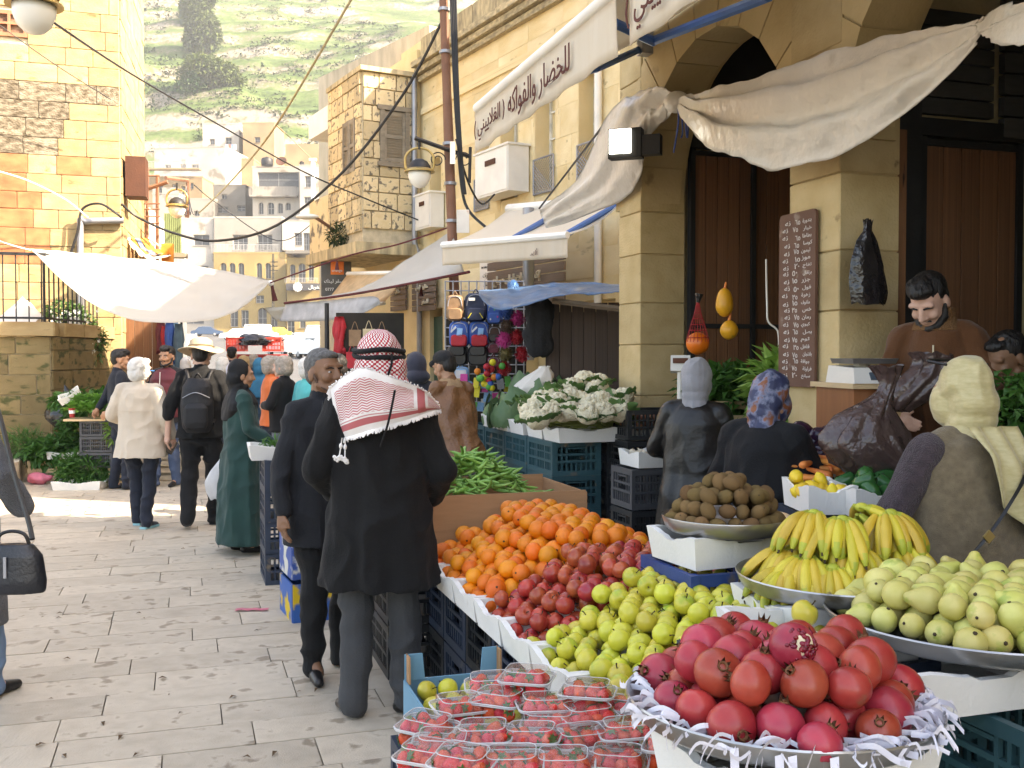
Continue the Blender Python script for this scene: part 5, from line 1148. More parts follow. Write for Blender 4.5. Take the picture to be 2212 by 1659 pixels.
def bean(seed, L_=.15):
    rg = random.Random(seed); c = rg.uniform(.15, .5); b = MB(); N = 9
    pts = [V((L_*(i/(N-1)-.5), c*L_*((i/(N-1)-.5)**2)*2.0, rg.uniform(-.003, .003))) for i in range(N)]
    b.tube(pts, [.002]+[.0082*(1+.14*math.sin(i*2.2+seed)) for i in range(N-3)]+[.005, .001], 7); return b.mesh('bean', m_bn, smooth=180)
BEANS = [bean(i, rnd.uniform(.13, .2)) for i in range(6)]
rg = random.Random(2)
for i in range(210):
    u, v = UE+.06+rg.betavariate(2, 2)*.72, 5.12+rg.betavariate(2, 2)*.58; z = .83+.26*math.exp(-((u-UE-.40)/.24)**2)*math.exp(-((v-5.42)/.26)**2)+rg.uniform(0, .035)
    put(rg.choice(BEANS), 'broad_bean', S(u, v, z), 'green broad bean pod in the cardboard box', 'bean', 'broad beans in the cardboard box', (rg.gauss(0, .35), rg.gauss(0, .3), rg.uniform(0, 6.28)), rg.uniform(.9, 1.25))
# ================================================================ round metal trays
m_tray = M('worn_aluminium', (.42, .41, .40), .32, var=.05, ns=6, metal=.85, bump=.05, spots=((.22, .20, .18), 7, .66))
def tray(P, r, label, tilt=(0, 0)):
    b = MB(); b.lathe([(0, 0), (r*.86, .0), (r*.93, .012), (r*.985, .04), (r*1.0, .046), (r*1.006, .042), (r*.95, .006), (r*.88, -.008), (0, -.008)], 48)
    o = b.obj('round_tray', m_tray, smooth=40); o.location = P; o.rotation_euler = (tilt[0], tilt[1], 0); return tag(o, label, 'tray', 'round metal fruit trays')
def disc_heap(me, name, label, cat, group, P, R0, r, hmax, sc=(.92, 1.08), tilt=None, pw=1.6, seed=1, skin=2.4, jit=.2):
    fr = lambda u, v, z: V((P.x+u, P.y+v, z)); rg = random.Random(seed)
    return heap(me, name, label, cat, group, r, lambda u, v: math.hypot(u, v) < R0, lambda u, v: P.z+.02+r*1.6+max(0, 1-(math.hypot(u, v)/R0)**pw)*hmax, P.z+.006, (-R0, R0, -R0, R0), skin, jit, tilt, sc, fr, rg)
Pp = W(1685, 1548, 2.14); tray(Pp, .325, 'round metal tray heaped with pomegranates, nearest of the trays', (-.02, .02))
disc_heap(POME, 'pomegranate', 'red pomegranate heaped on the nearest metal tray', 'pomegranate', 'pomegranates on the metal tray', Pp, .288, .0465, .105, tilt=1.0, seed=4, sc=(.84, 1.1))
# the split pomegranate
sp = W(1712, 1395, 2.02); m_seed = fruit_mat('pomegranate_seed', (.10, .004, .012), (.24, .01, .03), r=.12, var=.3)
cp = thing('cut_pomegranate', 'split pomegranate showing dark red seeds on top of the heap', 'pomegranate', sp, 0, 'pomegranates on the metal tray')
b = MB(); b.ball((0, 0, 0), .047, 18, 12); o = b.obj('shell', m_po, cp, smooth=180)
m_pith = M('pith', (.72, .62, .42), .8, var=0, bump=.1); dv = V((.35, -.85, .3)).normalized()
MB().ball(dv*.020, .031, 12, 8).obj('pith', m_pith, cp, smooth=180)
a_, b_ = basis(dv); sm_ = MB().ball((0, 0, 0), (.0052, .0052, .007), 8, 6).mesh('seed', m_seed, smooth=180)
for i in range(46):
    rr = .034*math.sqrt(rnd.random()); an = rnd.uniform(0, 6.28); link('seed', sm_, cp, dv*(.020+math.sqrt(max(0, .031**2-min(rr, .03)**2)))+(a_*math.cos(an)+b_*math.sin(an))*rr, (rnd.uniform(0, 6), rnd.uniform(0, 6), 0))
# shredded paper under the pomegranates
m_paper = M('white_shredded_paper', (.74, .72, .78), .8, var=0, na=.05, bump=0); b = MB(); rg = random.Random(6)
for i in range(95):
    an = rg.uniform(pi*.9, pi*2.15) if i < 80 else rg.uniform(0, 6.28); R0 = .315*rg.uniform(.88, 1.02); p = Pp+V((math.cos(an)*R0, math.sin(an)*R0, .035)); d = V((math.cos(an), math.sin(an), 0)); tn = V((-d.y, d.x, 0))*rg.choice((-1, 1)); l = rg.uniform(.03, .10); w_ = rg.uniform(.003, .007)
    pts = [p-d*.03+V((0, 0, rg.uniform(0, .02))), p+tn*l*.4+V((0, 0, rg.uniform(.0, .03))), p+d*rg.uniform(0, .03)+tn*l*.8+V((0, 0, rg.uniform(-.01, .02))), p+d*.03+tn*l+V((0, 0, rg.uniform(-.03, .01)))]
    C_ = cat_curve(pts, 4); wv = V((rg.uniform(-.3, .3), rg.uniform(-.3, .3), 1)).normalized()*w_; b.sheet([[c-wv, c+wv] for c in C_])
for an, l in ((4.45, .14), (4.52, .09), (4.75, .12), (4.2, .1)):
    p = Pp+V((math.cos(an)*.325, math.sin(an)*.325, .04)); b.sheet([[p+V((-.008, -.012*k*.3, -l*k/5+.01*math.sin(k*1.3))), p+V((.008, -.012*k*.3, -l*k/5+.01*math.sin(k*1.3+.4)))] for k in range(6)])
tag(b.obj('shredded_paper', m_paper), 'white shredded paper lining the pomegranate tray', 'paper', kind='stuff')
foam(Pp+V((.02, -.05, -.125)), 'white foam box under the pomegranate tray', rz=RS+.2, s=(1, 1, 1.05))
Pk = W(1568, 1140, 3.55); tray(Pk, .222, 'round metal tray of kiwis on a foam box')
disc_heap(KIWI, 'kiwi', 'brown kiwi in the pyramid on the far metal tray', 'kiwi', 'kiwis on the metal tray', Pk, .192, .0272, .125, tilt=None, pw=2.0, seed=9, jit=.25)
foam(Pk+V((0, .03, -.115)), 'white foam box under the kiwi tray', s=(.9, .9, 1.0), rz=RS+.1)
for j in range(3): crate('navy', Pk+V((.03, .05, -.395-.28*j)), 'blue crate under the kiwi tray, %s of three' % ('top', 'middle', 'bottom')[j], 'blue crates under the kiwis', RS, (.9, 1, 1))
Pb = W(1818, 1268, 3.08); tray(Pb, .315, 'wide oval metal tray carrying the bananas')
def banana_mesh(seed, L_=.165):
    rg = random.Random(seed); b = MB(); N = 12; c = rg.uniform(.9, 1.15); pts, rr = [], []
    for i in range(N):
        a = c*(i/(N-1)); rad = L_/c; pts.append(V((rad*math.sin(a), 0, rad*(math.cos(a)-1)))); t = i/(N-1)
        rr.append(.0055 if t < .06 else .007 if t < .12 else .0165*min(1, .62+1.4*(t-.1)) if t < .4 else .0168 if t < .75 else .0168*(1-((t-.75)/.25)**2*.62))
    b.tube(pts, rr, 6); e = pts[-1]; d = (pts[-1]-pts[-2]).normalized(); b.tube([e, e+d*.01], [.0045, .003], 6, m=2)
    for k, f in enumerate(b.f): pass
    mi = []
    for k in range(len(b.f)):
        q = [b.v[i][0] for i in b.f[k]]; x = sum(q)/len(q); mi.append(b.m[k] if b.m[k] else (1 if x < L_*.16 or x > pts[-1].x-.012 else 0))
    b.m = mi; return b.mesh('banana', [m_ba, m_bag, m_stem], smooth=60)
BAN = [banana_mesh(i, .165+.012*i) for i in range(4)]
def hand(P, dirz, n, label, spread=.95, pitch=.3, roll=0, rg=rnd, rows=2):
    """a bunch: bananas fanned from one crown"""
    t = thing('banana_bunch', label, 'bananas', P, 0, 'banana bunches on the wide tray')
    for r_ in range(rows):
        m_ = n-r_*1
        for i in range(m_):
            a = dirz+(i/(m_-1)-.5)*spread*2; pt = pitch+.33*r_+rg.uniform(-.05, .05)
            o = link('banana', rg.choice(BAN), t, V((.012*math.cos(a+pi/2)*(i-m_/2)*.6, .012*math.sin(a+pi/2)*(i-m_/2)*.6, -.028*r_)), (rg.gauss(0, .12), pt+rg.gauss(0, .07), a+rg.gauss(0, .05)), (rg.uniform(.9, 1.08), 1, 1)); o.rotation_mode = 'XYZ'
    MB().ball((0, 0, -.005), (.022, .022, .016), 8, 6).obj('crown', m_bag, t, smooth=180)
    return t
rg = random.Random(14)
BH = [(-.13, .10, .10, -2.5, 7, 'bunch at the kiwi end of the tray', .6, .15), (-.05, .12, .21, -2.25, 8, 'bunch on top of the kiwi side heap', .55, .22), (.02, .06, .20, -1.9, 8, 'bunch in the middle of the heap top', .6, .28), (.05, .0, .12, -1.6, 8, 'bunch hanging over the tray front', .8, .5), (.17, .06, .22, -1.3, 9, 'fanned bunch at the guava end', 1.15, .32),
      (.20, .02, .13, -.95, 8, 'bunch low at the guava end', .8, .42), (-.10, .02, .09, -2.2, 8, 'bunch lying low at the tray front', .6, .22), (.10, .12, .23, .3, 7, 'bunch pointing to the back', .9, .25), (-.02, .16, .17, 2.6, 6, 'bunch at the back corner by the kiwis', .7, .2), (-.04, -.04, .07, -1.75, 8, 'lowest bunch in the middle front', .8, .3), (.12, -.05, .07, -1.3, 8, 'lowest bunch by the guavas', .8, .3), (-.16, .02, .05, -2.6, 7, 'lowest bunch by the kiwis', .6, .15)]
for dx, dy, dz, a, n, lb, sp_, pt in BH: hand(Pb+V((dx, dy, dz)), a, n, 'yellow banana ' + lb, sp_, pt, rg=rg)
m_stk = M('purple_sticker', (.20, .06, .22), .5, var=0, bump=0)
foam(Pb+V((0, .0, -.118)), 'white foam box under the banana tray', s=(1.1, 1.1, 1))
for j in range(3): crate('slate', Pb+V((.0, .05, -.40-.28*j)), 'dark crate under the banana tray, %s of three' % ('top', 'middle', 'bottom')[j], 'dark crates under the bananas', RS)
Pg = W(2118, 1356, 2.72); tray(Pg, .405, 'large round metal tray of pale guavas')
disc_heap([GUAVA, GUAVA, GUAVA2], 'guava', 'pale yellow guava heaped on the large metal tray', 'guava', 'guavas on the metal tray', Pg, .362, .0385, .085, tilt=None, seed=17, pw=2.0, sc=(.82, 1.12))
for du, dv_ in ((-.2, -.1), (.22, -.1), (0, .28)): foam(Pg+pv*du+sv*dv_+V((0, 0, -.125)), 'white foam box under the guava tray, %s' % ('street side' if du < 0 else 'wall side' if du > .1 else 'far side'), s=(.95, 1, 1.05))
for j in range(3):
    for k in range(2): crate('teal', Pg+pv*(.12+.0*k)+sv*(-.18+.42*k)+V((0, 0, -.405-.28*j)), 'dirty teal crate under the guava tray, %s of the %s stack' % (('top', 'middle', 'bottom')[j], ('near', 'far')[k]), 'teal crates under the guavas', RS, (1.1, 1.05, 1))
put(APPLE_Y, 'yellow_apple', W(1738, 1325, 2.75), 'yellow apple lying alone below the banana tray', 'apple', None, (.6, .3, 1))
foam(W(1738, 1345, 2.78)-V((0, 0, .06)), 'white foam tray below the bananas holding one apple', s=(.8, .8, .8))
crate('slate', W(1738, 1345, 2.78)-V((0, 0, .345)), 'dark crate under the lone yellow apple', 'crates beside the bananas')
# ================================================================ strawberries in clear packs
m_clear = bpy.data.materials.new('clear_plastic'); m_clear.use_nodes = True; t_ = m_clear.node_tree; n_ = t_.nodes; n_.remove(n_['Principled BSDF'])
tr_ = n_.new('ShaderNodeBsdfTransparent'); tr_.inputs[0].default_value = (.97, .97, .97, 1); gl_ = n_.new('ShaderNodeBsdfGlossy'); gl_.inputs['Roughness'].default_value = .08; fr_ = n_.new('ShaderNodeLayerWeight'); fr_.inputs[0].default_value = .35; mx_ = n_.new('ShaderNodeMixShader')
bn = n_.new('ShaderNodeTexNoise'); bn.inputs['Scale'].default_value = 30; bp_ = n_.new('ShaderNodeBump'); bp_.inputs['Strength'].default_value = .25; bp_.inputs['Distance'].default_value = .01; t_.links.new(bn.outputs[0], bp_.inputs['Height']); t_.links.new(bp_.outputs[0], gl_.inputs['Normal']); t_.links.new(bp_.outputs[0], fr_.inputs['Normal'])
ml_ = n_.new('ShaderNodeMath'); ml_.operation = 'MULTIPLY_ADD'; ml_.inputs[1].default_value = .8; ml_.inputs[2].default_value = .05; pw_ = n_.new('ShaderNodeMath'); pw_.operation = 'POWER'; pw_.inputs[1].default_value = 3; t_.links.new(fr_.outputs['Facing'], pw_.inputs[0]); t_.links.new(pw_.outputs[0], ml_.inputs[0])
t_.links.new(ml_.outputs[0], mx_.inputs[0]); t_.links.new(tr_.outputs[0], mx_.inputs[1]); t_.links.new(gl_.outputs[0], mx_.inputs[2]); t_.links.new(mx_.outputs[0], n_['Material Output'].inputs[0])
def rrect(w, d, r, z, n=5): return [((w/2-r)*sx+r*math.cos(a), (d/2-r)*sy+r*math.sin(a), z) for sx, sy, a0 in ((1, 1, 0), (-1, 1, pi/2), (-1, -1, pi), (1, -1, 1.5*pi)) for a in [a0+pi/2*k/n for k in range(n+1)]]
b = MB(); b.sheet([rrect(.105, .078, .02, 0), rrect(.122, .095, .022, .048), rrect(.136, .109, .022, .05), rrect(.136, .109, .022, .053)], close=True); nn = 24; b.add(rrect(.105, .078, .02, 0), [tuple(reversed(range(nn)))])
TUB = b.mesh('tub', m_clear, smooth=40)
b = MB(); b.sheet([rrect(.138, .111, .022, .052), rrect(.138, .111, .022, .056), rrect(.122, .095, .022, .058), rrect(.106, .080, .02, .078), rrect(.096, .070, .02, .080)], close=True); b.add(rrect(.096, .070, .02, .080), [tuple(range(nn))])
LID = b.mesh('lid', m_clear, smooth=40)
m_rim = M('rim_highlight', (.75, .76, .76), .15, var=0, na=.02, bump=0, alpha=.55); b = MB()  # pale rim tubes carry the edge highlights in their colour
for w_, d_, z_, r_ in ((.136, .109, .0515, .0022), (.139, .112, .056, .0022), (.106, .080, .079, .0012)): c_ = rrect(w_, d_, .022, z_); b.tube(c_+[c_[0]], r_, 5)
for x_, y_ in ((.052, .036), (-.052, .036), (.052, -.036), (-.052, -.036)): b.tube([(x_*.95, y_*.95, .003), (x_*1.14, y_*1.14, .05)], .0012, 4)
RIM = b.mesh('rim', m_rim); m_lidm = m_clear.copy(); [q for q in m_lidm.node_tree.nodes if q.type == 'MATH' and q.operation == 'MULTIPLY_ADD'][0].inputs[2].default_value = .10; LIDC = LID.copy(); LIDC.materials[0] = m_lidm
packs = [(1139, 1478, 2.93), (1062, 1492, 3.0), (1177, 1540, 2.78), (1270, 1509, 2.82), (1081, 1527, 2.86), (992, 1540, 2.86), (922, 1583, 2.72), (1046, 1602, 2.6), (1150, 1608, 2.6), (1254, 1612, 2.62), (1359, 1596, 2.62), (953, 1624, 2.56), (1459, 1628, 2.52), (1000, 1660, 2.42), (925, 1648, 2.5), (1108, 1662, 2.44), (1335, 1533, 2.85), (1220, 1665, 2.46), (1335, 1658, 2.5), (1270, 1560, 2.74), (1190, 1575, 2.72)]
rg = random.Random(3); ordn = ['topmost', 'at the back behind the topmost', 'tilted below the topmost', 'high beside the yellow apples', 'second row behind', 'high on the street side', 'at the street corner', 'large in the middle front', 'middle front beside the large one', 'front centre', 'beside the pomegranate tray', 'low at the street corner', 'farthest under the tray rim', 'cut by the picture edge', 'lowest at the street corner', 'in the bottom row centre', 'behind by the foam tray', 'bottom row right of centre', 'bottom row by the tray', 'wedged below the high one by the foam tray', 'inner pack half hidden']
for i, (x, y, D) in enumerate(packs):
    P = W(x, y, D)-V((0, 0, .04)); a = rg.uniform(-.5, .5)
    t = thing('strawberry_pack', 'clear plastic strawberry pack, ' + ordn[i], 'punnet', P, a, 'clear strawberry packs'); t.scale = (1.12, 1.12, 1.1); t.rotation_euler = (rg.uniform(-.06, .06), rg.uniform(-.06, .06), a)
    link('tub', TUB, t); link('lid', LIDC, t)
    for k in range(14):
        if k < 10: p = V(((k % 4-1.5)*.0285 if k < 8 else (k-8.5)*.05, (k//4-1)*.030+.0*k, .054))
        else: p = V(((k-11.5)*.028, -.031, .024))
        p += V((rg.uniform(-.003, .003), rg.uniform(-.003, .003), rg.uniform(-.005, .005))); p.rotate(t.rotation_euler); p *= 1.1
        put(STRAW, 'strawberry', P+p, 'red strawberry packed under a clear lid', 'strawberry', 'strawberries in clear packs', None, rg.uniform(.9, 1.08))
    link('rim', RIM, t)
stt = thing('folding_table', 'low table under the strawberry packs', 'table', V((.1, 2.65, 0)), RS)
MB().box((.02, -.02, .545), (.62, .72, .03)).obj('table_top', m_card, stt)
for sx in (-.26, .3):
    for sy in (-.35, .3): MB().box((sx, sy, .28), (.04, .04, .53)).obj('leg', m_iron, stt)
# blue carton of apples
m_bcard = M('blue_cardboard', (.12, .27, .38), .7, var=.03, ns=5, na=.1, bump=.05)
bc = thing('apple_carton', 'blue cardboard carton with corner tabs holding yellow apples', 'box', S(.93, 3.36, .30), RS)
w_, d_, h_ = .36, .52, .22
for c, s_ in (((0, d_/2, h_/2-.02), (w_, .008, h_-.04)), ((0, -d_/2, h_/2-.05), (w_, .008, h_-.1)), ((-w_/2, 0, h_/2-.02), (.008, d_-.01, h_-.04)), ((w_/2, 0, h_/2-.02), (.008, d_-.01, h_-.04))): MB().box(c, s_).obj('side_panel', m_bcard, bc)
for sx in (-1, 1):
    for sy in (-1, 1):
        MB().prism([(sx*(w_/2), sy*(d_/2-.006), h_-.041), (sx*(w_/2-.075), sy*(d_/2-.006), h_-.041), (sx*(w_/2-.066), sy*(d_/2-.006), h_+.055), (sx*(w_/2), sy*(d_/2-.006), h_+.055)], (0, -sy*.006, 0)).obj('corner_tab', m_bcard, bc)
        MB().prism([(sx*(w_/2-.006), sy*(d_/2), h_-.041), (sx*(w_/2-.006), sy*(d_/2-.06), h_-.041), (sx*(w_/2-.006), sy*(d_/2-.055), h_+.055), (sx*(w_/2-.006), sy*(d_/2), h_+.055)], (-sx*.006, 0, 0)).obj('corner_tab', m_card, bc)
MB().box((0, 0, .004), (w_-.01, d_-.01, .008)).obj('bottom', m_card, bc)
rg = random.Random(8)
for i in range(16): put(APPLE_Y, 'yellow_apple', S(.93+(i % 4-1.5)*.077+rg.uniform(-.006, .006), 3.52-(i//4)*.082, .43+rg.uniform(0, .035)), 'yellow apple inside the blue carton', 'apple', 'apples in the blue carton', (rg.gauss(0, .7), rg.gauss(0, .7), rg.uniform(0, 6)))
crate('slate', S(.90, 3.36, 0), 'dark crate under the blue apple carton', 'crates under the fruit stall', RS+pi/2)
# ================================================================ cauliflower stall
KU, KV = 2.575, 7.05
kk = ['teal', 'teal', 'teal', 'black']; nm = ['bottom', 'second', 'third', 'top']
for r_ in range(4):
    for j in range(4): crate('teal', S(KU+.2, KV+.30+r_*.6, j*.255), 'teal crate in the cauliflower stall, %s layer, %s stack from the oranges' % (nm[j], ('first', 'second', 'third', 'fourth')[r_]), 'teal crates under the cauliflowers', RS+pi/2, (1, 1, .94))
for r_ in range(2):
    for j in range(4): crate('black', S(KU+.64, KV+.30+r_*.6, j*.255-.02), 'black crate behind the teal stack, %s layer, %s stack' % (nm[j], ('near', 'far')[r_]), 'black crates by the pier', RS+pi/2, (1, 1, .94))
ZC = 1.02
for i, (du, dv_, rz) in enumerate(((.26, .08, 0), (.26, .46, 0), (.24, .86, 0), (.24, 1.26, 0), (.24, 1.68, 0), (.72, .10, .05))): foam(S(KU+du, KV+dv_, ZC), 'white foam tray on the cauliflower stall, %s from the oranges' % ('first', 'second', 'third', 'fourth', 'fifth', 'by the pier, first')[i], 'white foam trays on the cauliflower stall', RS+rz, (1.0, 1.1, 1))
m_curd = M('cauliflower_curd', (.70, .61, .40), .85, var=.06, c2=(.78, .71, .54), ns=14, bump=.9, bs=85)
def curd_mesh(seed):
    rg = random.Random(seed); b = MB(); b.ball((0, 0, 0), (.082, .082, .062), 20, 14)
    for i in range(len(b.v)):
        p = V(b.v[i]); b.v[i] = tuple(p*(1+.05*noise.voronoi(p*34+V((seed*3, 0, 0)))[0][0]*2-.02+.10*noise.noise(p*22+V((seed, 0, 0)))))
    for k in range(34):
        a, e = rg.uniform(0, 6.28), rg.uniform(.05, 1.45); d = V((math.cos(a)*math.cos(e), math.sin(a)*math.cos(e), math.sin(e))); p = V((d.x*.074, d.y*.074, d.z*.056)); b.ball(p, rg.uniform(.016, .026), 7, 5)
    return b.mesh('curd', m_curd, smooth=180)
m_cl_ = trans_cloth('cauliflower_leaf', (.07, .15, .04), .2, r=.5, var=.15, c2=(.13, .23, .07), ns=7, bump=.2)
def caul_leaf(seed, n=9, l=.16, w=.07):
    rg = random.Random(seed); b = MB()
    for k in range(n):
        a = k*6.28/n+rg.uniform(-.2, .2); d = V((math.cos(a), math.sin(a), 0)); s_ = V((-d.y, d.x, 0)); ll = l*rg.uniform(.5, 1); rows = []
        for i in range(6):
            t = i/5; c = d*(.05+ll*.62*t)+V((0, 0, -.045+.10*t-.05*t*t+rg.uniform(-.008, .008))); ww = w*math.sin(pi*min(.97, .15+t*.85))*.55
            rows.append([c-s_*ww+V((0, 0, .02)), c, c+s_*ww+V((0, 0, .02))])
        b.sheet(rows)
    return b.mesh('wrapper_leaf', m_cl_, smooth=180)
CURD = [curd_mesh(i) for i in range(3)]; CLF = [caul_leaf(i) for i in range(3)]
cfl = [(1262, 822, 8.5), (1240, 838, 8.3), (1288, 846, 8.2), (1197, 850, 8.2), (1232, 862, 8.0), (1205, 872, 7.9), (1168, 866, 8.2), (1250, 868, 8.0), (1277, 876, 7.9), (1310, 858, 8.2), (1328, 868, 8.1), (1190, 893, 7.6), (1148, 892, 7.9), (1162, 908, 7.5), (1143, 885, 8.3), (1325, 880, 7.9), (1213, 893, 7.7), (1180, 880, 7.95), (1290, 830, 8.6), (1165, 880, 8.0), (1345, 862, 8.0), (1338, 888, 7.7), (1305, 892, 7.6), (1268, 896, 7.55), (1235, 890, 7.6), (1300, 868, 7.9)]
for i, (x, y, D) in enumerate(cfl):
    t = thing('cauliflower', 'cream cauliflower heaped on the foam trays above the teal crates' if i else 'topmost cauliflower of the heap', 'cauliflower', W(x, y, D-.25), rnd.uniform(0, 6.28), 'cauliflowers on the stall'); t.rotation_euler = (rnd.uniform(-.7, .1), rnd.uniform(-.4, .4), rnd.uniform(0, 6.28)); s_ = rnd.uniform(.95, 1.2); t.scale = (s_, s_, s_)
    link('curd', rnd.choice(CURD), t); link('wrapper_leaf', rnd.choice(CLF), t)
for i in range(14): put(rnd.choice(CLF), 'cauliflower_leaf', S(KU+.1+rnd.uniform(0, .7), KV+.2+rnd.uniform(0, 1.5), ZC+.12+rnd.uniform(0, .12)), 'loose green leaf cluster among the cauliflowers', 'leaf', 'leaves among the cauliflowers', (rnd.uniform(-.4, .4), rnd.uniform(-.4, .4), rnd.uniform(0, 6)), 1.2)
m_husk = trans_cloth('corn_husk', (.27, .33, .09), .2, r=.6, var=.2, c2=(.42, .44, .17), ns=9, stretch=(1, 6, 6), bump=.2)
def corn_mesh(seed):
    rg = random.Random(seed); b = MB(); b.tube([(-.10, 0, 0), (-.07, 0, .004), (-.02, 0, .006), (.04, 0, .004), (.08, 0, 0), (.10, 0, 0)], [.006, .02, .026, .022, .013, .004], 9)
    for k in range(6):
        a = rg.uniform(0, 6.28); d = V((0, math.cos(a), math.sin(a))); rows = []
        for i in range(6): t_ = i/5; c = V((-.06+.2*t_, 0, 0))+d*(.024+.02*t_*t_); s_ = V((0, -d.z, d.y))*.016*(1-t_*.8); rows.append([c-s_, c+s_])
        b.sheet(rows)
    return b.mesh('corn', m_husk, smooth=180)
CORN = [corn_mesh(i) for i in range(3)]
for i in range(34):
    v = KV-.06+rnd.betavariate(1.2, 1.6)*.42; u = KU+.02+rnd.random()*1.0
    put(rnd.choice(CORN), 'corn_cob', S(u, v, ZC+.10+rnd.uniform(0, .07)+.05*(v-KV)), 'green husked corn cob at the front of the cauliflower heap', 'corn', 'corn cobs on the stall', (rnd.uniform(-.3, .3), rnd.uniform(-.25, .25), RS+rnd.choice((0, pi))+rnd.gauss(0, .5)), rnd.uniform(.95, 1.25))
m_cab = trans_cloth('cabbage_leaf', (.10, .19, .085), .2, r=.45, var=.15, c2=(.19, .30, .14), ns=6, bump=.3, bs=25)
def cabbage_mesh(seed, R0=.11, n=13):
    rg = random.Random(seed); b = MB(); b.ball((0, 0, 0), (R0*.72, R0*.72, R0*.62), 14, 10)
    for k in range(n):
        a = k*2.4; e = .9-.8*k/n; rows = []
        for i in range(7):
            t_ = i/6; el = -.5+t_*(1.3+.5*(1-k/n)); rr = R0*(.82+.045*k)*(1+.35*(t_ > .75)*(k > 5)*(t_-.75)*2); row = []
            for j in range(7):
                q = (j/6-.5)*1.5*math.sin(pi*min(.98, .18+t_*.8)); row.append(V((rr*math.cos(el)*math.cos(a+q), rr*math.cos(el)*math.sin(a+q), rr*math.sin(el)+.006*math.sin(j*2.6+i)+rg.uniform(-.002, .002))))
            rows.append(row)
        b.sheet(rows)
    return b.mesh('cabbage', m_cab, smooth=180)
CAB = [cabbage_mesh(i) for i in range(2)]
for i, (x, y, D) in enumerate(((1095, 905, 9.0), (1075, 900, 9.6), (1120, 880, 9.6), (1155, 862, 9.9), (1185, 845, 9.9), (1105, 880, 10), (1140, 845, 10.2), (1085, 885, 10.4), (1165, 850, 9.6))):
    put(rnd.choice(CAB), 'cabbage', W(x, y, D-.3), 'pale green cabbage beside the cauliflowers', 'cabbage', 'cabbages on the stall', (rnd.uniform(-.6, .2), rnd.uniform(-.3, .3), rnd.uniform(0, 6)), rnd.uniform(1.05, 1.45))
# ================================================================ lemons, peppers, carrots, aubergines
Z2 = W(1770, 1075, 4.35).z; L1, L2 = W(1768, 1085, 4.35), W(1872, 1088, 4.25)
for i, q in enumerate((L1, L2)):
    foam(V((q.x, q.y, Z2-.05)), 'white foam tray of lemons' if i == 0 else 'white foam tray of peppers and lemons', rz=RS*.2, s=(.46 if i else .42, 1.0, 1.1))
    for j in range(3): crate('slate', V((q.x+.02, q.y+.08, Z2-.335-.28*j)), 'dark crate under the lemon trays, %s layer, %s stack' % (('top', 'middle', 'bottom')[j], ('kiwi side', 'guava side')[i]), 'crates under the lemon trays', RS*.2+pi/2, (.75, .55, 1))
rg = random.Random(12)
for i in range(26): put(LEMON, 'lemon', V((L1.x-.09+rg.random()*.3, L1.y-.12+rg.random()*.3, Z2+.015+rg.random()*.07*(1 if i > 12 else .4))), 'yellow lemon in the foam tray behind the bananas', 'lemon', 'lemons in the foam trays', None, rg.uniform(.9, 1.1))
for i in range(15): put(PEPPER, 'green_pepper', V((L2.x-.10+rg.random()*.24, L2.y-.12+rg.random()*.32, Z2+.03+rg.random()*.06)), 'glossy dark green pepper in the foam tray', 'pepper', 'green peppers in the foam tray', None, rg.uniform(.8, 1.1))
c5 = W(1790, 1010, 4.75)
for i in range(22): put(CARROT, 'carrot', c5+V((rg.uniform(-.12, .12), rg.uniform(-.1, .15), rg.uniform(-.04, .05))), 'orange carrot heaped beyond the lemons', 'carrot', 'carrots beyond the lemons', (pi/2+rg.gauss(0, .2), rg.gauss(0, .2), rg.uniform(0, 6)), rg.uniform(.8, 1.1))
c6 = W(1762, 955, 5.1)
for i in range(13): put(EGG, 'aubergine', c6+V((rg.uniform(-.06, .17), rg.uniform(-.1, .12), rg.uniform(-.09, .06))), 'shiny dark aubergine beside the patterned headscarf', 'aubergine', 'aubergines by the counter', (pi/2+rg.gauss(0, .25), rg.gauss(0, .2), rg.uniform(-1, 1)+1.2), rg.uniform(.8, 1.0))
for k, c in enumerate((c5, c6)):
    foam(c-V((0, 0, .15)), 'white foam tray under the carrots' if k == 0 else 'white foam tray under the aubergines', s=(.7, .9, 1))
    for j in range(3): crate('black', c-V((0, 0, .43+.28*j)), 'black crate under the %s, %s layer' % (('carrots', 'aubergines')[k], ('top', 'middle', 'bottom')[j]), 'crates by the counter', RS, (.75, .9, 1))
# garlic tray and onion crate
gq = W(1393, 990, 7.0); foam(gq-V((0, 0, .05)), 'white foam tray of garlic beside the black leather coat', s=(.5, 1, 1))
m_gar = M('garlic_skin', (.62, .54, .42), .8, var=.1, bump=.1); GAR = lathe_mesh('garlic', [(0, -.02), (.018, -.016), (.026, -.002), (.018, .012), (.007, .02), (.005, .035), (0, .036)], m_gar, 10, None, .1)
for i in range(12): put(GAR, 'garlic', gq+V((rg.uniform(-.08, .08), rg.uniform(-.1, .1), .01+rg.uniform(0, .03))), 'pale garlic bulb in the small foam tray', 'garlic', 'garlic in the small tray')
for j in range(3): crate('grey' if j == 0 else 'black', gq-V((0, -.02, .33+.28*j)), 'crate under the garlic tray, %s layer' % ('top', 'middle', 'bottom')[j], 'crates under the garlic', RS, (.6, .9, 1))
oq = W(1398, 905, 7.6); crate('black', oq-V((0, 0, .14)), 'open black crate of onions beside the pier', 'crates by the pier', RS, (.85, 1, .8))
m_on = fruit_mat('onion_skin', (.24, .10, .05), (.36, .17, .08), r=.4); ONI = lathe_mesh('onion', [(0, -.034), (.02, -.03), (.034, -.008), (.03, .016), (.014, .03), (.005, .042), (0, .044)], m_on, 12, None, .06)
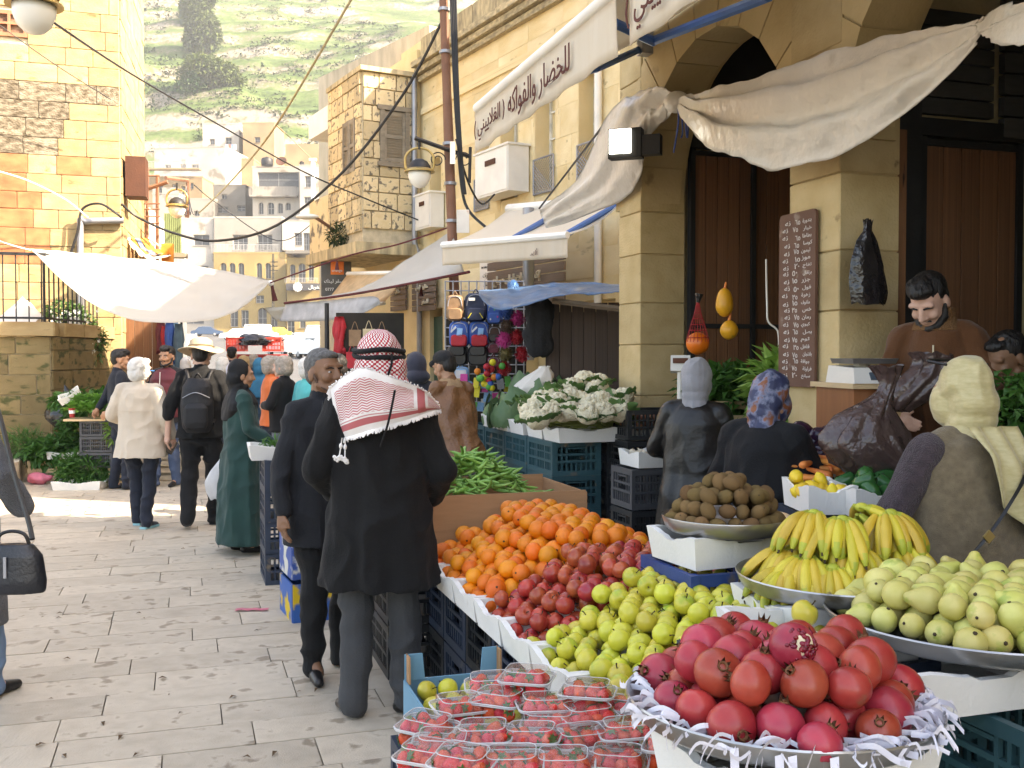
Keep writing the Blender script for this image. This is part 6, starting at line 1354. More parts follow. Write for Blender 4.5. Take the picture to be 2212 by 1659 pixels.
for i in range(20): put(ONI, 'onion', oq+V((rg.uniform(-.18, .18), rg.uniform(-.14, .14), -.03+rg.uniform(-.03, .05))), 'brown onion in the open black crate', 'onion', 'onions in the black crate')
for j in range(3): crate('black', oq-V((0, 0, .42+.28*j)), 'black crate under the onions, %s layer' % ('top', 'middle', 'bottom')[j], 'crates by the pier', RS, (.85, 1, 1))
# ================================================================ wooden crates and greens
m_pinew = M('pale_crate_wood', (.52, .36, .19), .8, var=.12, c2=(.62, .46, .27), ns=3, stretch=(.6, .6, 5), bump=.15)
def wood_crate(label, P, rz, L_=.5, Wd=.32, Hh=.26, n=3, mt=None, stripe=None):
    t = thing('wooden_crate', label, 'crate', P, rz, 'wooden vegetable crates'); mt = mt or m_pinew; h = Hh/(n+.4)
    for sx in (-1, 1):
        for sy in (-1, 1): MB().box((sx*(L_/2-.015), sy*(Wd/2-.015), Hh/2), (.03, .03, Hh)).obj('corner_post', mt, t)
    for i in range(n):
        z = h*.6+i*(Hh-h*.9)/(n-1+.001)
        for sy in (-1, 1): MB().box((0, sy*(Wd/2+.005), z), (L_, .008, h*.72)).obj('slat', mt if not (stripe and i) else stripe if False else mt, t)
        for sx in (-1, 1): MB().box((sx*(L_/2+.005), 0, z), (.008, Wd, h*.72)).obj('slat', mt, t)
    MB().box((0, 0, .01), (L_-.01, Wd-.01, .01)).obj('bottom', mt, t)
    return t
def greens(name, label, P, ells, n, l, w, mt, up=.4, seed=1):
    b = crown(ells, n, l, w, random.Random(seed), up, .3); o = b.obj(name, mt); o.location = P; return tag(o, label, 'greens', kind='stuff')
m_herb = trans_cloth('herb_green', (.035, .12, .018), .3, r=.5, var=0, c2=(.085, .20, .04), ns=14, bump=0)
m_let = trans_cloth('lettuce_green', (.17, .33, .05), .3, r=.45, var=0, c2=(.33, .50, .13), ns=14, bump=0)
lq = W(1640, 815, 7.0); wood_crate('pale wooden crate of leaves behind the headscarves', lq-V((.2, 0, .42)), RS*.3, .55, .35, .26)
greens('leafy_greens', 'dark leafy greens in the wooden crate behind the headscarves', lq-V((.2, 0, .1)), [((0, 0, 0), (.34, .2, .14))], 900, .12, .06, m_herb, seed=3)
greens('lettuce_greens', 'pale long lettuces beside the price board', W(1692, 845, 6.2), [((0, 0, 0), (.14, .15, .2)), ((.05, 0, -.2), (.12, .12, .2))], 900, .17, .07, m_let, 1.0, seed=4)
for j in range(3): crate('black', lq-V((.2, 0, .70+.28*j)), 'black crate under the leafy wooden crate, %s layer' % ('upper', 'middle', 'bottom')[j], 'crates by the pier', RS*.3)
for j in range(3): crate('black', W(1692, 845, 6.2)-V((0, 0, .66+.28*j)), 'black crate under the pale lettuces, %s layer' % ('upper', 'middle', 'bottom')[j], 'crates by the pier', RS)
greens('parsley_greens', 'bushy bright parsley at the right edge behind the yellow headscarf', W(2190, 905, 4.6), [((0, 0, 0), (.22, .2, .2)), ((.1, .1, -.2), (.25, .2, .2))], 1800, .06, .04, m_herb, seed=5)
for j in range(4): crate('black', W(2190, 905, 4.6)-V((0, 0, .55+.275*j)), 'black crate under the parsley at the right edge, %s layer' % ('top', 'second', 'third', 'bottom')[j], 'crates by the counter', RS)
# left side vegetable stall
for i, (x, y, D, k) in enumerate(((217, 940, 13.0, 'grey'), (217, 974, 13.0, 'grey'), (217, 1008, 13.0, 'grey'))): q = W(x, y, D); crate(k, q, 'grey crate under the lettuce shelf, %s of three' % ('top', 'middle', 'bottom')[i], 'grey crates by the mossy wall', .1, (.68, 1, .72))
sq = W(205, 905, 13.0); tag(MB().box(sq+V((0, 0, 0)), (.62, .5, .025), .1).obj('shelf_board', m_pinew), 'wooden shelf board under the lettuces', 'board')
m_rom = trans_cloth('romaine_green', (.09, .24, .03), .3, r=.4, var=.1, c2=(.20, .38, .08), ns=12, bump=0)
for i in range(9):
    q = sq+V((-.22+(i % 5)*.115, -.12+(i//5)*.16, .09+(i//5)*.09)); t = thing('lettuce', 'green lettuce heaped on the shelf by the drainpipe', 'lettuce', q, rnd.uniform(0, 6), 'lettuces on the shelf')
    bb = MB(); rg = random.Random(i)
    for k in range(16):
        a = k*2.4; e = .15+.09*k; d = V((math.cos(a)*math.cos(e), math.sin(a)*math.cos(e)*.9, math.sin(e)*.8)); leaf_mesh_add(bb, d*.02, d, V((0, 0, 1)), .15, .12)
    bb.obj('leaves', m_rom, t)
cq = W(156, 895, 12.8); t = thing('paper_cup', 'red paper cup on the lettuce shelf', 'cup', cq-V((0, 0, .04))); MB().lathe([(.03, 0), (.042, .11), (.044, .11), (.044, .115), (.0, .115)], 14).obj('cup_wall', M('cup_red', (.35, .03, .03), .5, var=0), t); MB().lathe([(.037, .05), (.042, .09)], 14).obj('cup_badge', m_lit, t)
foam(W(155, 862, 13.2), 'tilted white foam tray leaning above the lettuces', 'foam trays by the mossy wall', .5, (.55, .8, .9)).rotation_euler = (.2, -.5, .3)
foam(W(140, 990, 13.4), 'white foam tray behind the parsley heap', 'foam trays by the mossy wall', .2, (.8, .8, .9))
pq = W(192, 1030, 12.9); foam(V((pq.x, pq.y-.25, 0.0)), 'white foam box under the big parsley heap on the paving', 'foam trays by the mossy wall', .05, (1.2, 1, 1))
greens('parsley_greens', 'big heap of dark parsley spilling over its box on the paving', V((pq.x, pq.y, .18)), [((0, 0, 0), (.40, .3, .2)), ((-.1, .05, .1), (.25, .25, .16)), ((.2, .1, 0), (.2, .2, .2))], 2600, .1, .03, m_herb, .8, seed=7)
greens('chive_greens', 'tuft of grassy chives on the kerb by the mossy wall', W(56, 962, 13.6), [((0, 0, 0), (.22, .2, .16))], 900, .22, .012, m_herb, .4, seed=8)
wq = W(100, 1030, 13.5); wood_crate('wooden crate of spinach on the paving by the kerb', V((wq.x, wq.y, 0)), .1, .36, .3, .27)
greens('spinach_greens', 'broad spinach leaves over the wooden crate', V((wq.x+.02, wq.y, .36)), [((0, 0, 0), (.26, .22, .12)), ((.15, 0, .02), (.2, .2, .12))], 700, .17, .09, m_herb, .5, seed=9)
pk_ = W(93, 1012, 13.2); m_pink = M('pink_plastic', (.62, .16, .22), .3, var=0, ns=8, na=.25, bump=.6, bs=20, alpha=.9); b = MB(); b.ball((0, 0, 0), (.15, .1, .075), 18, 12); b.v = [tuple(V(p)*(1+.45*noise.noise(V(p)*14))) for p in b.v]; o = b.obj('plastic_bag', m_pink, smooth=180); o.location = (pk_.x, pk_.y-.1, .075); tag(o, 'crumpled pink plastic bag in front of the spinach crate', 'bag')
for i, (x, yb_, D, w_) in enumerate(((266, 1045, 13.0, .26), (372, 1031, 13.6, .5), (372, 1031, 13.62, .5))):
    q = W(x, yb_, D); wood_crate(('wooden slat crate standing beside the parsley heap', 'white wooden crate stacked behind the beige jacket, lower', 'white wooden crate stacked behind the beige jacket, upper')[i], V((q.x, q.y, .27*(i == 2))), .05, w_, .3, .26, 3, M('whitish_crate_wood', (.62, .54, .42), .8, var=.08, bump=.1) if i else None)
greens('lettuce_greens', 'pale cabbage leaves on the white wooden crates', W(385, 945, 13.7), [((0, 0, 0), (.3, .2, .12))], 500, .15, .08, m_let, .5, seed=12)
greens('lettuce_greens', 'small pale greens beside the grey crates', W(252, 930, 12.9), [((0, 0, 0), (.12, .12, .12))], 250, .12, .05, m_let, .8, seed=13)
greens('leafy_greens', 'dark leaves hanging between the wall and the grey crates', W(160, 945, 13.6), [((0, 0, 0), (.2, .2, .45))], 900, .12, .05, m_herb, .5, seed=14)
greens('leafy_greens', 'dark leaves tumbling behind the lettuces', W(185, 868, 13.4), [((0, 0, 0), (.45, .2, .10))], 600, .13, .07, m_herb, .5, seed=15)
m_blackbag = M('black_plastic', (.016, .014, .015), .22, var=0, ns=5, na=.3, bump=.9, bs=14, spec=.6)
def sack(name, label, cat, P, prof, mt, n=26, fold=.10, rz=0, sy=.6, seed=0, freq=5, skew=.5):
    """gathered plastic bag: profile of radius over height, pleated"""
    b = MB(); rows = []
    zs = np.linspace(prof[0][1], prof[-1][1], 16)
    for z in zs:
        r = np.interp(z, [p[1] for p in prof], [p[0] for p in prof]); rows.append([V((r*math.cos(a)*(1+fold*math.sin(a*freq+seed+z*9)+fold*2.4*fbm((math.cos(a)*1.3, math.sin(a)*1.3, z*7+seed), 1.2))+fold*skew*math.sin(z*13+seed), sy*r*math.sin(a)*(1+fold*math.sin(a*freq*1.4+2+seed)), z+.02*fbm((a, z*3, seed), 1.5))) for a in [2*pi*k/n for k in range(n)]])
    b.sheet(rows, close=True); b.add(rows[0], [tuple(reversed(range(n)))]); o = b.obj(name, mt, smooth=180); o.location = P; o.rotation_euler = (0, 0, rz); return tag(o, label, cat)
sack('plastic_bag', 'black rubbish bag hanging at the corner of the mossy wall', 'bag', W(138, 930, 13.9), [(.06, 0), (.2, .06), (.22, .2), (.12, .4), (.03, .58), (.01, .62)], m_blackbag, seed=1)
# ================================================================ counter, scales, bags, gourds
def frame_at(x, y, D, dz=0): return W(x, y, D)+V((0, 0, dz))
m_cab_w = M('counter_veneer', (.20, .072, .025), .45, var=.05, c2=(.27, .105, .04), ns=3, stretch=(8, 8, .7), bump=.05)
q = W(1868, 838, 5.0); ct = thing('counter', 'brown veneered counter beside the pier carrying the scales', 'counter', V((q.x, q.y+.1, 0)), RS*.5); h = q.z
MB().box((0, 0, h/2), (.25, .4, h)).obj('cabinet', m_cab_w, ct); MB().box((0, 0, h+.012), (.29, .46, .025)).obj('worktop', m_pinew, ct); MB().box((.1, -.203, h/2), (.03, .01, h-.04)).obj('edge_strip', m_pinew, ct)
m_sc = M('scale_casing', (.62, .60, .55), .4, var=0, na=.06, bump=0); sc = thing('weighing_scales', 'white shop scales with steel pan on the counter', 'scales', V((q.x, q.y+.02, q.z+.025)), RS*.5)
MB().hexa([(-.13, -.16, 0), (.13, -.16, 0), (.13, .14, 0), (-.13, .14, 0), (-.11, -.11, .075), (.11, -.11, .075), (.12, .13, .085), (-.12, .13, .085)]).obj('casing', m_sc, sc)
MB().box((.03, -.142, .035), (.14, .008, .04), Rm=Matrix.Rotation(-.55, 3, 'X')).obj('display', m_glass, sc); MB().lathe([(0, .1), (.15, .1), (.165, .12), (.168, .12), (.155, .095), (0, .094)], 4, Rm=Matrix.Rotation(pi/4, 3, 'Z')).obj('pan', m_tray, sc); MB().tube([(0, .02, .07), (0, .02, .1)], .04, 8).obj('pan_post', m_sc, sc)
q = W(1470, 790, 6.9); t = thing('scale_display', 'small scale display on a post behind the grey headscarf', 'scales', q-V((0, 0, .35)), -.2)
MB().tube([(0, 0, 0), (0, 0, .34)], .022, 8).obj('post', m_sc, t); MB().box((0, 0, .36), (.13, .06, .11), Rm=Matrix.Rotation(-.3, 3, 'X')).obj('display_head', m_sc, t); MB().box((0, -.035, .385), (.10, .006, .035), Rm=Matrix.Rotation(-.3, 3, 'X')).obj('screen', m_rust, t); MB().box((0, -.03, .335), (.07, .006, .03), Rm=Matrix.Rotation(-.3, 3, 'X')).obj('keypad', m_ffr, t)
m_bb = M('brown_plastic', (.050, .030, .028), .25, var=0, c2=(.085, .055, .05), ns=6, bump=1.0, bs=16, spec=.6)
sack('plastic_bag', 'big crumpled brown plastic bag standing on the lemon trays', 'bag', W(1888, 1035, 4.5), [(.12, 0), (.19, .06), (.20, .14), (.15, .25), (.06, .36), (.03, .42), (.07, .50)], m_bb, seed=2, fold=.13, n=40, freq=7)
sack('plastic_bag', 'brown plastic bag held open by the shopkeeper', 'bag', W(1975, 885, 4.75), [(.05, 0), (.10, .05), (.12, .13), (.09, .22), (.10, .26)], m_bb, seed=5, fold=.16, n=40, freq=6)
sack('plastic_bag', 'black plastic bag hanging on the side of the pier', 'bag', W(1873, 655, 5.28), [(.10, 0), (.105, .08), (.095, .2), (.06, .32), (.02, .38), (.03, .43)], m_blackbag, seed=7, fold=.07, n=36, sy=.35, freq=6, rz=RS, skew=.05)
m_gd = fruit_mat('gourd_orange', (.72, .17, .01), (.80, .24, .015), r=.3); m_gy = fruit_mat('gourd_yellow', (.70, .34, .02), (.78, .42, .03), r=.35, spots=((.25, .22, .03), 9, .68))
q = W(1507, 742, 7.0); t = thing('netted_gourd', 'round orange gourd in a red net bag on the door', 'gourd', q-V((0, 0, .08))); MB().ball((0, 0, .08), (.08, .078, .078), 20, 12).obj('gourd', m_gd, t, smooth=180)
b = MB(); 
for k in range(18): a = k*pi/9; b.tube([(.081*math.cos(a), .079*math.sin(a), .09), (.06*math.cos(a), .06*math.sin(a), .17), (.025*math.cos(a), .025*math.sin(a), .28), (.006*math.cos(a), .006*math.sin(a), .37)], .0022, 4)
for z, r in ((.12, .077), (.17, .06), (.21, .047), (.25, .034), (.29, .023)): b.tube([(r*math.cos(a), r*math.sin(a), z) for a in np.linspace(0, 6.283, 20)], .002, 4)
b.obj('net', M('red_net', (.32, .02, .02), .7, var=0, bump=0), t); MB().tube([(0, 0, .36), (.01, 0, .42)], [.012, .03], 8).obj('knot', m_blackbag, t)
for i, (x, y, r) in enumerate(((1565, 655, (.062, .06, .095)), (1575, 712, (.062, .06, .07)))):
    q = W(x, y, 7.0); t = thing('yellow_gourd', ('upper', 'lower')[i]+' of the two yellow gourds hung on the door', 'gourd', q-V((0, 0, r[2])), 0, 'yellow gourds on the door'); b = MB(); b.ball((0, 0, r[2]), r, 18, 12); b.v = [tuple(V(p)*(1+.05*math.sin(p[2]*40))) for p in b.v]; b.obj('gourd', m_gy, t, smooth=180); MB().tube([(0, 0, 2*r[2]-.01), (.01, 0, 2*r[2]+.05)], [.012, .006], 7).obj('stalk', m_gd, t)
tag(MB().tube(cat_curve([W(1655, 560, 6.5), W(1657, 660, 6.5), W(1660, 695, 6.5), W(1680, 715, 6.5), W(1683, 755, 6.5)], 5), .006, 6).obj('white_hose', m_white), 'thin white hose hanging beside the price board', 'hose')
# ================================================================ wooden kiosk with blue tarpaulin and bag display
m_kw_ = M('kiosk_board', (.045, .028, .02), .7, var=.15, c2=(.075, .048, .034), ns=3, stretch=(4, 4, .6), bump=.2)
ks = thing('wooden_kiosk', 'dark brown boarded kiosk under a blue tarpaulin', 'kiosk', W(1268, 900, 9.6)*1.0, 0, world=True)
for i in range(6): p0 = W(1196+26*i, 760, 9.7-.05*i); link('plank', cham_mesh(m_kw_, .05), ks, V((p0.x, p0.y, 1.1)), (0, 0, -.15), (.108, .04, 2.1))
MB().box((W(1262, 760, 9.9).x, 10.1, 1.05), (.66, .7, 2.05), -.15).obj('cabin', m_kw_, ks)
m_bt = M('blue_tarpaulin', (.03, .085, .18), .35, var=0, c2=(.065, .13, .23), ns=4, bump=.5, bs=10, spots=((.22, .22, .22), 3, .64))
drape('tarpaulin', m_bt, ks, [W(1033, 628, 9.9), W(1110, 622, 10.1), W(1200, 612, 10.2), W(1342, 614, 9.6)], [W(1036, 640, 9.2), W(1068, 668, 9.0), W(1130, 662, 9.0), W(1200, 641, 9.1), W(1270, 636, 9.0), W(1342, 634, 8.9)], 40, 10, .03, 4, .05, seed=3, wrinkle=.05)
MB().tube([W(1195, 650, 9.2), W(1345, 668, 8.9)], .03, 6).obj('roof_pole', m_bark, ks)
RK = thing('display_rack', 'wire rack behind the hanging school bags', 'rack', W(1050, 900, 10.6), 0, world=True); b = MB()
for i in range(11): b.tube([W(962+17*i, 606, 10.5), W(962+17*i, 905, 10.5)], .008, 4)
for i in range(15): b.tube([W(960, 608+20*i, 10.5), W(1135, 608+20*i, 10.5)], .006, 4)
b.obj('grid', m_steel, RK); MB().box(W(1050, 780, 10.75), (.85, .03, 1.3)).obj('backing', m_dark, RK)
def bagpack(label, x, y, w, h, mt, mt2, pattern=None, flap=False):
    q = W(x, y, 10.25); s_ = 10.25/2200; w, h = w*s_, h*s_; t = thing('school_bag', label, 'bag', q-V((0, 0, h/2)), rnd.uniform(-.1, .1), 'bags hung on the wire rack')
    f = Fig_lite(w, h, .07); f.obj('bag_body', mt, t, smooth=60); g = Fig_lite(w*.8, h*.45, .04); o = g.obj('front_pocket', mt2, t, smooth=60); o.location = (0, -.045, h*.03 if not flap else h*.5)
    MB().tube(cat_curve([(-w*.12, 0, h), (0, 0, h+.035), (w*.12, 0, h)], 4), .006, 5).obj('handle', mt, t)
    for sg in (-1, 1): MB().tube([(sg*w*.3, .04, h*.9), (sg*w*.46, .05, h*.5), (sg*w*.4, .04, h*.1)], .012, 5).obj('strap', mt2, t)
    MB().tube(cat_curve([(-w*.4, -.036, h*.55), (-w*.3, -.036, h*.85), (0, -.037, h*.93), (w*.3, -.036, h*.85), (w*.4, -.036, h*.55)], 4), .004, 4).obj('zip', m_steel, t)
    for pts, m_ in pattern or (): MB().prism([(px*w, -.068, pz*h) for px, pz in pts], (0, -.004, 0)).obj('print', m_, t)
    return t
def Fig_lite(w, h, d):
    b = MB(); rows = []
    for y, s_ in ((-d/2, .84), (-d*.3, .97), (d*.3, 1), (d/2, .9)):
        rows.append([V((px*s_, y, h/2+pz*s_)) for px, pz, _ in [(p[0], p[1], 0) for p in rrect(w, h, min(w, h)*.28, 0, 4)]])
    b.sheet(rows, close=True); n = len(rows[0]); b.add(rows[0], [tuple(range(n))]); b.add(rows[-1], [tuple(reversed(range(n)))]); return b
P_ = lambda n, c, r=.6: M('bag_'+n, c, r, var=0, na=.2, ns=14, bump=.1)
tn, nv, bl_, rd, bk_ = P_('tan', (.25, .15, .08)), P_('navy', (.015, .022, .05)), P_('blue', (.03, .09, .32)), P_('red', (.42, .02, .03)), P_('black', (.012, .012, .013), .35)
yl, wt, pk2, gn, mr, lb_ = P_('yellow', (.6, .5, .03)), P_('white', (.6, .6, .58)), P_('pink', (.55, .05, .25)), P_('green', (.08, .35, .06)), P_('maroon', (.12, .02, .03)), P_('lightblue', (.25, .45, .7))
bagpack('tan canvas rucksack at the top of the bag rack', 983, 665, 38, 56, tn, tn); bagpack('navy school bag with yellow trim on the bag rack', 1028, 664, 48, 62, nv, nv, [(((-.35, .12), (-.2, .3), (-.16, .3), (-.31, .12)), yl), (((.35, .12), (.2, .3), (.16, .3), (.31, .12)), yl), (((-.3, .72), (-.02, .72), (-.02, .82), (-.3, .82)), wt)])
bagpack('dark blue star print school bag on the bag rack', 1069, 675, 34, 50, bl_, bl_, [([(cx_+.07*math.cos(a*1.2566*.5+.3)*(1 if a % 2 else .45), cz_+.06*math.sin(a*1.2566*.5+.3)*(1 if a % 2 else .45)) for a in range(10)], m_) for cx_, cz_, m_ in ((-.25, .2, wt), (.2, .3, pk2), (0, .6, gn), (.28, .7, wt), (-.28, .75, yl))])
for i, x in enumerate((992, 1035)): bagpack(('blue and red printed school bag, nearer the street', 'blue and red printed school bag, nearer the kiosk')[i], x, 722, 44, 56, bl_, rd, [(((-.3, .1), (.3, .1), (.36, .35), (.1, .5), (-.34, .4)), rd), (((-.1, .45), (.16, .4), (.2, .72), (-.06, .74)), lb_), (((-.35, .55), (-.1, .75), (-.16, .8), (-.38, .62)), wt)])
for i, x in enumerate((985, 1030)): bagpack(('black flap bag under the printed school bags, nearer the street', 'black flap bag under the printed school bags, nearer the kiosk')[i], x+2, 768, 44, 44, bk_, bk_, None, True)
bagpack('dark red purse hanging beside the black bags', 1066, 752, 26, 22, mr, mr); bagpack('dark red purse hanging under another purse', 1066, 782, 28, 22, mr, mr); bagpack('brown purse above the red purses', 1068, 722, 28, 34, P_('brown', (.06, .03, .02)), bk_)
bagpack('pastel toy bag with yellow frame low on the rack', 995, 810, 38, 36, lb_, yl, [(((-.3, .3), (.3, .3), (.3, .8), (-.3, .8)), wt)]); bagpack('pale blue toy bag at the bottom of the rack', 1000, 835, 44, 24, lb_, lb_)
def fuzz(label, x, y, r, mt, n=260):
    q = W(x, y, 10.0); r *= 10/2200; b = MB(); rg = random.Random(int(x+y))
    for i in range(n):
        d = V((rg.gauss(0, 1), rg.gauss(0, 1), rg.gauss(0, 1))).normalized(); leaf_mesh_add(b, d*r*.55, d+V((rg.uniform(-.4, .4), 0, rg.uniform(-.4, .4))), V((0, 0, 1)), r*.55, r*.16)
    b.ball((0, 0, 0), r*.62, 10, 8); o = b.obj('pompom', mt); o.location = q; return tag(o, label, 'pompom', 'fluffy pompoms beside the bags')
for x, y, r, m_, l in ((1096, 640, 15, tn, 'brown pompom under the blue tarpaulin'), (1094, 675, 17, bl_, 'deep blue pompom'), (1096, 705, 16, P_('dbrown', (.09, .05, .03)), 'dark brown pompom'), (1088, 735, 19, pk2, 'bright pink pompom'), (1092, 765, 17, P_('olive', (.13, .10, .03)), 'olive pompom'), (1088, 796, 17, rd, 'red pompom low on the string'), (1118, 688, 18, pk2, 'pink pompom beside the hanging jacket'), (1116, 728, 17, rd, 'red and white pompom doll'), (1128, 765, 18, rd, 'red pompom heart by the kiosk'), (1108, 617, 13, lb_, 'light blue pompom above the tarpaulin')): fuzz(l+' on the bag display', x, y, r, m_)
BL = MB().ball((0, 0, 0), .034, 12, 8); rg = random.Random(3); cl5 = [rd, bl_, gn, yl, P_('orange', (.65, .2, .02)), yl, gn]
for i in range(22):
    c = cl5[i % 7]; key = 'play_ball_'+c.name; me = bpy.data.meshes.get(key) or BL.mesh(key, c, smooth=180); q = W(1060+rg.gauss(0, 13), 800+rg.uniform(-26, 38), 9.95+rg.uniform(-.05, .05)); tag(link('play_ball', me, None, q), '%s plastic play ball in the hanging bunch' % c.name.split('_')[1], 'ball', 'play balls hung in a bunch')
for i in range(46):
    q = W(rg.uniform(965, 1135), rg.uniform(818, 905), 10.15+rg.uniform(-.1, .1)); t_ = rg.choice((wt, lb_, gn, pk2, yl, P_('grey', (.3, .3, .32)), P_('silver', (.5, .52, .52), .25)))
    tag(link('toy_packet', cham_mesh(t_, .1), None, q, (rg.uniform(-.2, .2), rg.uniform(-.2, .2), rg.uniform(-.3, .3)), (rg.uniform(.05, .1), .015, rg.uniform(.06, .12))), 'small %s toy packet at the foot of the bag rack' % t_.name.split('_')[1], 'packet', 'toy packets below the bags')
sack('hanging_jacket', 'black jacket hanging from the kiosk corner', 'jacket', W(1165, 770, 9.5), [(.07, 0), (.12, .05), (.13, .3), (.12, .48), (.05, .56), (.015, .6)], M('hung_black', (.012, .012, .014), .8, var=0, bump=.4), fold=.12, sy=.4, seed=9, skew=.05)
sack('white_sack', 'white sack leaning against the kiosk behind the cauliflowers', 'sack', W(1165, 860, 9.3), [(.16, 0), (.18, .1), (.12, .2), (.05, .27), (.05, .29)], m_sheet, fold=.1, seed=4)
# ================================================================ further down: clothes rail, paper bags, cart
def garment(name, label, x, y, D, w, h, mt, group):
    q = W(x, y, D); s_ = D/2200; w, h = w*s_, h*s_; b = MB()
    b.sheet([[V((w*.5*k*(.55 if j == 0 else .8 if j == 1 else 1+.06*math.sin(j)), -.05*math.cos(k*1.5)-.02*math.sin(k*9+j), -h*j/7)) for k in np.linspace(-1, 1, 15)] for j in range(8)], thick=.03); o = b.obj(name, mt, smooth=180); o.location = q+V((0, 0, h/2)); return tag(o, label, 'garment', group)
cr_ = thing('clothes_rail', 'black clothes rail beside the boarded door', 'rail', W(366, 800, 17.5), 0, world=True); b = MB()
for x in (342, 392): b.tube([V((W(x, 700, 17.5).x, 17.5, 0)), W(x, 690, 17.5)], .02, 6)
b.tube([W(338, 690, 17.5), W(395, 690, 17.5)], .02, 6); b.obj('rail', m_iron, cr_)
for x, y, w, h, m_, l in ((348, 730, 16, 70, mr, 'maroon'), (358, 735, 13, 60, rd, 'red'), (367, 740, 14, 95, bl_, 'bright blue'), (378, 745, 14, 100, lb_, 'pale blue check'), (387, 760, 16, 120, P_('denim', (.07, .12, .16)), 'faded denim')): garment('hung_garment', l+' garment on the clothes rail', x, y, 17.4-rnd.uniform(0, .2), w, h, m_, 'garments on the rail')
ps = thing('bag_stand', 'dark stand hung with paper bags under the white sheet', 'stand', W(800, 900, 12.6), 0, world=True); MB().box(W(800, 770, 12.9), (.85, .06, 1.1), .1).obj('backboard', m_dark, ps); MB().tube([V((W(706, 700, 13).x, 13, 0)), W(706, 655, 13)], .03, 7).obj('post', m_iron, ps)
for x, y, m_, l in ((767, 730, tn, 'brown'), (797, 728, P_('card', (.55, .45, .28)), 'cream'), (825, 730, tn, 'second brown'), (761, 778, rd, 'bright red'), (792, 780, mr, 'dark red')):
    q = W(x, y, 12.5); t = thing('paper_bag', l+' paper carrier bag hung under the white sheet', 'bag', q-V((0, 0, .1)), .05, 'paper bags on the stand'); MB().box((0, 0, .1), (.145, .05, .2)).obj('bag_body', m_, t); MB().tube(cat_curve([(-.04, -.02, .2), (0, -.02, .3), (.04, -.02, .2)], 4), .004, 4).obj('handle', m_, t)
garment('hung_garment', 'red garment hanging at the edge of the white sheet', 733, 725, 12.8, 20, 80, rd, 'garments on the rail')
rc = thing('red_cart', 'red handcart stacked with red crates at the end of the street', 'cart', W(552, 800, 32), 0, world=True); a, c = W(500, 790, 32), W(606, 745, 32); MB().box(((a.x+c.x)/2, 32.5, 1.0+.25), (c.x-a.x, 1.0, .9)).obj('cart_box', M('cart_red', (.36, .03, .025), .6, var=0, ns=2, spots=((.2, .12, .1), 3, .66)), rc)
for sx in (-.5, .5): MB().lathe([(0, -.05), (.38, -.05), (.4, 0), (.38, .05), (0, .05)], 14, ((a.x+c.x)/2+sx, 31.9, .4), Rm=Matrix.Rotation(pi/2, 3, 'X')).obj('wheel', m_tyre, rc)
CR['red'] = crate_mesh('crate_red', mt=M('crate_plastic_red', (.62, .06, .04), .45, var=.05)); 
for i, x in enumerate((512, 590)): crate('red', W(x, 752, 31.6)-V((0, 0, .1)), 'red crate on the handcart, %s end' % ('left', 'right')[i], 'red crates on the cart', 0, (1.0, 1, 1.6))
sack('grey_bundle', 'dark bundle tied on top of the red cart', 'bundle', W(550, 746, 31.6), [(.5, 0), (.6, .15), (.4, .3), (.2, .36)], m_blackbag, fold=.2, seed=6)
# ================================================================ stall behind the two men
for j in range(4): crate('slate', V((W(618, 1000, 7.6).x, 7.6, j*.225)), 'dark crate in the stack beside the woman in green, %s layer' % nm[j], 'crates beside the woman in green', RS+pi/2, (.9, .9, .85))
foam(V((W(614, 1000, 7.6).x, 7.55, .90)), 'white foam tray on the stack beside the woman in green', 'foam trays up the street'); greens('leafy_greens', 'green beans in the tray beside the woman in green', V((W(616, 1000, 7.6).x, 7.55, .99)), [((0, 0, 0), (.2, .14, .03))], 200, .08, .02, m_herb, .3, seed=31)
m_prt = M('printed_carton', (.55, .55, .5), .6, var=0, c2=(.03, .08, .30), ns=7, contrast=.03, bump=0); m_prt2 = M('yellow_carton', (.62, .42, .02), .6, var=0, c2=(.02, .10, .35), ns=5, contrast=.03, bump=0)
for i, (z, m_) in enumerate(((0, m_prt2), (.27, m_prt))):
    q = W(700, 1300, 6.5); t = thing('fruit_carton', ('yellow and blue printed carton of limes on the paving', 'white and blue printed carton stacked on another')[i], 'box', V((q.x, 6.55, z)), RS+.1, 'printed cartons behind the men')
    for c, s_ in (((0, -.2, .12), (.5, .012, .24)), ((0, .2, .12), (.5, .012, .24)), ((-.25, 0, .12), (.012, .39, .24)), ((.25, 0, .12), (.012, .39, .24))): MB().box(c, s_).obj('side_panel', m_, t)
    MB().box((0, 0, .01), (.48, .38, .012)).obj('bottom', m_card, t)
m_lime = fruit_mat('lime_skin', (.16, .26, .03), (.26, .36, .05)); LIME = lathe_mesh('lime', sph(.024, 8, 1.15), m_lime, 12); q = W(700, 1300, 6.5)
for i in range(36):
    p = V((rg.uniform(-.2, .2), rg.uniform(-.16, .16), 0)); p.rotate(Matrix.Rotation(RS+.1, 3, 'Z')); put(LIME, 'lime', V((q.x, 6.55, .47+.03*(i % 2)))+p, 'small green lime in the printed carton', 'lime', 'limes in the carton')
b = MB(); q = G(540, 1322); b.sheet([[q+V((.03*i-.1+.01*math.sin(j*3), .02*j, .006+.008*abs(math.sin(i*2+j)))) for i in range(8)] for j in range(4)]); tag(b.obj('paper_scrap', m_pink, smooth=180), 'scrap of pink plastic lying on the paving', 'litter')
m_lf = M('dry_leaf', (.10, .06, .03), .9, var=.3, bump=0); rg = random.Random(77); lm = MB(); leaf_mesh_add(lm, (0, 0, 0), (1, 0, .05), (0, 0, 1), .05, .02); lfm = lm.mesh('scrap', m_lf)
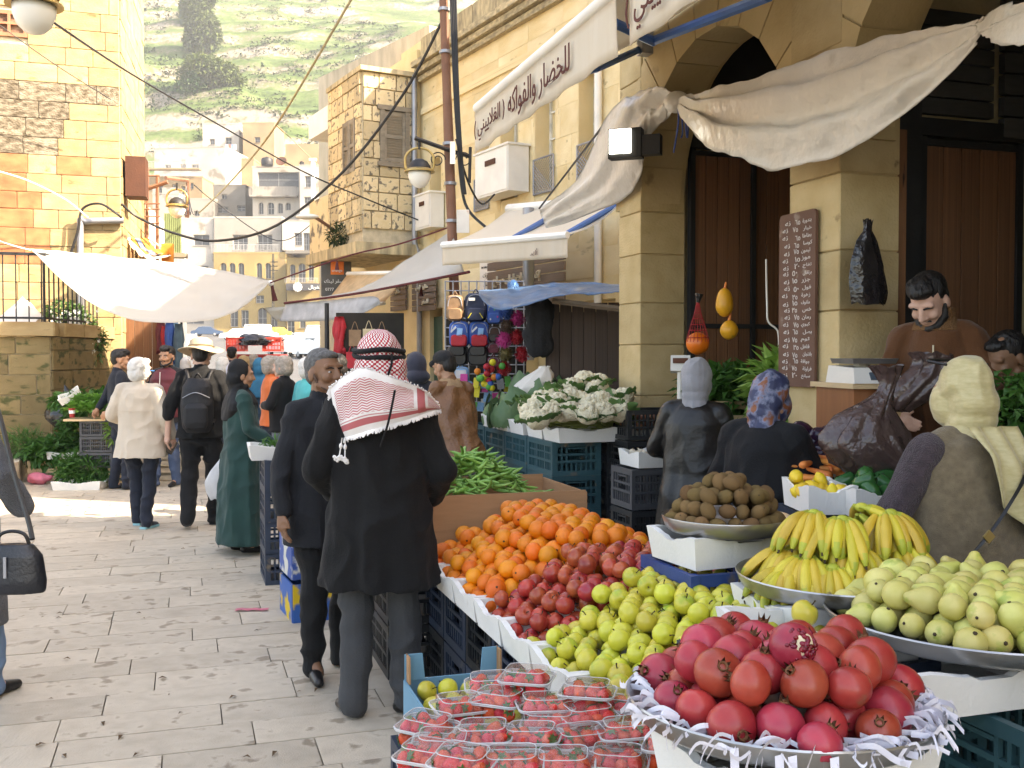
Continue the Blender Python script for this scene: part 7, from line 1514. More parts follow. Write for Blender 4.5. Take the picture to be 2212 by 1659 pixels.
for i in range(40):
    p = G(rg.uniform(60, 700), rg.uniform(1060, 1640)); tag(link('dry_leaf', lfm, None, p+V((0, 0, .006)), (0, 0, rg.uniform(0, 6)), (rg.uniform(.4, 1.1),)*3), 'dry leaf scrap on the pale paving', 'leaf', 'leaf scraps on the paving')
for o in [o for o in COL.objects if o.name.startswith('plastic_crate') and 'bottom' in o.get('label', '') and o.location.z > .012 and 'grey crate' not in o['label']]:      # lowest crates stand on the ground
    z = o.location.z; o.scale.z *= (z+.27*o.scale.z)/(.27*o.scale.z); o.location.z = 0
tag(MB().box((2.2, 5.2, .25), (.9, .6, .14), RS).obj('wooden_pallet', m_pinew), 'low wooden pallet under the shopkeeper', 'pallet')
# ================================================================ people
_k = np.random.RandomState(4).normal(size=(14, 3)); _k = _k/np.linalg.norm(_k, axis=1)[:, None]*np.random.RandomState(5).uniform(.8, 2.2, size=(14, 1)); _p = np.random.RandomState(6).uniform(0, 6.28, 14)
def vnoise(p): return np.sin(p @ _k.T*1.5+_p).sum(1)/6.0
TSC = bpy.data.scenes.new('workshop')
def evalmesh(o):
    with bpy.context.temp_override(scene=TSC, view_layer=TSC.view_layers[0]):
        dg = bpy.context.evaluated_depsgraph_get(); return bpy.data.meshes.new_from_object(o.evaluated_get(dg))
class Fig:
    """closed pieces melted into one continuous surface"""
    def __init__(s, k=1): s.b = MB(); s.k = k
    def cap(s, p0, p1, r0, r1, n=12, k=4):
        r0, r1 = r0*s.k, r1*s.k; p0, p1 = V(p0), V(p1); d = p1-p0; L_ = d.length
        if L_ < 1e-6: return s.b.ball(p0, max(r0, r1), n, 8)
        d.normalize(); pts, rr = [], []
        for i in range(k+1): a = pi/2*(1-i/k); pts.append(p0-d*r0*math.sin(a)); rr.append(max(1e-4, r0*math.cos(a)))
        for i in range(k+1): a = pi/2*i/k; pts.append(p1+d*r1*math.sin(a)); rr.append(max(1e-4, r1*math.cos(a)))
        s.b.tube(pts, rr, n); return s
    def chain(s, pts, rs):
        for a, c, r0, r1 in zip(pts, pts[1:], rs, rs[1:]): s.cap(a, c, r0, r1)
    def ball(s, c, r, Rm=None): s.b.ball(c, tuple(q*s.k for q in r) if hasattr(r, '__len__') else r*s.k, 16, 12, Rm=Rm); return s
    def loft(s, rings, n=28, fold=0, freq=9, seed=0, f=None, fz=.6):
        """rings: (z, rx, ry, cx, cy)"""
        rows = []; zs = [r[0] for r in rings]; zz = []
        for a, c in zip(zs, zs[1:]): m_ = max(1, int(abs(c-a)/.035)); zz += [lerp(a, c, i/m_) for i in range(m_)]
        zz.append(zs[-1]); sg = 1 if zs[-1] > zs[0] else -1
        I = lambda z, k: float(np.interp(z*sg, [q*sg for q in zs], [r[k] for r in rings]))
        for z in zz:
            amp = fold*max(0, min(1, (fz+.35-z)/.5)) if fz is not None else fold
            row = []
            for j in range(n):
                a = 2*pi*j/n; k = 1+amp*(math.sin(a*freq+seed+1.5*math.sin(z*3+a))+.6*math.sin(a*freq*.53+seed*2+z*2)); row.append(V((I(z, 3)+I(z, 1)*k*math.cos(a), I(z, 4)+I(z, 2)*k*math.sin(a), z)))
            rows.append(row)
        if f: rows = [[f(p) for p in r] for r in rows]
        s.b.sheet(rows, close=True); s.b.add(rows[0], [tuple(reversed(range(n)))]); s.b.add(rows[-1], [tuple(range(n))]); return s
    def build(s, name, mt, parent, vox=.009, it=3, wr=0, wf=(9, 9, 4), seed=0, f=None, z_hem=None):
        me = s.b.mesh(name, None); me.materials.clear()
        bm = bmesh.new(); bm.from_mesh(me); bmesh.ops.recalc_face_normals(bm, faces=bm.faces); bm.to_mesh(me); bm.free()
        o = bpy.data.objects.new('tmp', me); md = o.modifiers.new('r', 'REMESH'); md.mode = 'VOXEL'; md.voxel_size = vox
        TSC.collection.objects.link(o); m2 = evalmesh(o); bpy.data.objects.remove(o); bpy.data.meshes.remove(me)
        n = len(m2.vertices); co_ = np.zeros(n*3); m2.vertices.foreach_get('co', co_); co_ = co_.reshape(-1, 3)
        ne = len(m2.edges); e = np.zeros(ne*2, dtype=np.int64); m2.edges.foreach_get('vertices', e); e = e.reshape(-1, 2)
        dg_ = np.bincount(e.ravel(), minlength=n)[:, None]
        for k in range(it*2):
            acc = np.zeros_like(co_); np.add.at(acc, e[:, 0], co_[e[:, 1]]); np.add.at(acc, e[:, 1], co_[e[:, 0]])
            co_ = co_ + (acc/np.maximum(dg_, 1)-co_)*(.55 if k % 2 == 0 else -.50)
        m2.vertices.foreach_set('co', co_.ravel()); m2.update()
        if wr:
            nr = np.zeros(n*3); m2.vertices.foreach_get('normal', nr); nr = nr.reshape(-1, 3)
            amp = vnoise(co_*np.array(wf)+np.array([seed, 0, 0])+co_[:, :1]*np.array([0, 0, 2.5]))+.55*vnoise(co_*np.array(wf)*2.3+seed+9)
            amp = -np.abs(amp)+.3
            co_ = co_ + nr*(amp*wr)[:, None]
        if f is not None: co_ = f(co_)
        m2.vertices.foreach_set('co', co_.ravel()); m2.materials.clear(); m2.materials.append(mt); m2.polygons.foreach_set('use_smooth', [True]*len(m2.polygons)); m2.update(); m2.name = name
        return link(name, m2, parent)
def cloth(name, c, r=.85, na=.18, bump=.25, bs=120, sheen=.15, **k): return M('cloth_'+name, c, r, var=0, na=na, ns=k.pop('ns', 5), bump=bump, bs=bs, sheen=sheen, **k)
SKIN = {k: M('skin_'+k, c, .5, var=0, c2=c2, ns=9, bump=.06, bs=160, spec=.35) for k, c, c2 in (('tan', (.36, .19, .11), (.43, .235, .145)), ('dark', (.19, .095, .052), (.25, .13, .075)), ('fair', (.52, .30, .22), (.60, .37, .28)))}
m_eye = M('eye_white', (.55, .52, .48), .2, var=0, na=.03, bump=0); m_iris = M('iris_dark', (.015, .01, .008), .1, var=0, bump=0); m_lip = M('lip', (.20, .085, .06), .5, var=0, bump=0)
m_hairb = M('hair_black', (.012, .010, .009), .5, var=0, ns=40, stretch=(1, 1, .2), bump=.5, bs=90); m_hairg = M('hair_silver', (.58, .56, .52), .6, var=0, c2=(.72, .70, .66), ns=30, bump=.6, bs=80); m_hairgb = M('hair_grey_brown', (.22, .19, .16), .6, var=0, c2=(.38, .34, .29), ns=30, bump=.6, bs=80); m_hairs = M('hair_greying', (.05, .048, .046), .7, var=0, c2=(.16, .155, .15), ns=60, bump=.4, bs=150)
m_hairbl = M('hair_fair', (.36, .25, .13), .6, var=0, c2=(.5, .37, .2), ns=30, bump=.6, bs=80)
m_shoe = M('black_shoe', (.014, .013, .013), .35, var=0, na=.3, bump=.1)
HS = 1.09
class Person:
    """local frame: x to the person's right, y ahead, z up; built for 1.72 m and scaled"""
    def __init__(s, label, P, face, h=1.72, lean=0, skin='tan', head=(0, 0), vox=.009, bulk=1.0, side=0, tilt=0):
        s.t = thing('person', label, 'person', V((P[0], P[1], P[2] if len(P) > 2 else 0)), R(face)); k = h/1.72; s.t.scale = (k, k, k)
        s.lean, s.skin, s.vox, s.hy, s.hp, s.bulk, s.side, s.ht = lean, SKIN[skin], vox, R(head[0]), R(head[1]), bulk, side, tilt
        s.sh = {}; s.arm = {}
    def up(s, p):
        p = V(p); z = max(0, p.z-.85); return V((p.x+s.side*z, p.y+s.lean*z+s.lean*.35*z*z, p.z-.5*s.lean*abs(s.lean)*z*z*.9))
    def hd(s, p):                       # head: turned and nodded about the neck
        p = V(p)-V((0, -.01, 1.50)); Rm = Matrix.Rotation(s.hy, 3, 'Z') @ Matrix.Rotation(-s.hp, 3, 'X') @ Matrix.Rotation(s.ht, 3, 'Y'); return s.up(V((0, -.01, 1.50)))+Rm @ p*HS
    def limbs(s, armR, armL, footR=(.1, 0), footL=(-.1, 0), toeR=0, toeL=0, liftR=0, liftL=0):
        """arms: (elbow, wrist) as offsets from the shoulder; feet: (x, y)"""
        s.sh = {1: s.up((.160*s.bulk, -.01, 1.395)), -1: s.up((-.160*s.bulk, -.01, 1.405))}
        for sg, a in ((1, armR), (-1, armL)): s.arm[sg] = (s.sh[sg], s.sh[sg]+V(a[0]), s.sh[sg]+V(a[1]), a[2] if len(a) > 2 else None)
        s.leg = {}
        for sg, f, lf in ((1, footR, liftR), (-1, footL, liftL)):
            hip = V((sg*.09*s.bulk, s.lean*.0, .90)); ank = V((f[0], f[1], .085+lf)); kn = hip.lerp(ank, .5)+V((0, .035+lf*.5, 0)); s.leg[sg] = (hip, kn, ank)
        s.toe = {1: toeR, -1: toeL}; return s
    def body(s, hands=(1, -1), face=True, vox=None, curl=.5, ears=True):
        f = Fig(HS); hd = s.hd
        hb = Matrix.Rotation(s.hy, 3, 'Z') @ Matrix.Rotation(-s.hp, 3, 'X')
        f.ball(hd((0, -.012, 1.628)), (.074, .093, .090), hb); f.ball(hd((0, .028, 1.590)), (.062, .066, .082), hb); f.ball(hd((0, .038, 1.535)), (.047, .050, .042), hb); f.ball(hd((0, .068, 1.513)), (.024, .02, .017), hb)
        f.cap(hd((0, .088, 1.612)), hd((0, .108, 1.575)), .0095, .0135); f.ball(hd((.012, .095, 1.570)), .010); f.ball(hd((-.012, .095, 1.570)), .010)
        f.cap(hd((-.045, .072, 1.628)), hd((.045, .072, 1.628)), .014, .014)
        for sg in (-1, 1):
            f.ball(hd((sg*.036, .064, 1.575)), .025); f.ball(hd((sg*.074, -.008, 1.585)), (.012, .021, .032), hb) if ears else 0; f.cap(hd((sg*.056, .02, 1.54)), hd((sg*.02, .062, 1.512)), .018, .016)
        f.ball(hd((0, .084, 1.545)), (.022, .013, .009), hb)
        f.k = 1; f.cap(hd((0, -.012, 1.555)), s.up((0, -.02, 1.42)), .058, .066)
        f.loft([(1.45, .08, .06, 0, -.01), (1.40, .115, .07, 0, -.01), (1.25, .12, .08, 0, 0), (1.08, .12, .08, 0, 0), (.95, .15, .10, 0, 0), (.86, .10, .07, 0, 0)], f=s.up)
        for sg in (1, -1):
            S_, E_, Wr, _ = s.arm[sg]; f.cap(S_-V((sg*.02, 0, .01)), E_, .036, .030); f.cap(E_, Wr, .032, .027)
            h, k, a = s.leg[sg]; f.cap(h, k, .06, .042); f.cap(k, a, .04, .03)
            if sg in hands:
                d = (Wr-E_).normalized() if s.arm[sg][3] is None else V(s.arm[sg][3]).normalized(); nn = V((-sg*.9, .2, -.3)); nn = (nn-d*nn.dot(d)).normalized(); ac = d.cross(nn).normalized()
                if ac.y < 0: ac = -ac                          # towards the thumb
                pc = Wr+d*.045; f.cap(Wr, pc+d*.02, .026, .030); f.cap(pc+ac*.022, pc-ac*.026+d*.02, .019, .018); f.cap(pc+d*.03+ac*.024, pc+d*.03-ac*.026, .016, .014)
                for i, (o_, l_) in enumerate(((.027, .070), (.009, .078), (-.010, .072), (-.027, .056))):
                    b0 = pc+ac*o_+d*.036; d1 = (d+nn*curl*.6).normalized(); d2_ = (d+nn*curl*1.7).normalized(); m0 = b0+d1*l_*.5; f.cap(b0, m0, .0098, .0088); f.cap(m0, m0+d2_*l_*.5, .0088, .0072)
                tb = Wr+d*.022+ac*.024; td = (d*.75+ac*.6+nn*.25).normalized(); f.cap(tb, tb+td*.04, .0125, .0105); f.cap(tb+td*.04, tb+td*.04+(d*.9+nn*.3).normalized()*.028, .0105, .008)
        for sg in (1, -1):
            a = s.leg[sg][2]; f.cap(a, a+V((0, .06, -.045)), .034, .028)
        s.bd = f.build('body', s.skin, s.t, vox or min(s.vox, .0065), 2)
        if face:
            for sg in (-1, 1):
                e_ = MB().ball(hd((sg*.031, .0775, 1.600)), (.0115, .009, .0052), 10, 8, Rm=hb).obj('eye', m_eye, s.t, smooth=180)
                MB().ball(hd((sg*.031, .0850, 1.600)), (.0056, .0026, .0052), 8, 6, Rm=hb).obj('iris', m_iris, e_)
            MB().tube([hd((-.023, .089, 1.5455)), hd((0, .0965, 1.5475)), hd((.023, .089, 1.5455))], [.002, .0034, .002], 6).obj('lips', m_lip, s.t, smooth=180)
        return s
    def brows(s, mt, th=.0042):
        for sg in (-1, 1): MB().tube([s.hd((sg*.014, .0885, 1.617)), s.hd((sg*.032, .087, 1.6225)), s.hd((sg*.052, .075, 1.616))], [th*.9, th, th*.5], 6).obj('eyebrow', mt, s.t, smooth=180)
    def beard(s, mt, thick=.006, tash=True):
        f = Fig(HS); hd = s.hd
        for sg in (-1, 1): f.chain([hd((sg*.073, .012, 1.585)), hd((sg*.062, .03, 1.535)), hd((sg*.036, .068, 1.510)), hd((0, .082, 1.503))], [.008, .016+thick, .017+thick, .018+thick])
        if tash: f.cap(hd((-.026, .087, 1.551)), hd((.026, .087, 1.551)), .006, .006)
        f.build('beard', mt, s.t, .005, 1, wr=.003, wf=(60, 60, 60))
    def hair(s, mt, style='short', vox=.006):
        f = Fig(HS); hd = s.hd; hb = Matrix.Rotation(s.hy, 3, 'Z') @ Matrix.Rotation(-s.hp, 3, 'X')
        if style == 'short': f.ball(hd((0, -.024, 1.642)), (.080, .092, .083), hb); f.ball(hd((0, -.05, 1.60)), (.068, .058, .07), hb); f.ball(hd((0, .03, 1.685)), (.058, .05, .03), hb)
        if style == 'quiff': f.ball(hd((0, -.022, 1.645)), (.080, .095, .082), hb); f.ball(hd((0, -.05, 1.60)), (.067, .056, .07), hb); f.ball(hd((0, .045, 1.69)), (.06, .05, .036), hb); f.ball(hd((.01, .02, 1.705)), (.055, .06, .03), hb)
        if style == 'bob': f.ball(hd((0, -.025, 1.635)), (.092, .105, .092), hb); f.ball(hd((0, -.05, 1.575)), (.088, .07, .085), hb); f.ball(hd((.055, .0, 1.58)), (.035, .055, .07), hb); f.ball(hd((-.055, .0, 1.58)), (.035, .055, .07), hb); f.ball(hd((0, .045, 1.69)), (.065, .05, .03), hb)
        if style == 'crop': f.ball(hd((0, -.022, 1.640)), (.0775, .090, .083), hb); f.ball(hd((0, -.052, 1.60)), (.066, .055, .07), hb); f.ball(hd((0, .028, 1.680)), (.058, .048, .028), hb)
        f.build('hair', mt, s.t, vox, 1, wr=.006 if style != 'crop' else .002, wf=(45, 45, 18))
    def coat(s, name, mt, hem=.80, sleeve=True, flare=1.0, wr=.020, collar=True, rad=1.0, vox=None, open_=0, sl=(1.0, 1.0), up=0, seed=0, fold=.0, depth=1.0, cuffs=None):
        f = Fig(); b = s.bulk; dp = depth
        rings = [(1.475, .066, .062, 0, -.018), (1.45, .105*b, .082, 0, -.014), (1.42, .150*b, .10*dp, 0, -.01), (1.33, .190*b, .13*dp, 0, .0), (1.18, .195*b, .142*dp, 0, .008), (1.02, .195*b, .145*dp, 0, .008), (.90, .205*b*lerp(1, flare, .3), .155*dp, 0, .0)]
        if hem < .88: rings += [(max(hem, .6), .225*b*lerp(1, flare, .6), .165*dp*lerp(1, flare, .6), 0, 0)]
        if hem < .58: rings += [(hem, .235*b*flare, .175*dp*flare, 0, 0)]
        if hem >= .88: rings = [r for r in rings if r[0] > hem]+[(hem, .212*b*flare, .152*dp*flare, 0, 0)]
        f.loft(rings, f=s.up, fold=fold, freq=7, seed=seed, fz=.9)
        for sg in (1, -1):
            S_, E_, Wr, _ = s.arm[sg]; w_ = E_.lerp(Wr, .93); S2 = S_-V((sg*.012, 0, .0)); f.cap(S2, E_, .066*rad, .060*rad)
            if sl[0 if sg > 0 else 1] > .3: f.cap(E_, E_.lerp(w_, sl[0 if sg > 0 else 1]), .059*rad, .049*rad)
            d = (w_-E_).normalized()
            f.cap(S2+V((-sg*.09, 0, .030)), S2, .055, .064*rad)
        if collar: f.cap(s.up((0, -.02, 1.455)), s.up((0, -.015, 1.485)), .068, .064)
        return f.build(name, mt, s.t, vox or s.vox, 3, wr=wr, wf=(10, 10, 6), seed=seed+1.7)
    def trousers(s, mt, r=1.0, wr=.020, name='trousers', hem=.055, flare=1.0):
        f = Fig(); f.loft([(1.02, .155*s.bulk, .115, 0, 0), (.90, .175*s.bulk, .13, 0, 0), (.80, .165*s.bulk, .125, 0, 0), (.76, .10, .09, 0, 0)], f=s.up)
        for sg in (1, -1):
            h, k, a = s.leg[sg]; lo_ = V((a.x, a.y-.01, max(hem, a.z-.03))); f.cap(V((h.x, h.y, .86)), k, .098*r, .076*r); f.cap(k, lo_, .073*r, .062*r*flare)
        f.build(name, mt, s.t, s.vox, 3, wr=wr, wf=(6, 6, 9), seed=3.3, f=lambda c: np.column_stack([c[:, :2], np.maximum(c[:, 2], .012)]))
    def shoes(s, mt=None, sole=None):
        for sg in (1, -1):
            a = s.leg[sg][2]; lf = a.z-.085; f = Fig(); an = s.toe[sg]; d = V((math.sin(an), math.cos(an), 0)); w_ = V((d.y, -d.x, 0)); tip = -.5*lf
            f.cap(a+V((0, 0, -.045))-d*.03, a+d*.07+V((0, 0, -.052+tip*.3)), .034, .033); f.cap(a+d*.07+V((0, 0, -.052+tip*.3)), a+d*.155+V((0, 0, -.062+tip)), .036, .026); f.cap(a+V((0, 0, -.03)), a+V((0, 0, .01)), .036, .036)
            base = lf
            o = f.build('shoe', mt or m_shoe, s.t, .006, 2, f=lambda c: np.column_stack([c[:, :2], np.maximum(c[:, 2], .004 if base < .02 else -1)]))
            if sole: MB().prism([a+d*y+w_*x+V((0, 0, -a.z+.002+lf)) for x, y in ((-.036, -.06), (.036, -.06), (.042, .08), (.025, .175), (-.025, .175), (-.042, .08))], (0, 0, .022)).obj('sole', sole, o)
    def scarf(s, mt, back=.30, shoulders=True, open_face=False, wr=.008, spread=1.0, vox=.007, point=0):
        f = Fig(HS); hd = s.hd; hb = Matrix.Rotation(s.hy, 3, 'Z') @ Matrix.Rotation(-s.hp, 3, 'X'); yb = -.03 if open_face else -.012
        f.ball(hd((0, yb, 1.632)), (.092, .105 if not open_face else .095, .104), hb); f.ball(hd((0, yb-.022, 1.575)), (.086, .086 if not open_face else .078, .105), hb); f.ball(hd((0, -.025, 1.50)), (.080, .082, .075), hb)
        if not open_face: f.ball(hd((0, .01, 1.535)), (.066, .066, .062), hb); f.ball(hd((0, .045, 1.575)), (.085, .082, .104), hb)
        else: f.cap(hd((-.05, .03, 1.505)), hd((.05, .03, 1.505)), .028, .028)
        f.k = 1; f.cap(s.up((0, -.02, 1.49)), s.up((0, -.02, 1.44)), .085, .098)
        if shoulders:
            f.loft([(1.51, .074, .074, 0, -.02), (1.47, .105*spread, .098, 0, -.015), (1.42, .175*spread, .125, 0, -.01), (1.36, .215*spread, .148, 0, -.005), (1.36-back*.4, .2*spread, .155, 0, -.01), (1.36-back, .10*spread, .1, 0, -.07-point)], f=s.up, fold=.05, freq=6, fz=None)
        return f.build('headscarf', mt, s.t, vox, 2, wr=wr, wf=(14, 14, 9))
DOWN = lambda sg, o=0: ((sg*(.055+o), -.02, -.27), (sg*(.075+o), .06, -.52))
def feet(P): return P
c_black = cloth('black_wool', (.005, .005, .0055), .9, sheen=.03); c_char = cloth('charcoal', (.055, .057, .062), .85); c_navy = cloth('navy', (.007, .010, .018), .85, sheen=.05); c_navyt = cloth('navy_trousers', (.011, .015, .027), .85, sheen=.05)
# ---- man in checked headscarf, from behind
P = G(822, 1545); A = Person('man from behind in red and white checked headscarf and long black coat', (P.x, P.y), 6, 1.74, lean=.02, skin='tan', head=(12, 4), vox=.010, bulk=1.14)
A.limbs(((.10, -.03, -.27), (.06, .17, -.42)), ((-.10, -.02, -.27), (-.03, .19, -.40)), (.115, .02), (-.115, -.01), 1.15, -.5)
A.body(face=False); A.coat('coat', cloth('black_overcoat', (.0035, .0035, .0038), .95, sheen=.03), hem=.58, flare=1.10, depth=1.15, rad=1.2, wr=.020, fold=.03); A.trousers(cloth('grey_flannel', (.045, .047, .050), .9, sheen=.05), 1.08, hem=.075, flare=1.05); A.shoes()
def keff_mat(name, uv):
    m = bpy.data.materials.new(name); m.use_nodes = True; t = m.node_tree; n = t.nodes; L = t.links.new; bs = n['Principled BSDF']; bs.inputs['Roughness'].default_value = .9
    tc = n.new('ShaderNodeTexCoord'); sp = n.new('ShaderNodeSeparateXYZ'); mp = n.new('ShaderNodeMapping'); L(tc.outputs['UV' if uv else 'Object'], mp.inputs[0]); L(mp.outputs[0], sp.inputs[0])
    def mth(op, a, b=None):
        q = n.new('ShaderNodeMath'); q.operation = op
        for i, x in enumerate((a, b)):
            if x is None: continue
            if isinstance(x, (int, float)): q.inputs[i].default_value = x
            else: L(x, q.inputs[i])
        return q.outputs[0]
    if uv:       # border stripes, panels of zigzag, checked field
        u, v = sp.outputs[0], sp.outputs[1]
        zig = mth('GREATER_THAN', mth('SINE', mth('ADD', mth('MULTIPLY', v, 150), mth('MULTIPLY', mth('PINGPONG', mth('MULTIPLY', u, 26), 1), 5.5))), -.15)
        pan = mth('MULTIPLY', mth('GREATER_THAN', mth('PINGPONG', mth('ADD', mth('MULTIPLY', u, 2.2), .35), 1), .16), mth('MULTIPLY', mth('GREATER_THAN', v, .30), mth('LESS_THAN', v, .86)))
        st = mth('MAXIMUM', mth('MULTIPLY', mth('LESS_THAN', v, .22), mth('GREATER_THAN', v, .11)), mth('MULTIPLY', mth('GREATER_THAN', mth('PINGPONG', mth('ADD', mth('MULTIPLY', u, 2.2), .35), 1), -.1), mth('LESS_THAN', mth('PINGPONG', mth('ADD', mth('MULTIPLY', u, 2.2), .35), 1), .09)))
        ed = mth('MULTIPLY', mth('LESS_THAN', v, .265), mth('GREATER_THAN', v, .245)); ug = mth('MULTIPLY', mth('GREATER_THAN', u, .05), mth('GREATER_THAN', v, .09))
        fac = mth('MULTIPLY', mth('MAXIMUM', mth('MULTIPLY', mth('MULTIPLY', zig, pan), .8), mth('MAXIMUM', mth('MULTIPLY', st, .85), mth('MULTIPLY', ed, .7))), ug)
    else:
        mp.inputs['Rotation'].default_value = (0, 0, 0)
        at = mth('ARCTAN2', sp.outputs[0], sp.outputs[1]); a = mth('SINE', mth('MULTIPLY', at, 34)); c = mth('SINE', mth('MULTIPLY', sp.outputs[2], 340)); d = mth('SINE', mth('ADD', mth('MULTIPLY', at, 17), mth('MULTIPLY', sp.outputs[2], 170)))
        fac = mth('GREATER_THAN', mth('ADD', mth('MULTIPLY', a, c), mth('MULTIPLY', d, .25)), -.08)
    mx = n.new('ShaderNodeMixRGB'); mx.inputs[1].default_value = (.74, .70, .67, 1); mx.inputs[2].default_value = (.42, .022, .035, 1); L(fac, mx.inputs[0]); L(mx.outputs[0], bs.inputs['Base Color']); MAT[name] = m; return m
f = Fig(HS); hd = A.hd
f.ball(hd((0, -.012, 1.640)), (.093, .108, .098)); f.ball(hd((0, -.045, 1.575)), (.108, .092, .10)); f.ball(hd((0, -.035, 1.50)), (.125, .105, .085)); f.ball(hd((.03, -.04, 1.455)), (.17, .115, .06))
f.build('headcloth', keff_mat('checked_headcloth', False), A.t, .006, 2, wr=.010, wf=(16, 16, 10))
ag = MB()
for k, (dz, tl) in enumerate(((.0, .10), (.020, .04))):
    ag.tube([hd((.1015*math.cos(a), -.012+.117*math.sin(a), 1.630+dz+tl*.2*math.sin(a)+.004*math.sin(3*a))) for a in np.linspace(0, 2*pi, 40)], .0115, 8)
ag.obj('head_ring', c_black, A.t, smooth=180)
MB().tube(cat_curve([hd((.03, -.132, 1.628)), hd((.025, -.145, 1.58)), hd((.0, -.15, 1.52))], 6), .005, 6).obj('ring_cord', c_black, A.t)
MB().tube(cat_curve([W(853, 843, 4.33), W(846, 880, 4.35), W(838, 915, 4.37), W(832, 935, 4.40), W(822, 965, 4.45)], 5), .0055, 6).obj('ring_tail', c_black)  # re-parented below
tail = bpy.data.objects['ring_tail']
# the shawl end thrown across the back: top edge, bottom edge
rows = []; T_ = [(713, 838, 4.60), (747, 812, 4.52), (784, 796, 4.47), (836, 812, 4.46), (890, 832, 4.50), (925, 850, 4.57), (951, 880, 4.68)]; B_ = [(741, 946, 4.60), (752, 944, 4.52), (795, 931, 4.47), (850, 916, 4.46), (895, 902, 4.50), (930, 890, 4.57), (952, 884, 4.68)]
A1, B1 = cat_curve([W(*q) for q in T_], 8), cat_curve([W(*q) for q in B_], 8); NV = 18
for j in range(NV+1):
    s_ = j/NV; rows.append([A1[i].lerp(B1[i], s_)+V((0, -.03*math.sin(pi*s_)-.014*fbm((i*.12, s_*3, 2), 1.0)*(1-.3*s_)-.018*math.sin(s_*7+i*.08)*(1-s_), 0)) for i in range(len(A1))])
b = MB(); b.sheet(rows); me = b.mesh('shawl', keff_mat('checked_shawl', True), smooth=180); uv = me.uv_layers.new(name='UVMap'); nb = len(A1)
for lp in me.loops: uv.data[lp.index].uv = ((lp.vertex_index % nb)/(nb-1), 1-(lp.vertex_index//nb)/NV)
def adopt(o, root):
    o.parent = root; o.matrix_parent_inverse = root.matrix_basis.inverted(); return o
shw = adopt(link('shawl', me), A.t); adopt(tail, A.t)
m_fringe = M('white_fringe', (.78, .75, .72), .9, var=0, bump=.3); b = MB(); rg = random.Random(2)
for E_ in (B1, [A1[0].lerp(B1[0], i/30) for i in range(31)], A1):
    for i in range(len(E_)-1):
        for k in range(3 if E_ is not A1 else 2):
            p = E_[i].lerp(E_[i+1], k/3); b.tube([p-V((0, .004, 0)), p+V((rg.uniform(-.006, .006)-(.012 if E_ is not B1 and E_ is not A1 else 0), -.012, rg.uniform(-.022, -.012) if E_ is not A1 else rg.uniform(.0, .012)))], [.0042, .0030], 5)
adopt(tag(b.obj('fringe', m_fringe), kind='stuff'), A.t)
b = MB()
for x, l in ((737, 985), (744, 990)):
    p = W(x+2, 946, 4.42); q = W(x-4+ (l-985), l, 4.40); b.tube([p, q], .003, 5); b.ball(p.lerp(q, .45), (.008, .008, .013), 8, 6); b.ball(q, .006, 6, 5)
for k in range(26): b.ball(W(722+k*1.15, 988+3*math.sin(k*.3)+k*.28+rg.uniform(-4, 4), 4.40), .0075, 6, 5)
adopt(b.obj('tassel', m_fringe, smooth=180), A.t)
# ---- man in dark suit facing him
P = G(703, 1452); B = Person('dark suited man with greying hair talking to the man in checked headscarf', (P.x, P.y), -142, 1.68, lean=.0, skin='dark', head=(14, -2), vox=.009, bulk=1.05)
B.limbs(((.08, .0, -.27), (.10, .06, -.51)), ((-.07, .02, -.27), (-.09, .09, -.50)), (.10, .06), (-.12, -.05), .3, -.2)
B.body(); B.brows(m_hairb, .004); B.hair(m_hairs, 'crop'); B.beard(M('stubble_grey', (.10, .06, .042), .9, var=0, bump=.3), -.011, False)
jk = B.coat('jacket', cloth('dark_suit', (.007, .008, .011), .85, sheen=.04), hem=.70, flare=1.02, wr=.020, rad=1.02); B.trousers(cloth('black_trousers', (.005, .005, .0055), .9, sheen=.03), 1.0); B.shoes()
for sg in (-1, 1):       # lapels and shirt
    MB().prism([B.up((sg*.015, .135, 1.26)), B.up((sg*.085, .125, 1.40)), B.up((sg*.055, .085, 1.465)), B.up((sg*.03, .118, 1.40))], (0, .014, 0)).obj('lapel', MAT['cloth_dark_suit'], B.t)
MB().prism([B.up((0, .134, 1.27)), B.up((.035, .115, 1.42)), B.up((0, .085, 1.46)), B.up((-.035, .115, 1.42))], (0, .008, 0)).obj('shirt_front', M('shirt_grey', (.10, .10, .11), .8, var=0), B.t)
# ---- woman in green coat
P = G(522, 1192); C_ = Person('woman in long green coat and black headscarf carrying a white bag', (P.x, P.y), -62, 1.60, skin='tan', head=(0, 5), vox=.010, bulk=1.14)
C_.limbs(((.09, .02, -.25), (.10, .20, -.38)), ((-.09, -.02, -.26), (-.10, .03, -.50)), (.09, .03), (-.09, -.02))
C_.body(); m_gc = cloth('bottle_green', (.009, .042, .036), .85, sheen=.1); C_.coat('coat', m_gc, hem=.10, flare=1.22, depth=1.1, rad=1.1, wr=.018, fold=.04); C_.shoes(); C_.scarf(M('black_scarf', (.006, .006, .007), .75, var=0, bump=.15), .16, True, True)
m_tile = M('beaded_panel', (.10, .26, .29), .4, var=0, ns=90, na=.6, bump=.5, bs=150)
for pts in (((-.16, .105, 1.30), (-.06, .155, 1.27), (.04, .157, 1.17), (-.04, .165, 1.14), (-.13, .14, 1.20)),): MB().prism([C_.up(p) for p in pts], (0, .006, 0)).obj('beaded_panel', m_tile, C_.t)
for z in (1.12, 1.0, .88, .74, .6, .45): MB().ball(C_.up((.05, .172+.02*(1-z), z)), .011, 8, 6).obj('button', m_iron, C_.t)
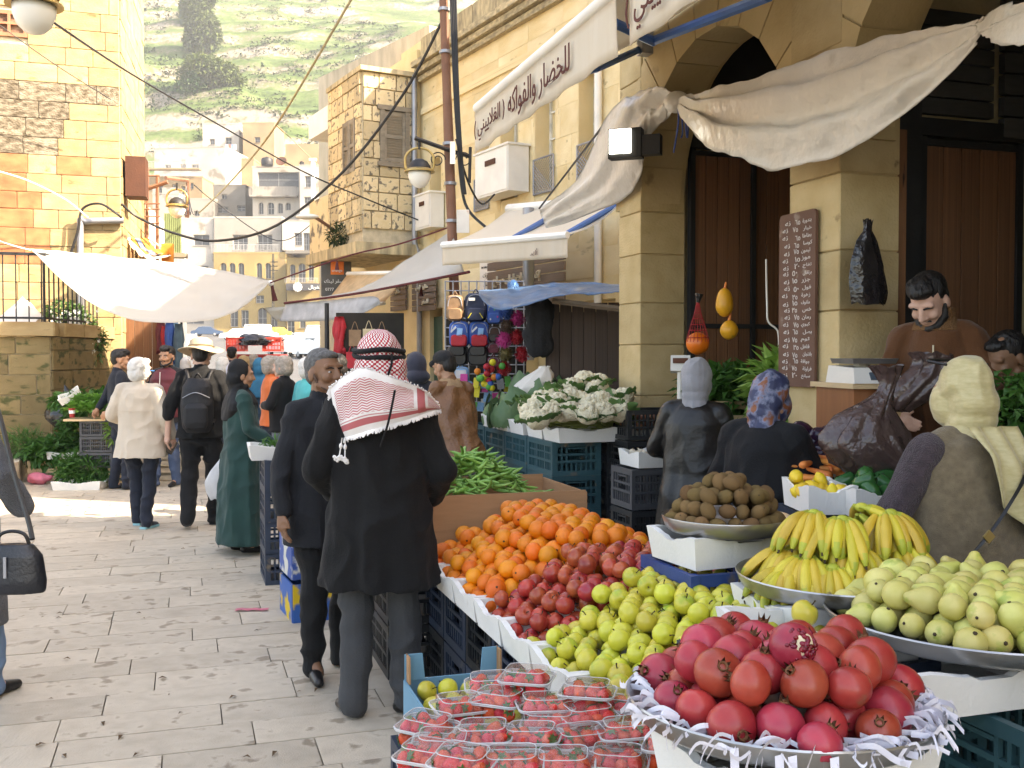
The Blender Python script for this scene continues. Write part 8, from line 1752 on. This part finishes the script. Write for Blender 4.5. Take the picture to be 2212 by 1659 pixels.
# ---- tall man with backpack
P = G(437, 1138); D_ = Person('tall man in black with wide beige sun hat seen from behind', (P.x, P.y), 8, 1.78, skin='fair', head=(0, 8), vox=.010, bulk=1.06)
D_.limbs(((.10, .0, -.27), (.07, .16, -.42)), ((-.11, -.04, -.27), (-.13, -.02, -.53)), (.09, .16), (-.11, -.14), .1, -.1, 0, .04)
D_.body(face=False); D_.coat('shirt', cloth('black_jersey', (.004, .004, .0045), .9, sheen=.03), hem=.84, sl=(.9, .35), rad=1.12, wr=.020); D_.trousers(cloth('black_cargo', (.005, .005, .006), .9, sheen=.03), 1.12); D_.shoes(M('brown_boot', (.04, .032, .026), .7, var=0), M('boot_sole', (.03, .03, .03), .8, var=0)); D_.hair(m_hairb, 'crop')
m_hat = M('beige_hat', (.38, .30, .20), .85, var=0, ns=6, bump=.2, bs=150); b = MB(); hd = D_.hd
pr = [(.0, 1.752), (.06, 1.748), (.092, 1.725), (.102, 1.67), (.104, 1.655), (.13, 1.65), (.19, 1.632), (.192, 1.626), (.13, 1.64), (.1, 1.644), (.096, 1.66), (.0, 1.70)]
rows = [[hd((r*math.cos(a), -.01+1.12*r*math.sin(a), z+(.022*math.sin(a*2+.5)+.012*math.sin(a*3) if r > .12 else 0))) for a in np.linspace(0, 2*pi, 30, endpoint=False)] for r, z in pr]; b.sheet(rows, close=True); hat = b.obj('sun_hat', m_hat, D_.t, smooth=60)
MB().tube([hd((.1045*math.cos(a), -.01+.117*math.sin(a), 1.675)) for a in np.linspace(0, 2*pi, 30)], .006, 6).obj('hat_band', M('hat_band', (.20, .15, .09), .9, var=0), hat)
def backpack(label, Pn, mt, s=1.0):
    t = thing('backpack', label, 'backpack', Pn.t.location, Pn.t.rotation_euler.z); t.scale = Pn.t.scale; f = Fig(); up = Pn.up
    f.loft([(.90, .10, .06, 0, -.215), (.95, .135, .085, 0, -.215), (1.15, .15, .10, 0, -.22), (1.32, .135, .085, 0, -.20), (1.40, .09, .05, 0, -.18)], f=up); f.build('pack_body', mt, t, .008, 2, wr=.006)
    f = Fig(); f.loft([(.94, .09, .03, 0, -.305), (1.0, .11, .04, 0, -.31), (1.13, .105, .035, 0, -.315), (1.17, .07, .02, 0, -.305)], f=up); f.build('front_pocket', mt, t, .007, 2)
    for sg in (-1, 1): MB().tube(cat_curve([up((sg*.08, -.15, 1.36)), up((sg*.11, -.10, 1.455)), up((sg*.125, .02, 1.45)), up((sg*.13, .13, 1.33)), up((sg*.15, .08, 1.1)), up((sg*.12, -.14, .98))], 6), .016, 7).obj('strap', mt, t, smooth=180)
    MB().tube(cat_curve([up((-.03, -.17, 1.40)), up((0, -.19, 1.44)), up((.03, -.17, 1.40))], 5), .008, 6).obj('handle', mt, t)
    MB().tube(cat_curve([up((-.12, -.285, 1.22)), up((0, -.325, 1.27)), up((.12, -.285, 1.22))], 6), .004, 5).obj('zip', m_steel, t)
    return t
backpack('black backpack on the man in the sun hat', D_, cloth('black_nylon', (.007, .007, .009), .6, sheen=0))
# ---- white haired woman
P = G(305, 1138); E = Person('white haired woman in beige jacket and navy trousers seen from behind', (P.x, P.y), -4, 1.62, skin='fair', head=(-28, 2), vox=.010, bulk=1.14)
E.limbs(((.10, -.02, -.25), (.12, .08, -.46)), ((-.12, .02, -.25), (-.03, .20, -.33)), (.10, -.10), (-.08, .12), .25, 0)
E.body(face=False); m_bj = cloth('beige_jacket', (.56, .47, .37), .8, na=.1, sheen=.1); E.coat('jacket', m_bj, hem=.72, flare=1.12, depth=1.12, rad=1.28, wr=.013); E.trousers(c_navyt, 1.02, hem=.06); E.shoes(M('grey_trainer', (.05, .05, .055), .7, var=0), M('teal_sole', (.25, .5, .55), .6, var=0)); E.hair(m_hairg, 'bob')
MB().tube([E.up((-.17, -.137, 1.20)), E.up((0, -.158, 1.195)), E.up((.17, -.137, 1.20))], .003, 5).obj('yoke_seam', m_bj, E.t)
MB().tube([E.hd((.085, .02, 1.605)), E.hd((.072, .1, 1.60))], .004, 6).obj('spectacle_arm', M('blue_spectacles', (.05, .2, .5), .3, var=0), E.t)
q = W(368, 975, 10.3); t = thing('wallet', 'black wallet in the hand of the white haired woman', 'wallet', q, .2); MB().box((0, 0, .05), (.10, .03, .14), Rm=Matrix.Rotation(.5, 3, 'Y')).obj('cover', m_shoe, t); MB().box((.0, -.017, .05), (.08, .004, .12), Rm=Matrix.Rotation(.5, 3, 'Y')).obj('flap', m_shoe, t)
# white bag of the green woman
sack('shopping_bag', 'white plastic shopping bag hanging from the hand of the woman in green', 'bag', W(472, 1078, 8.55), [(.07, 0), (.085, .05), (.085, .14), (.05, .24), (.014, .31), (.01, .36)], trans_cloth('white_plastic', (.72, .72, .72), .35, r=.35, var=0, bump=.5, bs=18), fold=.06, sy=.5, seed=3)
# ---- two young men by the door
P = W(255, 900, 12.6); N1 = Person('young man in navy shirt leaning by the boarded door', (P.x+.02, 12.6), -55, 1.72, skin='tan', head=(-10, 8), bulk=.98)
N1.limbs(((.09, -.05, -.26), (.02, -.16, -.40)), ((-.09, -.08, -.25), (-.03, -.20, -.40)), (.1, .05), (-.1, -.05)); N1.body(); N1.brows(m_hairb); N1.hair(m_hairb, 'quiff'); N1.coat('shirt', c_navy, hem=.84, wr=.010); N1.trousers(c_navyt); N1.shoes()
MB().tube([N1.hd((sx*.05, .095, 1.601)) for sx in (-1, 1)], .003, 5).obj('spectacles', m_iron, N1.t)
P = W(352, 900, 12.8); N2 = Person('young bearded man in maroon quilted waistcoat', (P.x, 12.9), 172, 1.76, skin='tan', head=(-6, 3), bulk=1.05, side=-.05)
N2.limbs(((.15, .03, -.22), (-.02, .17, -.36)), ((-.16, .02, -.20), (-.05, .2, -.24), (.3, .2, -1)), (.12, .05), (-.1, -.05)); N2.body(); N2.brows(m_hairb, .005); N2.hair(m_hairb, 'quiff'); N2.beard(m_hairb, -.004)
N2.coat('sweater', cloth('black_sweater', (.01, .01, .012), .9), hem=.80, rad=.96, wr=.006)
f = Fig(); f.loft([(1.47, .075, .072, 0, -.018), (1.44, .14, .095, 0, -.012), (1.40, .195, .118, 0, -.01), (1.33, .222, .152, 0, 0), (1.18, .222, .160, 0, .008), (1.0, .218, .160, 0, .008), (.86, .222, .165, 0, 0)], f=N2.up, fold=0); f.build('waistcoat', cloth('maroon', (.11, .012, .018), .6, sheen=.1), N2.t, .009, 2, wr=.012, wf=(5, 5, 12))
MB().tube([N2.up((.012, .165, z)) for z in (.9, 1.1, 1.3, 1.42)], .005, 5).obj('zip', m_white, N2.t); N2.trousers(M('cloth_jeans', (.06, .09, .16), .85, var=0, bump=.3)); N2.shoes()
# ---- walkers further on
def simple(label, x, D, face, h, coatc, hair, style, hem=.8, scarf=None, skin='fair', trous=None, arms=None, headr=(0, 0), lean=0, bulk=1.0, vox=.013, fac=False):
    P = W(x, 900, D); p = Person(label, (P.x, D, gz(D)), face, h, skin=skin, head=headr, lean=lean, bulk=bulk, vox=vox); a = arms or (DOWN(1), DOWN(-1)); p.limbs(a[0], a[1], (.09, .06), (-.09, -.06)); p.body(face=fac, vox=.009)
    p.coat('jacket', coatc, hem=hem, wr=.01); p.trousers(trous or c_navyt)
    if scarf: p.scarf(scarf, .2, True, True, vox=.009)
    elif hair: p.hair(hair, style, .008)
    p.shoes(); return p
FOLD = (((.10, .05, -.24), (-.10, .20, -.22)), ((-.10, .05, -.24), (.08, .22, -.25)))
simple('woman with bobbed grey hair and black jacket, arms folded', 612, 11.4, 75, 1.64, cloth('black_fleece', (.005, .005, .006), .9, sheen=.03), m_hairgb, 'bob', .85, arms=FOLD, headr=(0, 5), trous=M('cloth_grey_jeans', (.12, .14, .18), .9, var=0), fac=True)
simple('woman in orange top and glasses behind the grey bob', 588, 12.3, -60, 1.64, cloth('orange_top', (.58, .13, .03), .85), m_hairgb, 'bob', .85, headr=(0, 0), fac=True)
simple('white haired woman in turquoise cardigan', 668, 11.2, -40, 1.62, cloth('turquoise', (.06, .42, .42), .8), m_hairg, 'bob', .85)
ca = simple('man in pale flat cap behind the suited man', 690, 13.5, 10, 1.70, cloth('grey_jumper', (.10, .10, .11), .9), m_hairg, 'crop', .85)
f = Fig(HS); f.ball(ca.hd((0, -.0, 1.67)), (.09, .11, .055)); f.ball(ca.hd((0, .08, 1.655)), (.06, .05, .018)); f.build('flat_cap', M('pale_cap', (.42, .38, .33), .9, var=0, bump=.2), ca.t, .008, 2)
c2_ = simple('man in navy baseball cap walking away near the red cart', 502, 19, 10, 1.80, cloth('dark_blue_jacket', (.02, .03, .06), .85), m_hairb, 'crop', .8)
f = Fig(HS); f.ball(c2_.hd((0, -.01, 1.665)), (.085, .10, .065)); f.ball(c2_.hd((0, .1, 1.645)), (.06, .06, .012)); f.build('cap', c_navy, c2_.t, .009, 2)
simple('person in white headscarf beyond the sun hat', 403, 17, 0, 1.60, cloth('pale_coat', (.4, .4, .42), .9), None, '', .5, scarf=M('white_scarf', (.62, .62, .64), .8, var=0))
simple('grey haired walker behind the black headscarf', 482, 14.0, 5, 1.62, c_char, m_hairg, 'bob', .8)
simple('person in pale lilac headscarf among the walkers', 505, 13.2, 8, 1.55, c_navy, None, '', .4, scarf=M('lilac_scarf', (.60, .58, .64), .8, var=0))
simple('person in teal headscarf beside the woman in orange', 562, 14.2, 0, 1.60, cloth('dark_teal_coat', (.02, .05, .08), .9), None, '', .3, scarf=M('teal_scarf', (.02, .14, .24), .8, var=0))
simple('fair haired walker beyond the teal headscarf', 528, 16.5, 0, 1.64, cloth('brown_coat', (.1, .06, .04), .9), m_hairbl, 'bob', .8)
simple('grey haired walker close to the red cart', 549, 18, 0, 1.66, c_char, m_hairgb, 'bob', .8)
simple('dark haired person partly behind the suited man', 728, 10.2, 30, 1.66, cloth('black_jacket_b', (.012, .012, .014), .9), m_hairb, 'bob', .8, skin='dark')
simple('dark haired person beside the red shopping bags', 712, 15.0, 0, 1.70, c_navy, m_hairb, 'short', .8)
# ---- leather jacket man and hooded neighbour
P = W(975, 900, 8.5); Lm = Person('man in brown leather jacket and black cap bending to the stall', (-.40, 8.45), 38, 1.70, lean=.30, skin='tan', head=(10, 18), bulk=.98, vox=.010)
Lm.limbs(((.10, .10, -.24), (.04, .27, -.36)), ((-.08, .10, -.24), (-.04, .3, -.35)), (.12, .05), (-.10, -.1)); Lm.body(face=False); m_lea = M('brown_leather', (.13, .052, .018), .42, var=0, c2=(.20, .085, .03), ns=7, bump=.5, bs=45, spec=.5); Lm.coat('jacket', m_lea, hem=.84, rad=1.2, wr=.024, depth=1.1); Lm.trousers(cloth('grey_brown', (.12, .11, .10), .9)); Lm.shoes(); Lm.hair(m_hairb, 'crop')
f = Fig(HS); f.ball(Lm.hd((0, -.012, 1.665)), (.085, .102, .068)); f.cap(Lm.hd((-.04, .085, 1.648)), Lm.hd((.04, .085, 1.648)), .03, .03); f.build('cap', M('black_cap', (.012, .012, .013), .85, var=0, bump=.3), Lm.t, .007, 2)
f = Fig(); f.loft([(1.50, .078, .074, 0, -.02), (1.45, .12, .098, 0, -.015), (1.42, .14, .105, 0, -.012)], f=Lm.up); f.build('hood', M('tan_lining', (.34, .22, .12), .9, var=0, bump=.3), Lm.t, .008, 2, wr=.01)
Hn = simple('person in dark hooded coat between the headscarf man and the stall', 905, 9.6, 40, 1.68, cloth('slate_navy', (.03, .032, .05), .85), m_hairb, 'crop', .7, lean=.1)
f = Fig(HS); f.ball(Hn.hd((0, -.04, 1.60)), (.10, .10, .12)); f.ball(Hn.hd((0, -.07, 1.50)), (.12, .09, .07)); f.build('hood', MAT['cloth_slate_navy'], Hn.t, .009, 2, wr=.01)
# ---- women at the vegetable trays
P = W(1500, 900, 6.1); Gw = Person('woman in grey headscarf and long black leather coat', (P.x, 6.1), -22, 1.62, skin='tan', head=(0, 10), bulk=1.04, lean=.06, vox=.010)
Gw.limbs(((.10, .04, -.25), (.06, .2, -.36)), ((-.10, .04, -.24), (-.02, .26, -.30)), (.1, 0), (-.1, 0)); Gw.body(face=False, hands=(), ears=False); m_bl = M('black_leather', (.006, .0055, .0055), .42, var=0, ns=6, na=.3, bump=.12, bs=40, spec=.5); Gw.coat('coat', m_bl, hem=.25, flare=1.15, rad=1.12, depth=1.1, wr=.010, fold=.02); Gw.shoes(); Gw.scarf(cloth('grey_scarf', (.30, .30, .32), .9), .1, False)
P = W(1640, 900, 4.85); Pw = Person('woman in patterned headscarf and black coat holding a phone', (P.x, 4.85), -40, 1.57, skin='tan', head=(-8, 20), bulk=1.08, lean=.10, vox=.009)
Pw.limbs(((.10, .08, -.25), (.10, .30, -.30), (.2, .9, .3)), ((-.10, .02, -.26), (.06, .27, -.24), (.5, .8, .2)), (.1, 0), (-.1, 0)); Pw.body(face=False, ears=False)
Pw.coat('coat', cloth('black_coat_c', (.004, .0045, .006), .9, sheen=.03), hem=.2, flare=1.2, rad=1.22, depth=1.16, wr=.020, fold=.02); Pw.shoes()
m_pat = M('patterned_scarf', (.028, .035, .085), .55, var=0, c2=(.17, .19, .28), ns=15, bump=.1, spots=((.22, .075, .03), 15, .55), contrast=.05); Pw.scarf(m_pat, .12, False, wr=.012)
ph = Pw.t.matrix_basis @ (Pw.arm[1][2]+V((-.02, .10, .06)))
t = thing('mobile_phone', 'dark mobile phone held up by the woman in the patterned headscarf', 'phone', ph, R(-40)); Rm = Matrix.Rotation(-.6, 3, 'X') @ Matrix.Rotation(.35, 3, 'Y'); MB().box((0, 0, 0), (.072, .010, .15), Rm=Rm).obj('case', m_shoe, t); MB().box(Rm @ V((0, -.006, 0)), (.066, .002, .138), Rm=Rm).obj('screen', m_glass, t)
P = W(2105, 900, 3.62); Yw = Person('woman in gold headscarf and olive wool coat seen from behind', (P.x, 3.62), 14, 1.63, skin='tan', head=(10, 6), bulk=1.22, lean=.05, vox=.009)
Yw.limbs(((.10, .0, -.26), (.10, .12, -.46)), ((-.11, .03, -.25), (-.10, .24, -.34)), (.1, 0), (-.1, 0)); Yw.body(face=False, hands=(), ears=False); m_ol = cloth('olive_wool', (.165, .125, .075), .95, bump=.5, bs=260, ns=40, na=.25); Yw.coat('coat', m_ol, hem=.12, flare=1.3, rad=.80, depth=1.16, wr=.007, fold=.02)
f = Fig()
for sg in (1, -1):
    S_, E_, Wr, _ = Yw.arm[sg]; f2 = Fig(); S2 = S_-V((sg*.01, 0, 0)); f2.cap(S2+V((0, 0, -.01)), E_, .074, .066); f2.cap(E_, E_.lerp(Wr, .95), .065, .055); f2.build('sleeve', cloth('purple_knit', (.055, .035, .042), .95, bump=.9, bs=180, ns=40, na=.35), Yw.t, .009, 2, wr=.012)
m_goldsc = M('gold_scarf', (.42, .35, .16), .45, var=0, c2=(.54, .46, .25), ns=30, stretch=(1, 1, 3), bump=.12, bs=34, sheen=.3); Yw.scarf(m_goldsc, .1, False, wr=.010)
up = Yw.up; rows = []
bky = lambda x: -.205*math.sqrt(max(.12, 1-(x/.31)**2))-.008
for j in range(17):                # the long end of the scarf down the back
    s_ = j/16; row = []
    for i in range(21): x = lerp(lerp(-.10, -.03, s_), lerp(.12, .27, s_), i/20); row.append(up((x, bky(x)*lerp(.62, 1, min(1, s_*3))-.014*math.sin(i*.8+s_*3), 1.49-(.28+.24*i/20)*s_)))
    rows.append(row)
b = MB(); b.sheet(rows, thick=.004); b.obj('scarf_end', m_goldsc, Yw.t, smooth=180)
st_ = MB(); C1 = cat_curve([up((x, bky(x)*k-.028, z)) for x, z, k in ((.15, 1.45, .6), (.08, 1.36, .95), (-.03, 1.22, 1), (-.14, 1.08, 1), (-.24, .96, 1))], 8)
st_.sheet([[p+V((-.014, 0, -.010)), p+V((.014, -.004, .010))] for p in C1], thick=.006); so2 = st_.obj('bag_strap', m_shoe, Yw.t, smooth=180); MB().box(C1[22]+V((0, -.012, 0)), (.034, .008, .034), Rm=Matrix.Rotation(.8, 3, 'Y')).obj('buckle', m_brass, so2)
f = Fig(); hdY = Yw.hd; sg_ = MB(); sg_.tube([hdY((sx*.098, yy, 1.70+zz)) for sx, yy, zz in ((-1, -.02, .0), (-1, .06, .02), (-.6, .10, .028), (0, .105, .03), (.6, .10, .028), (1, .06, .02), (1, -.02, 0))], .006, 6); sg_.obj('sunglasses', m_shoe, Yw.t)
# ---- shopkeeper
Vp = W(2022, 900, 5.15); Vd = Person('young bearded shopkeeper in brown zip jacket behind the scales', (Vp.x, 5.15, .32), 152, 1.76, skin='fair', head=(-20, 40), bulk=.98, lean=.06, vox=.009)
Vd.limbs(((.10, .06, -.26), (-.02, .24, -.36)), ((-.13, .05, -.25), (.0, .25, -.34)), (.1, 0), (-.1, 0)); Vd.body(face=False); Vd.brows(m_hairb, .0055); Vd.hair(m_hairb, 'quiff'); Vd.beard(m_hairb, .003)
m_rust_c = cloth('rust_brown', (.105, .036, .008), .85, sheen=.2); Vd.coat('jacket', m_rust_c, hem=.84, rad=1.14, wr=.022)
f = Fig(); f.loft([(1.545, .090, .088, 0, -.01), (1.50, .088, .086, 0, -.012), (1.43, .125, .105, 0, -.008)], f=Vd.up); f.build('collar', M('sherpa_collar', (.20, .10, .04), .95, var=0, bump=.8, bs=120), Vd.t, .007, 2)
MB().tube([Vd.up((0, .139, z)) for z in (.95, 1.1, 1.2, 1.3, 1.36)], .004, 5).obj('zip', m_gold, Vd.t); MB().ball(Vd.arm[-1][0].lerp(Vd.arm[-1][1], .5)+V((-.07, .03, 0)), (.006, .02, .02), 10, 6).obj('sleeve_badge', m_iron, Vd.t)
Vd.trousers(c_navyt); Vd.shoes()
# ---- stooping man at the right edge
Pq = W(2300, 900, 5.0); Sm = Person('dark haired man stooping over the parsley at the right edge', (Pq.x+.12, 5.0, .18), 95, 1.64, skin='dark', head=(10, 30), lean=.5, bulk=1.05, vox=.011)
Sm.limbs(((.05, .2, -.2), (.0, .3, -.4)), ((-.05, .2, -.2), (.0, .3, -.4))); Sm.body(face=False); Sm.hair(m_hairb, 'short'); Sm.coat('jacket', c_black, hem=.84); Sm.trousers(c_navyt); Sm.shoes()
# ---- woman cut off by the left edge, with handbag
Pl_ = G(-55, 1560); Lw = Person('person in grey knit coat and jeans cut off by the left edge', (Pl_.x-.23, 4.85), -20, 1.66, skin='fair', bulk=1.15, vox=.011)
Lw.limbs(((.10, .02, -.25), (.10, .16, -.44)), DOWN(-1), (.12, .10), (-.1, -.1)); Lw.body(face=False, hands=()); Lw.coat('coat', cloth('grey_knit', (.10, .105, .12), .95, bump=.8, bs=140), hem=.40, rad=1.2, wr=.012, flare=1.05); Lw.trousers(M('cloth_blue_jeans', (.16, .25, .40), .85, var=0, bump=.3, bs=150), 1.1); Lw.shoes(); Lw.hair(m_hairgb, 'bob')
hb_ = W(28, 1225, 4.35); t = thing('handbag', 'black leather handbag with silver zip at the left edge', 'handbag', hb_-V((0, 0, .11)), .1)
f = Fig(); f.loft([(0, .135, .055, 0, 0), (.05, .14, .06, 0, 0), (.16, .125, .05, 0, 0), (.21, .085, .035, 0, 0)]); f.build('bag_body', M('navy_leather', (.012, .014, .02), .35, var=0, bump=.15, bs=80, spec=.5), t, .008, 2)
b = MB(); b.tube(cat_curve([(-.07, 0, .2), (-.05, 0, .25), (.0, 0, .265), (.05, 0, .25), (.07, 0, .2)], 5), .008, 6); b.obj('handle', m_shoe, t); MB().box((-.01, -.062, .12), (.012, .006, .09)).obj('zip', m_steel, t)
adopt(MB().tube(cat_curve([W(70, 1165, 4.35), W(60, 1120, 4.4), W(30, 1020, 4.5), W(0, 900, 4.6), W(-40, 780, 4.7)], 6), .011, 6).obj('shoulder_strap', m_shoe), t)

bpy.data.scenes.remove(TSC)
# ================================================================ bright air between the near houses and the hill
b = MB(); b.box((-60, 395, 170), (1500, 920, 344))
mh = bpy.data.materials.new('haze'); mh.use_nodes = True; t = mh.node_tree; t.nodes.remove(t.nodes['Principled BSDF']); pvn = t.nodes.new('ShaderNodeVolumePrincipled'); pvn.inputs['Color'].default_value = (.93, .96, 1, 1); pvn.inputs['Density'].default_value = .0006; pvn.inputs['Anisotropy'].default_value = .3; t.links.new(pvn.outputs[0], t.nodes['Material Output'].inputs['Volume'])
tag(b.obj('haze', mh), kind='stuff')
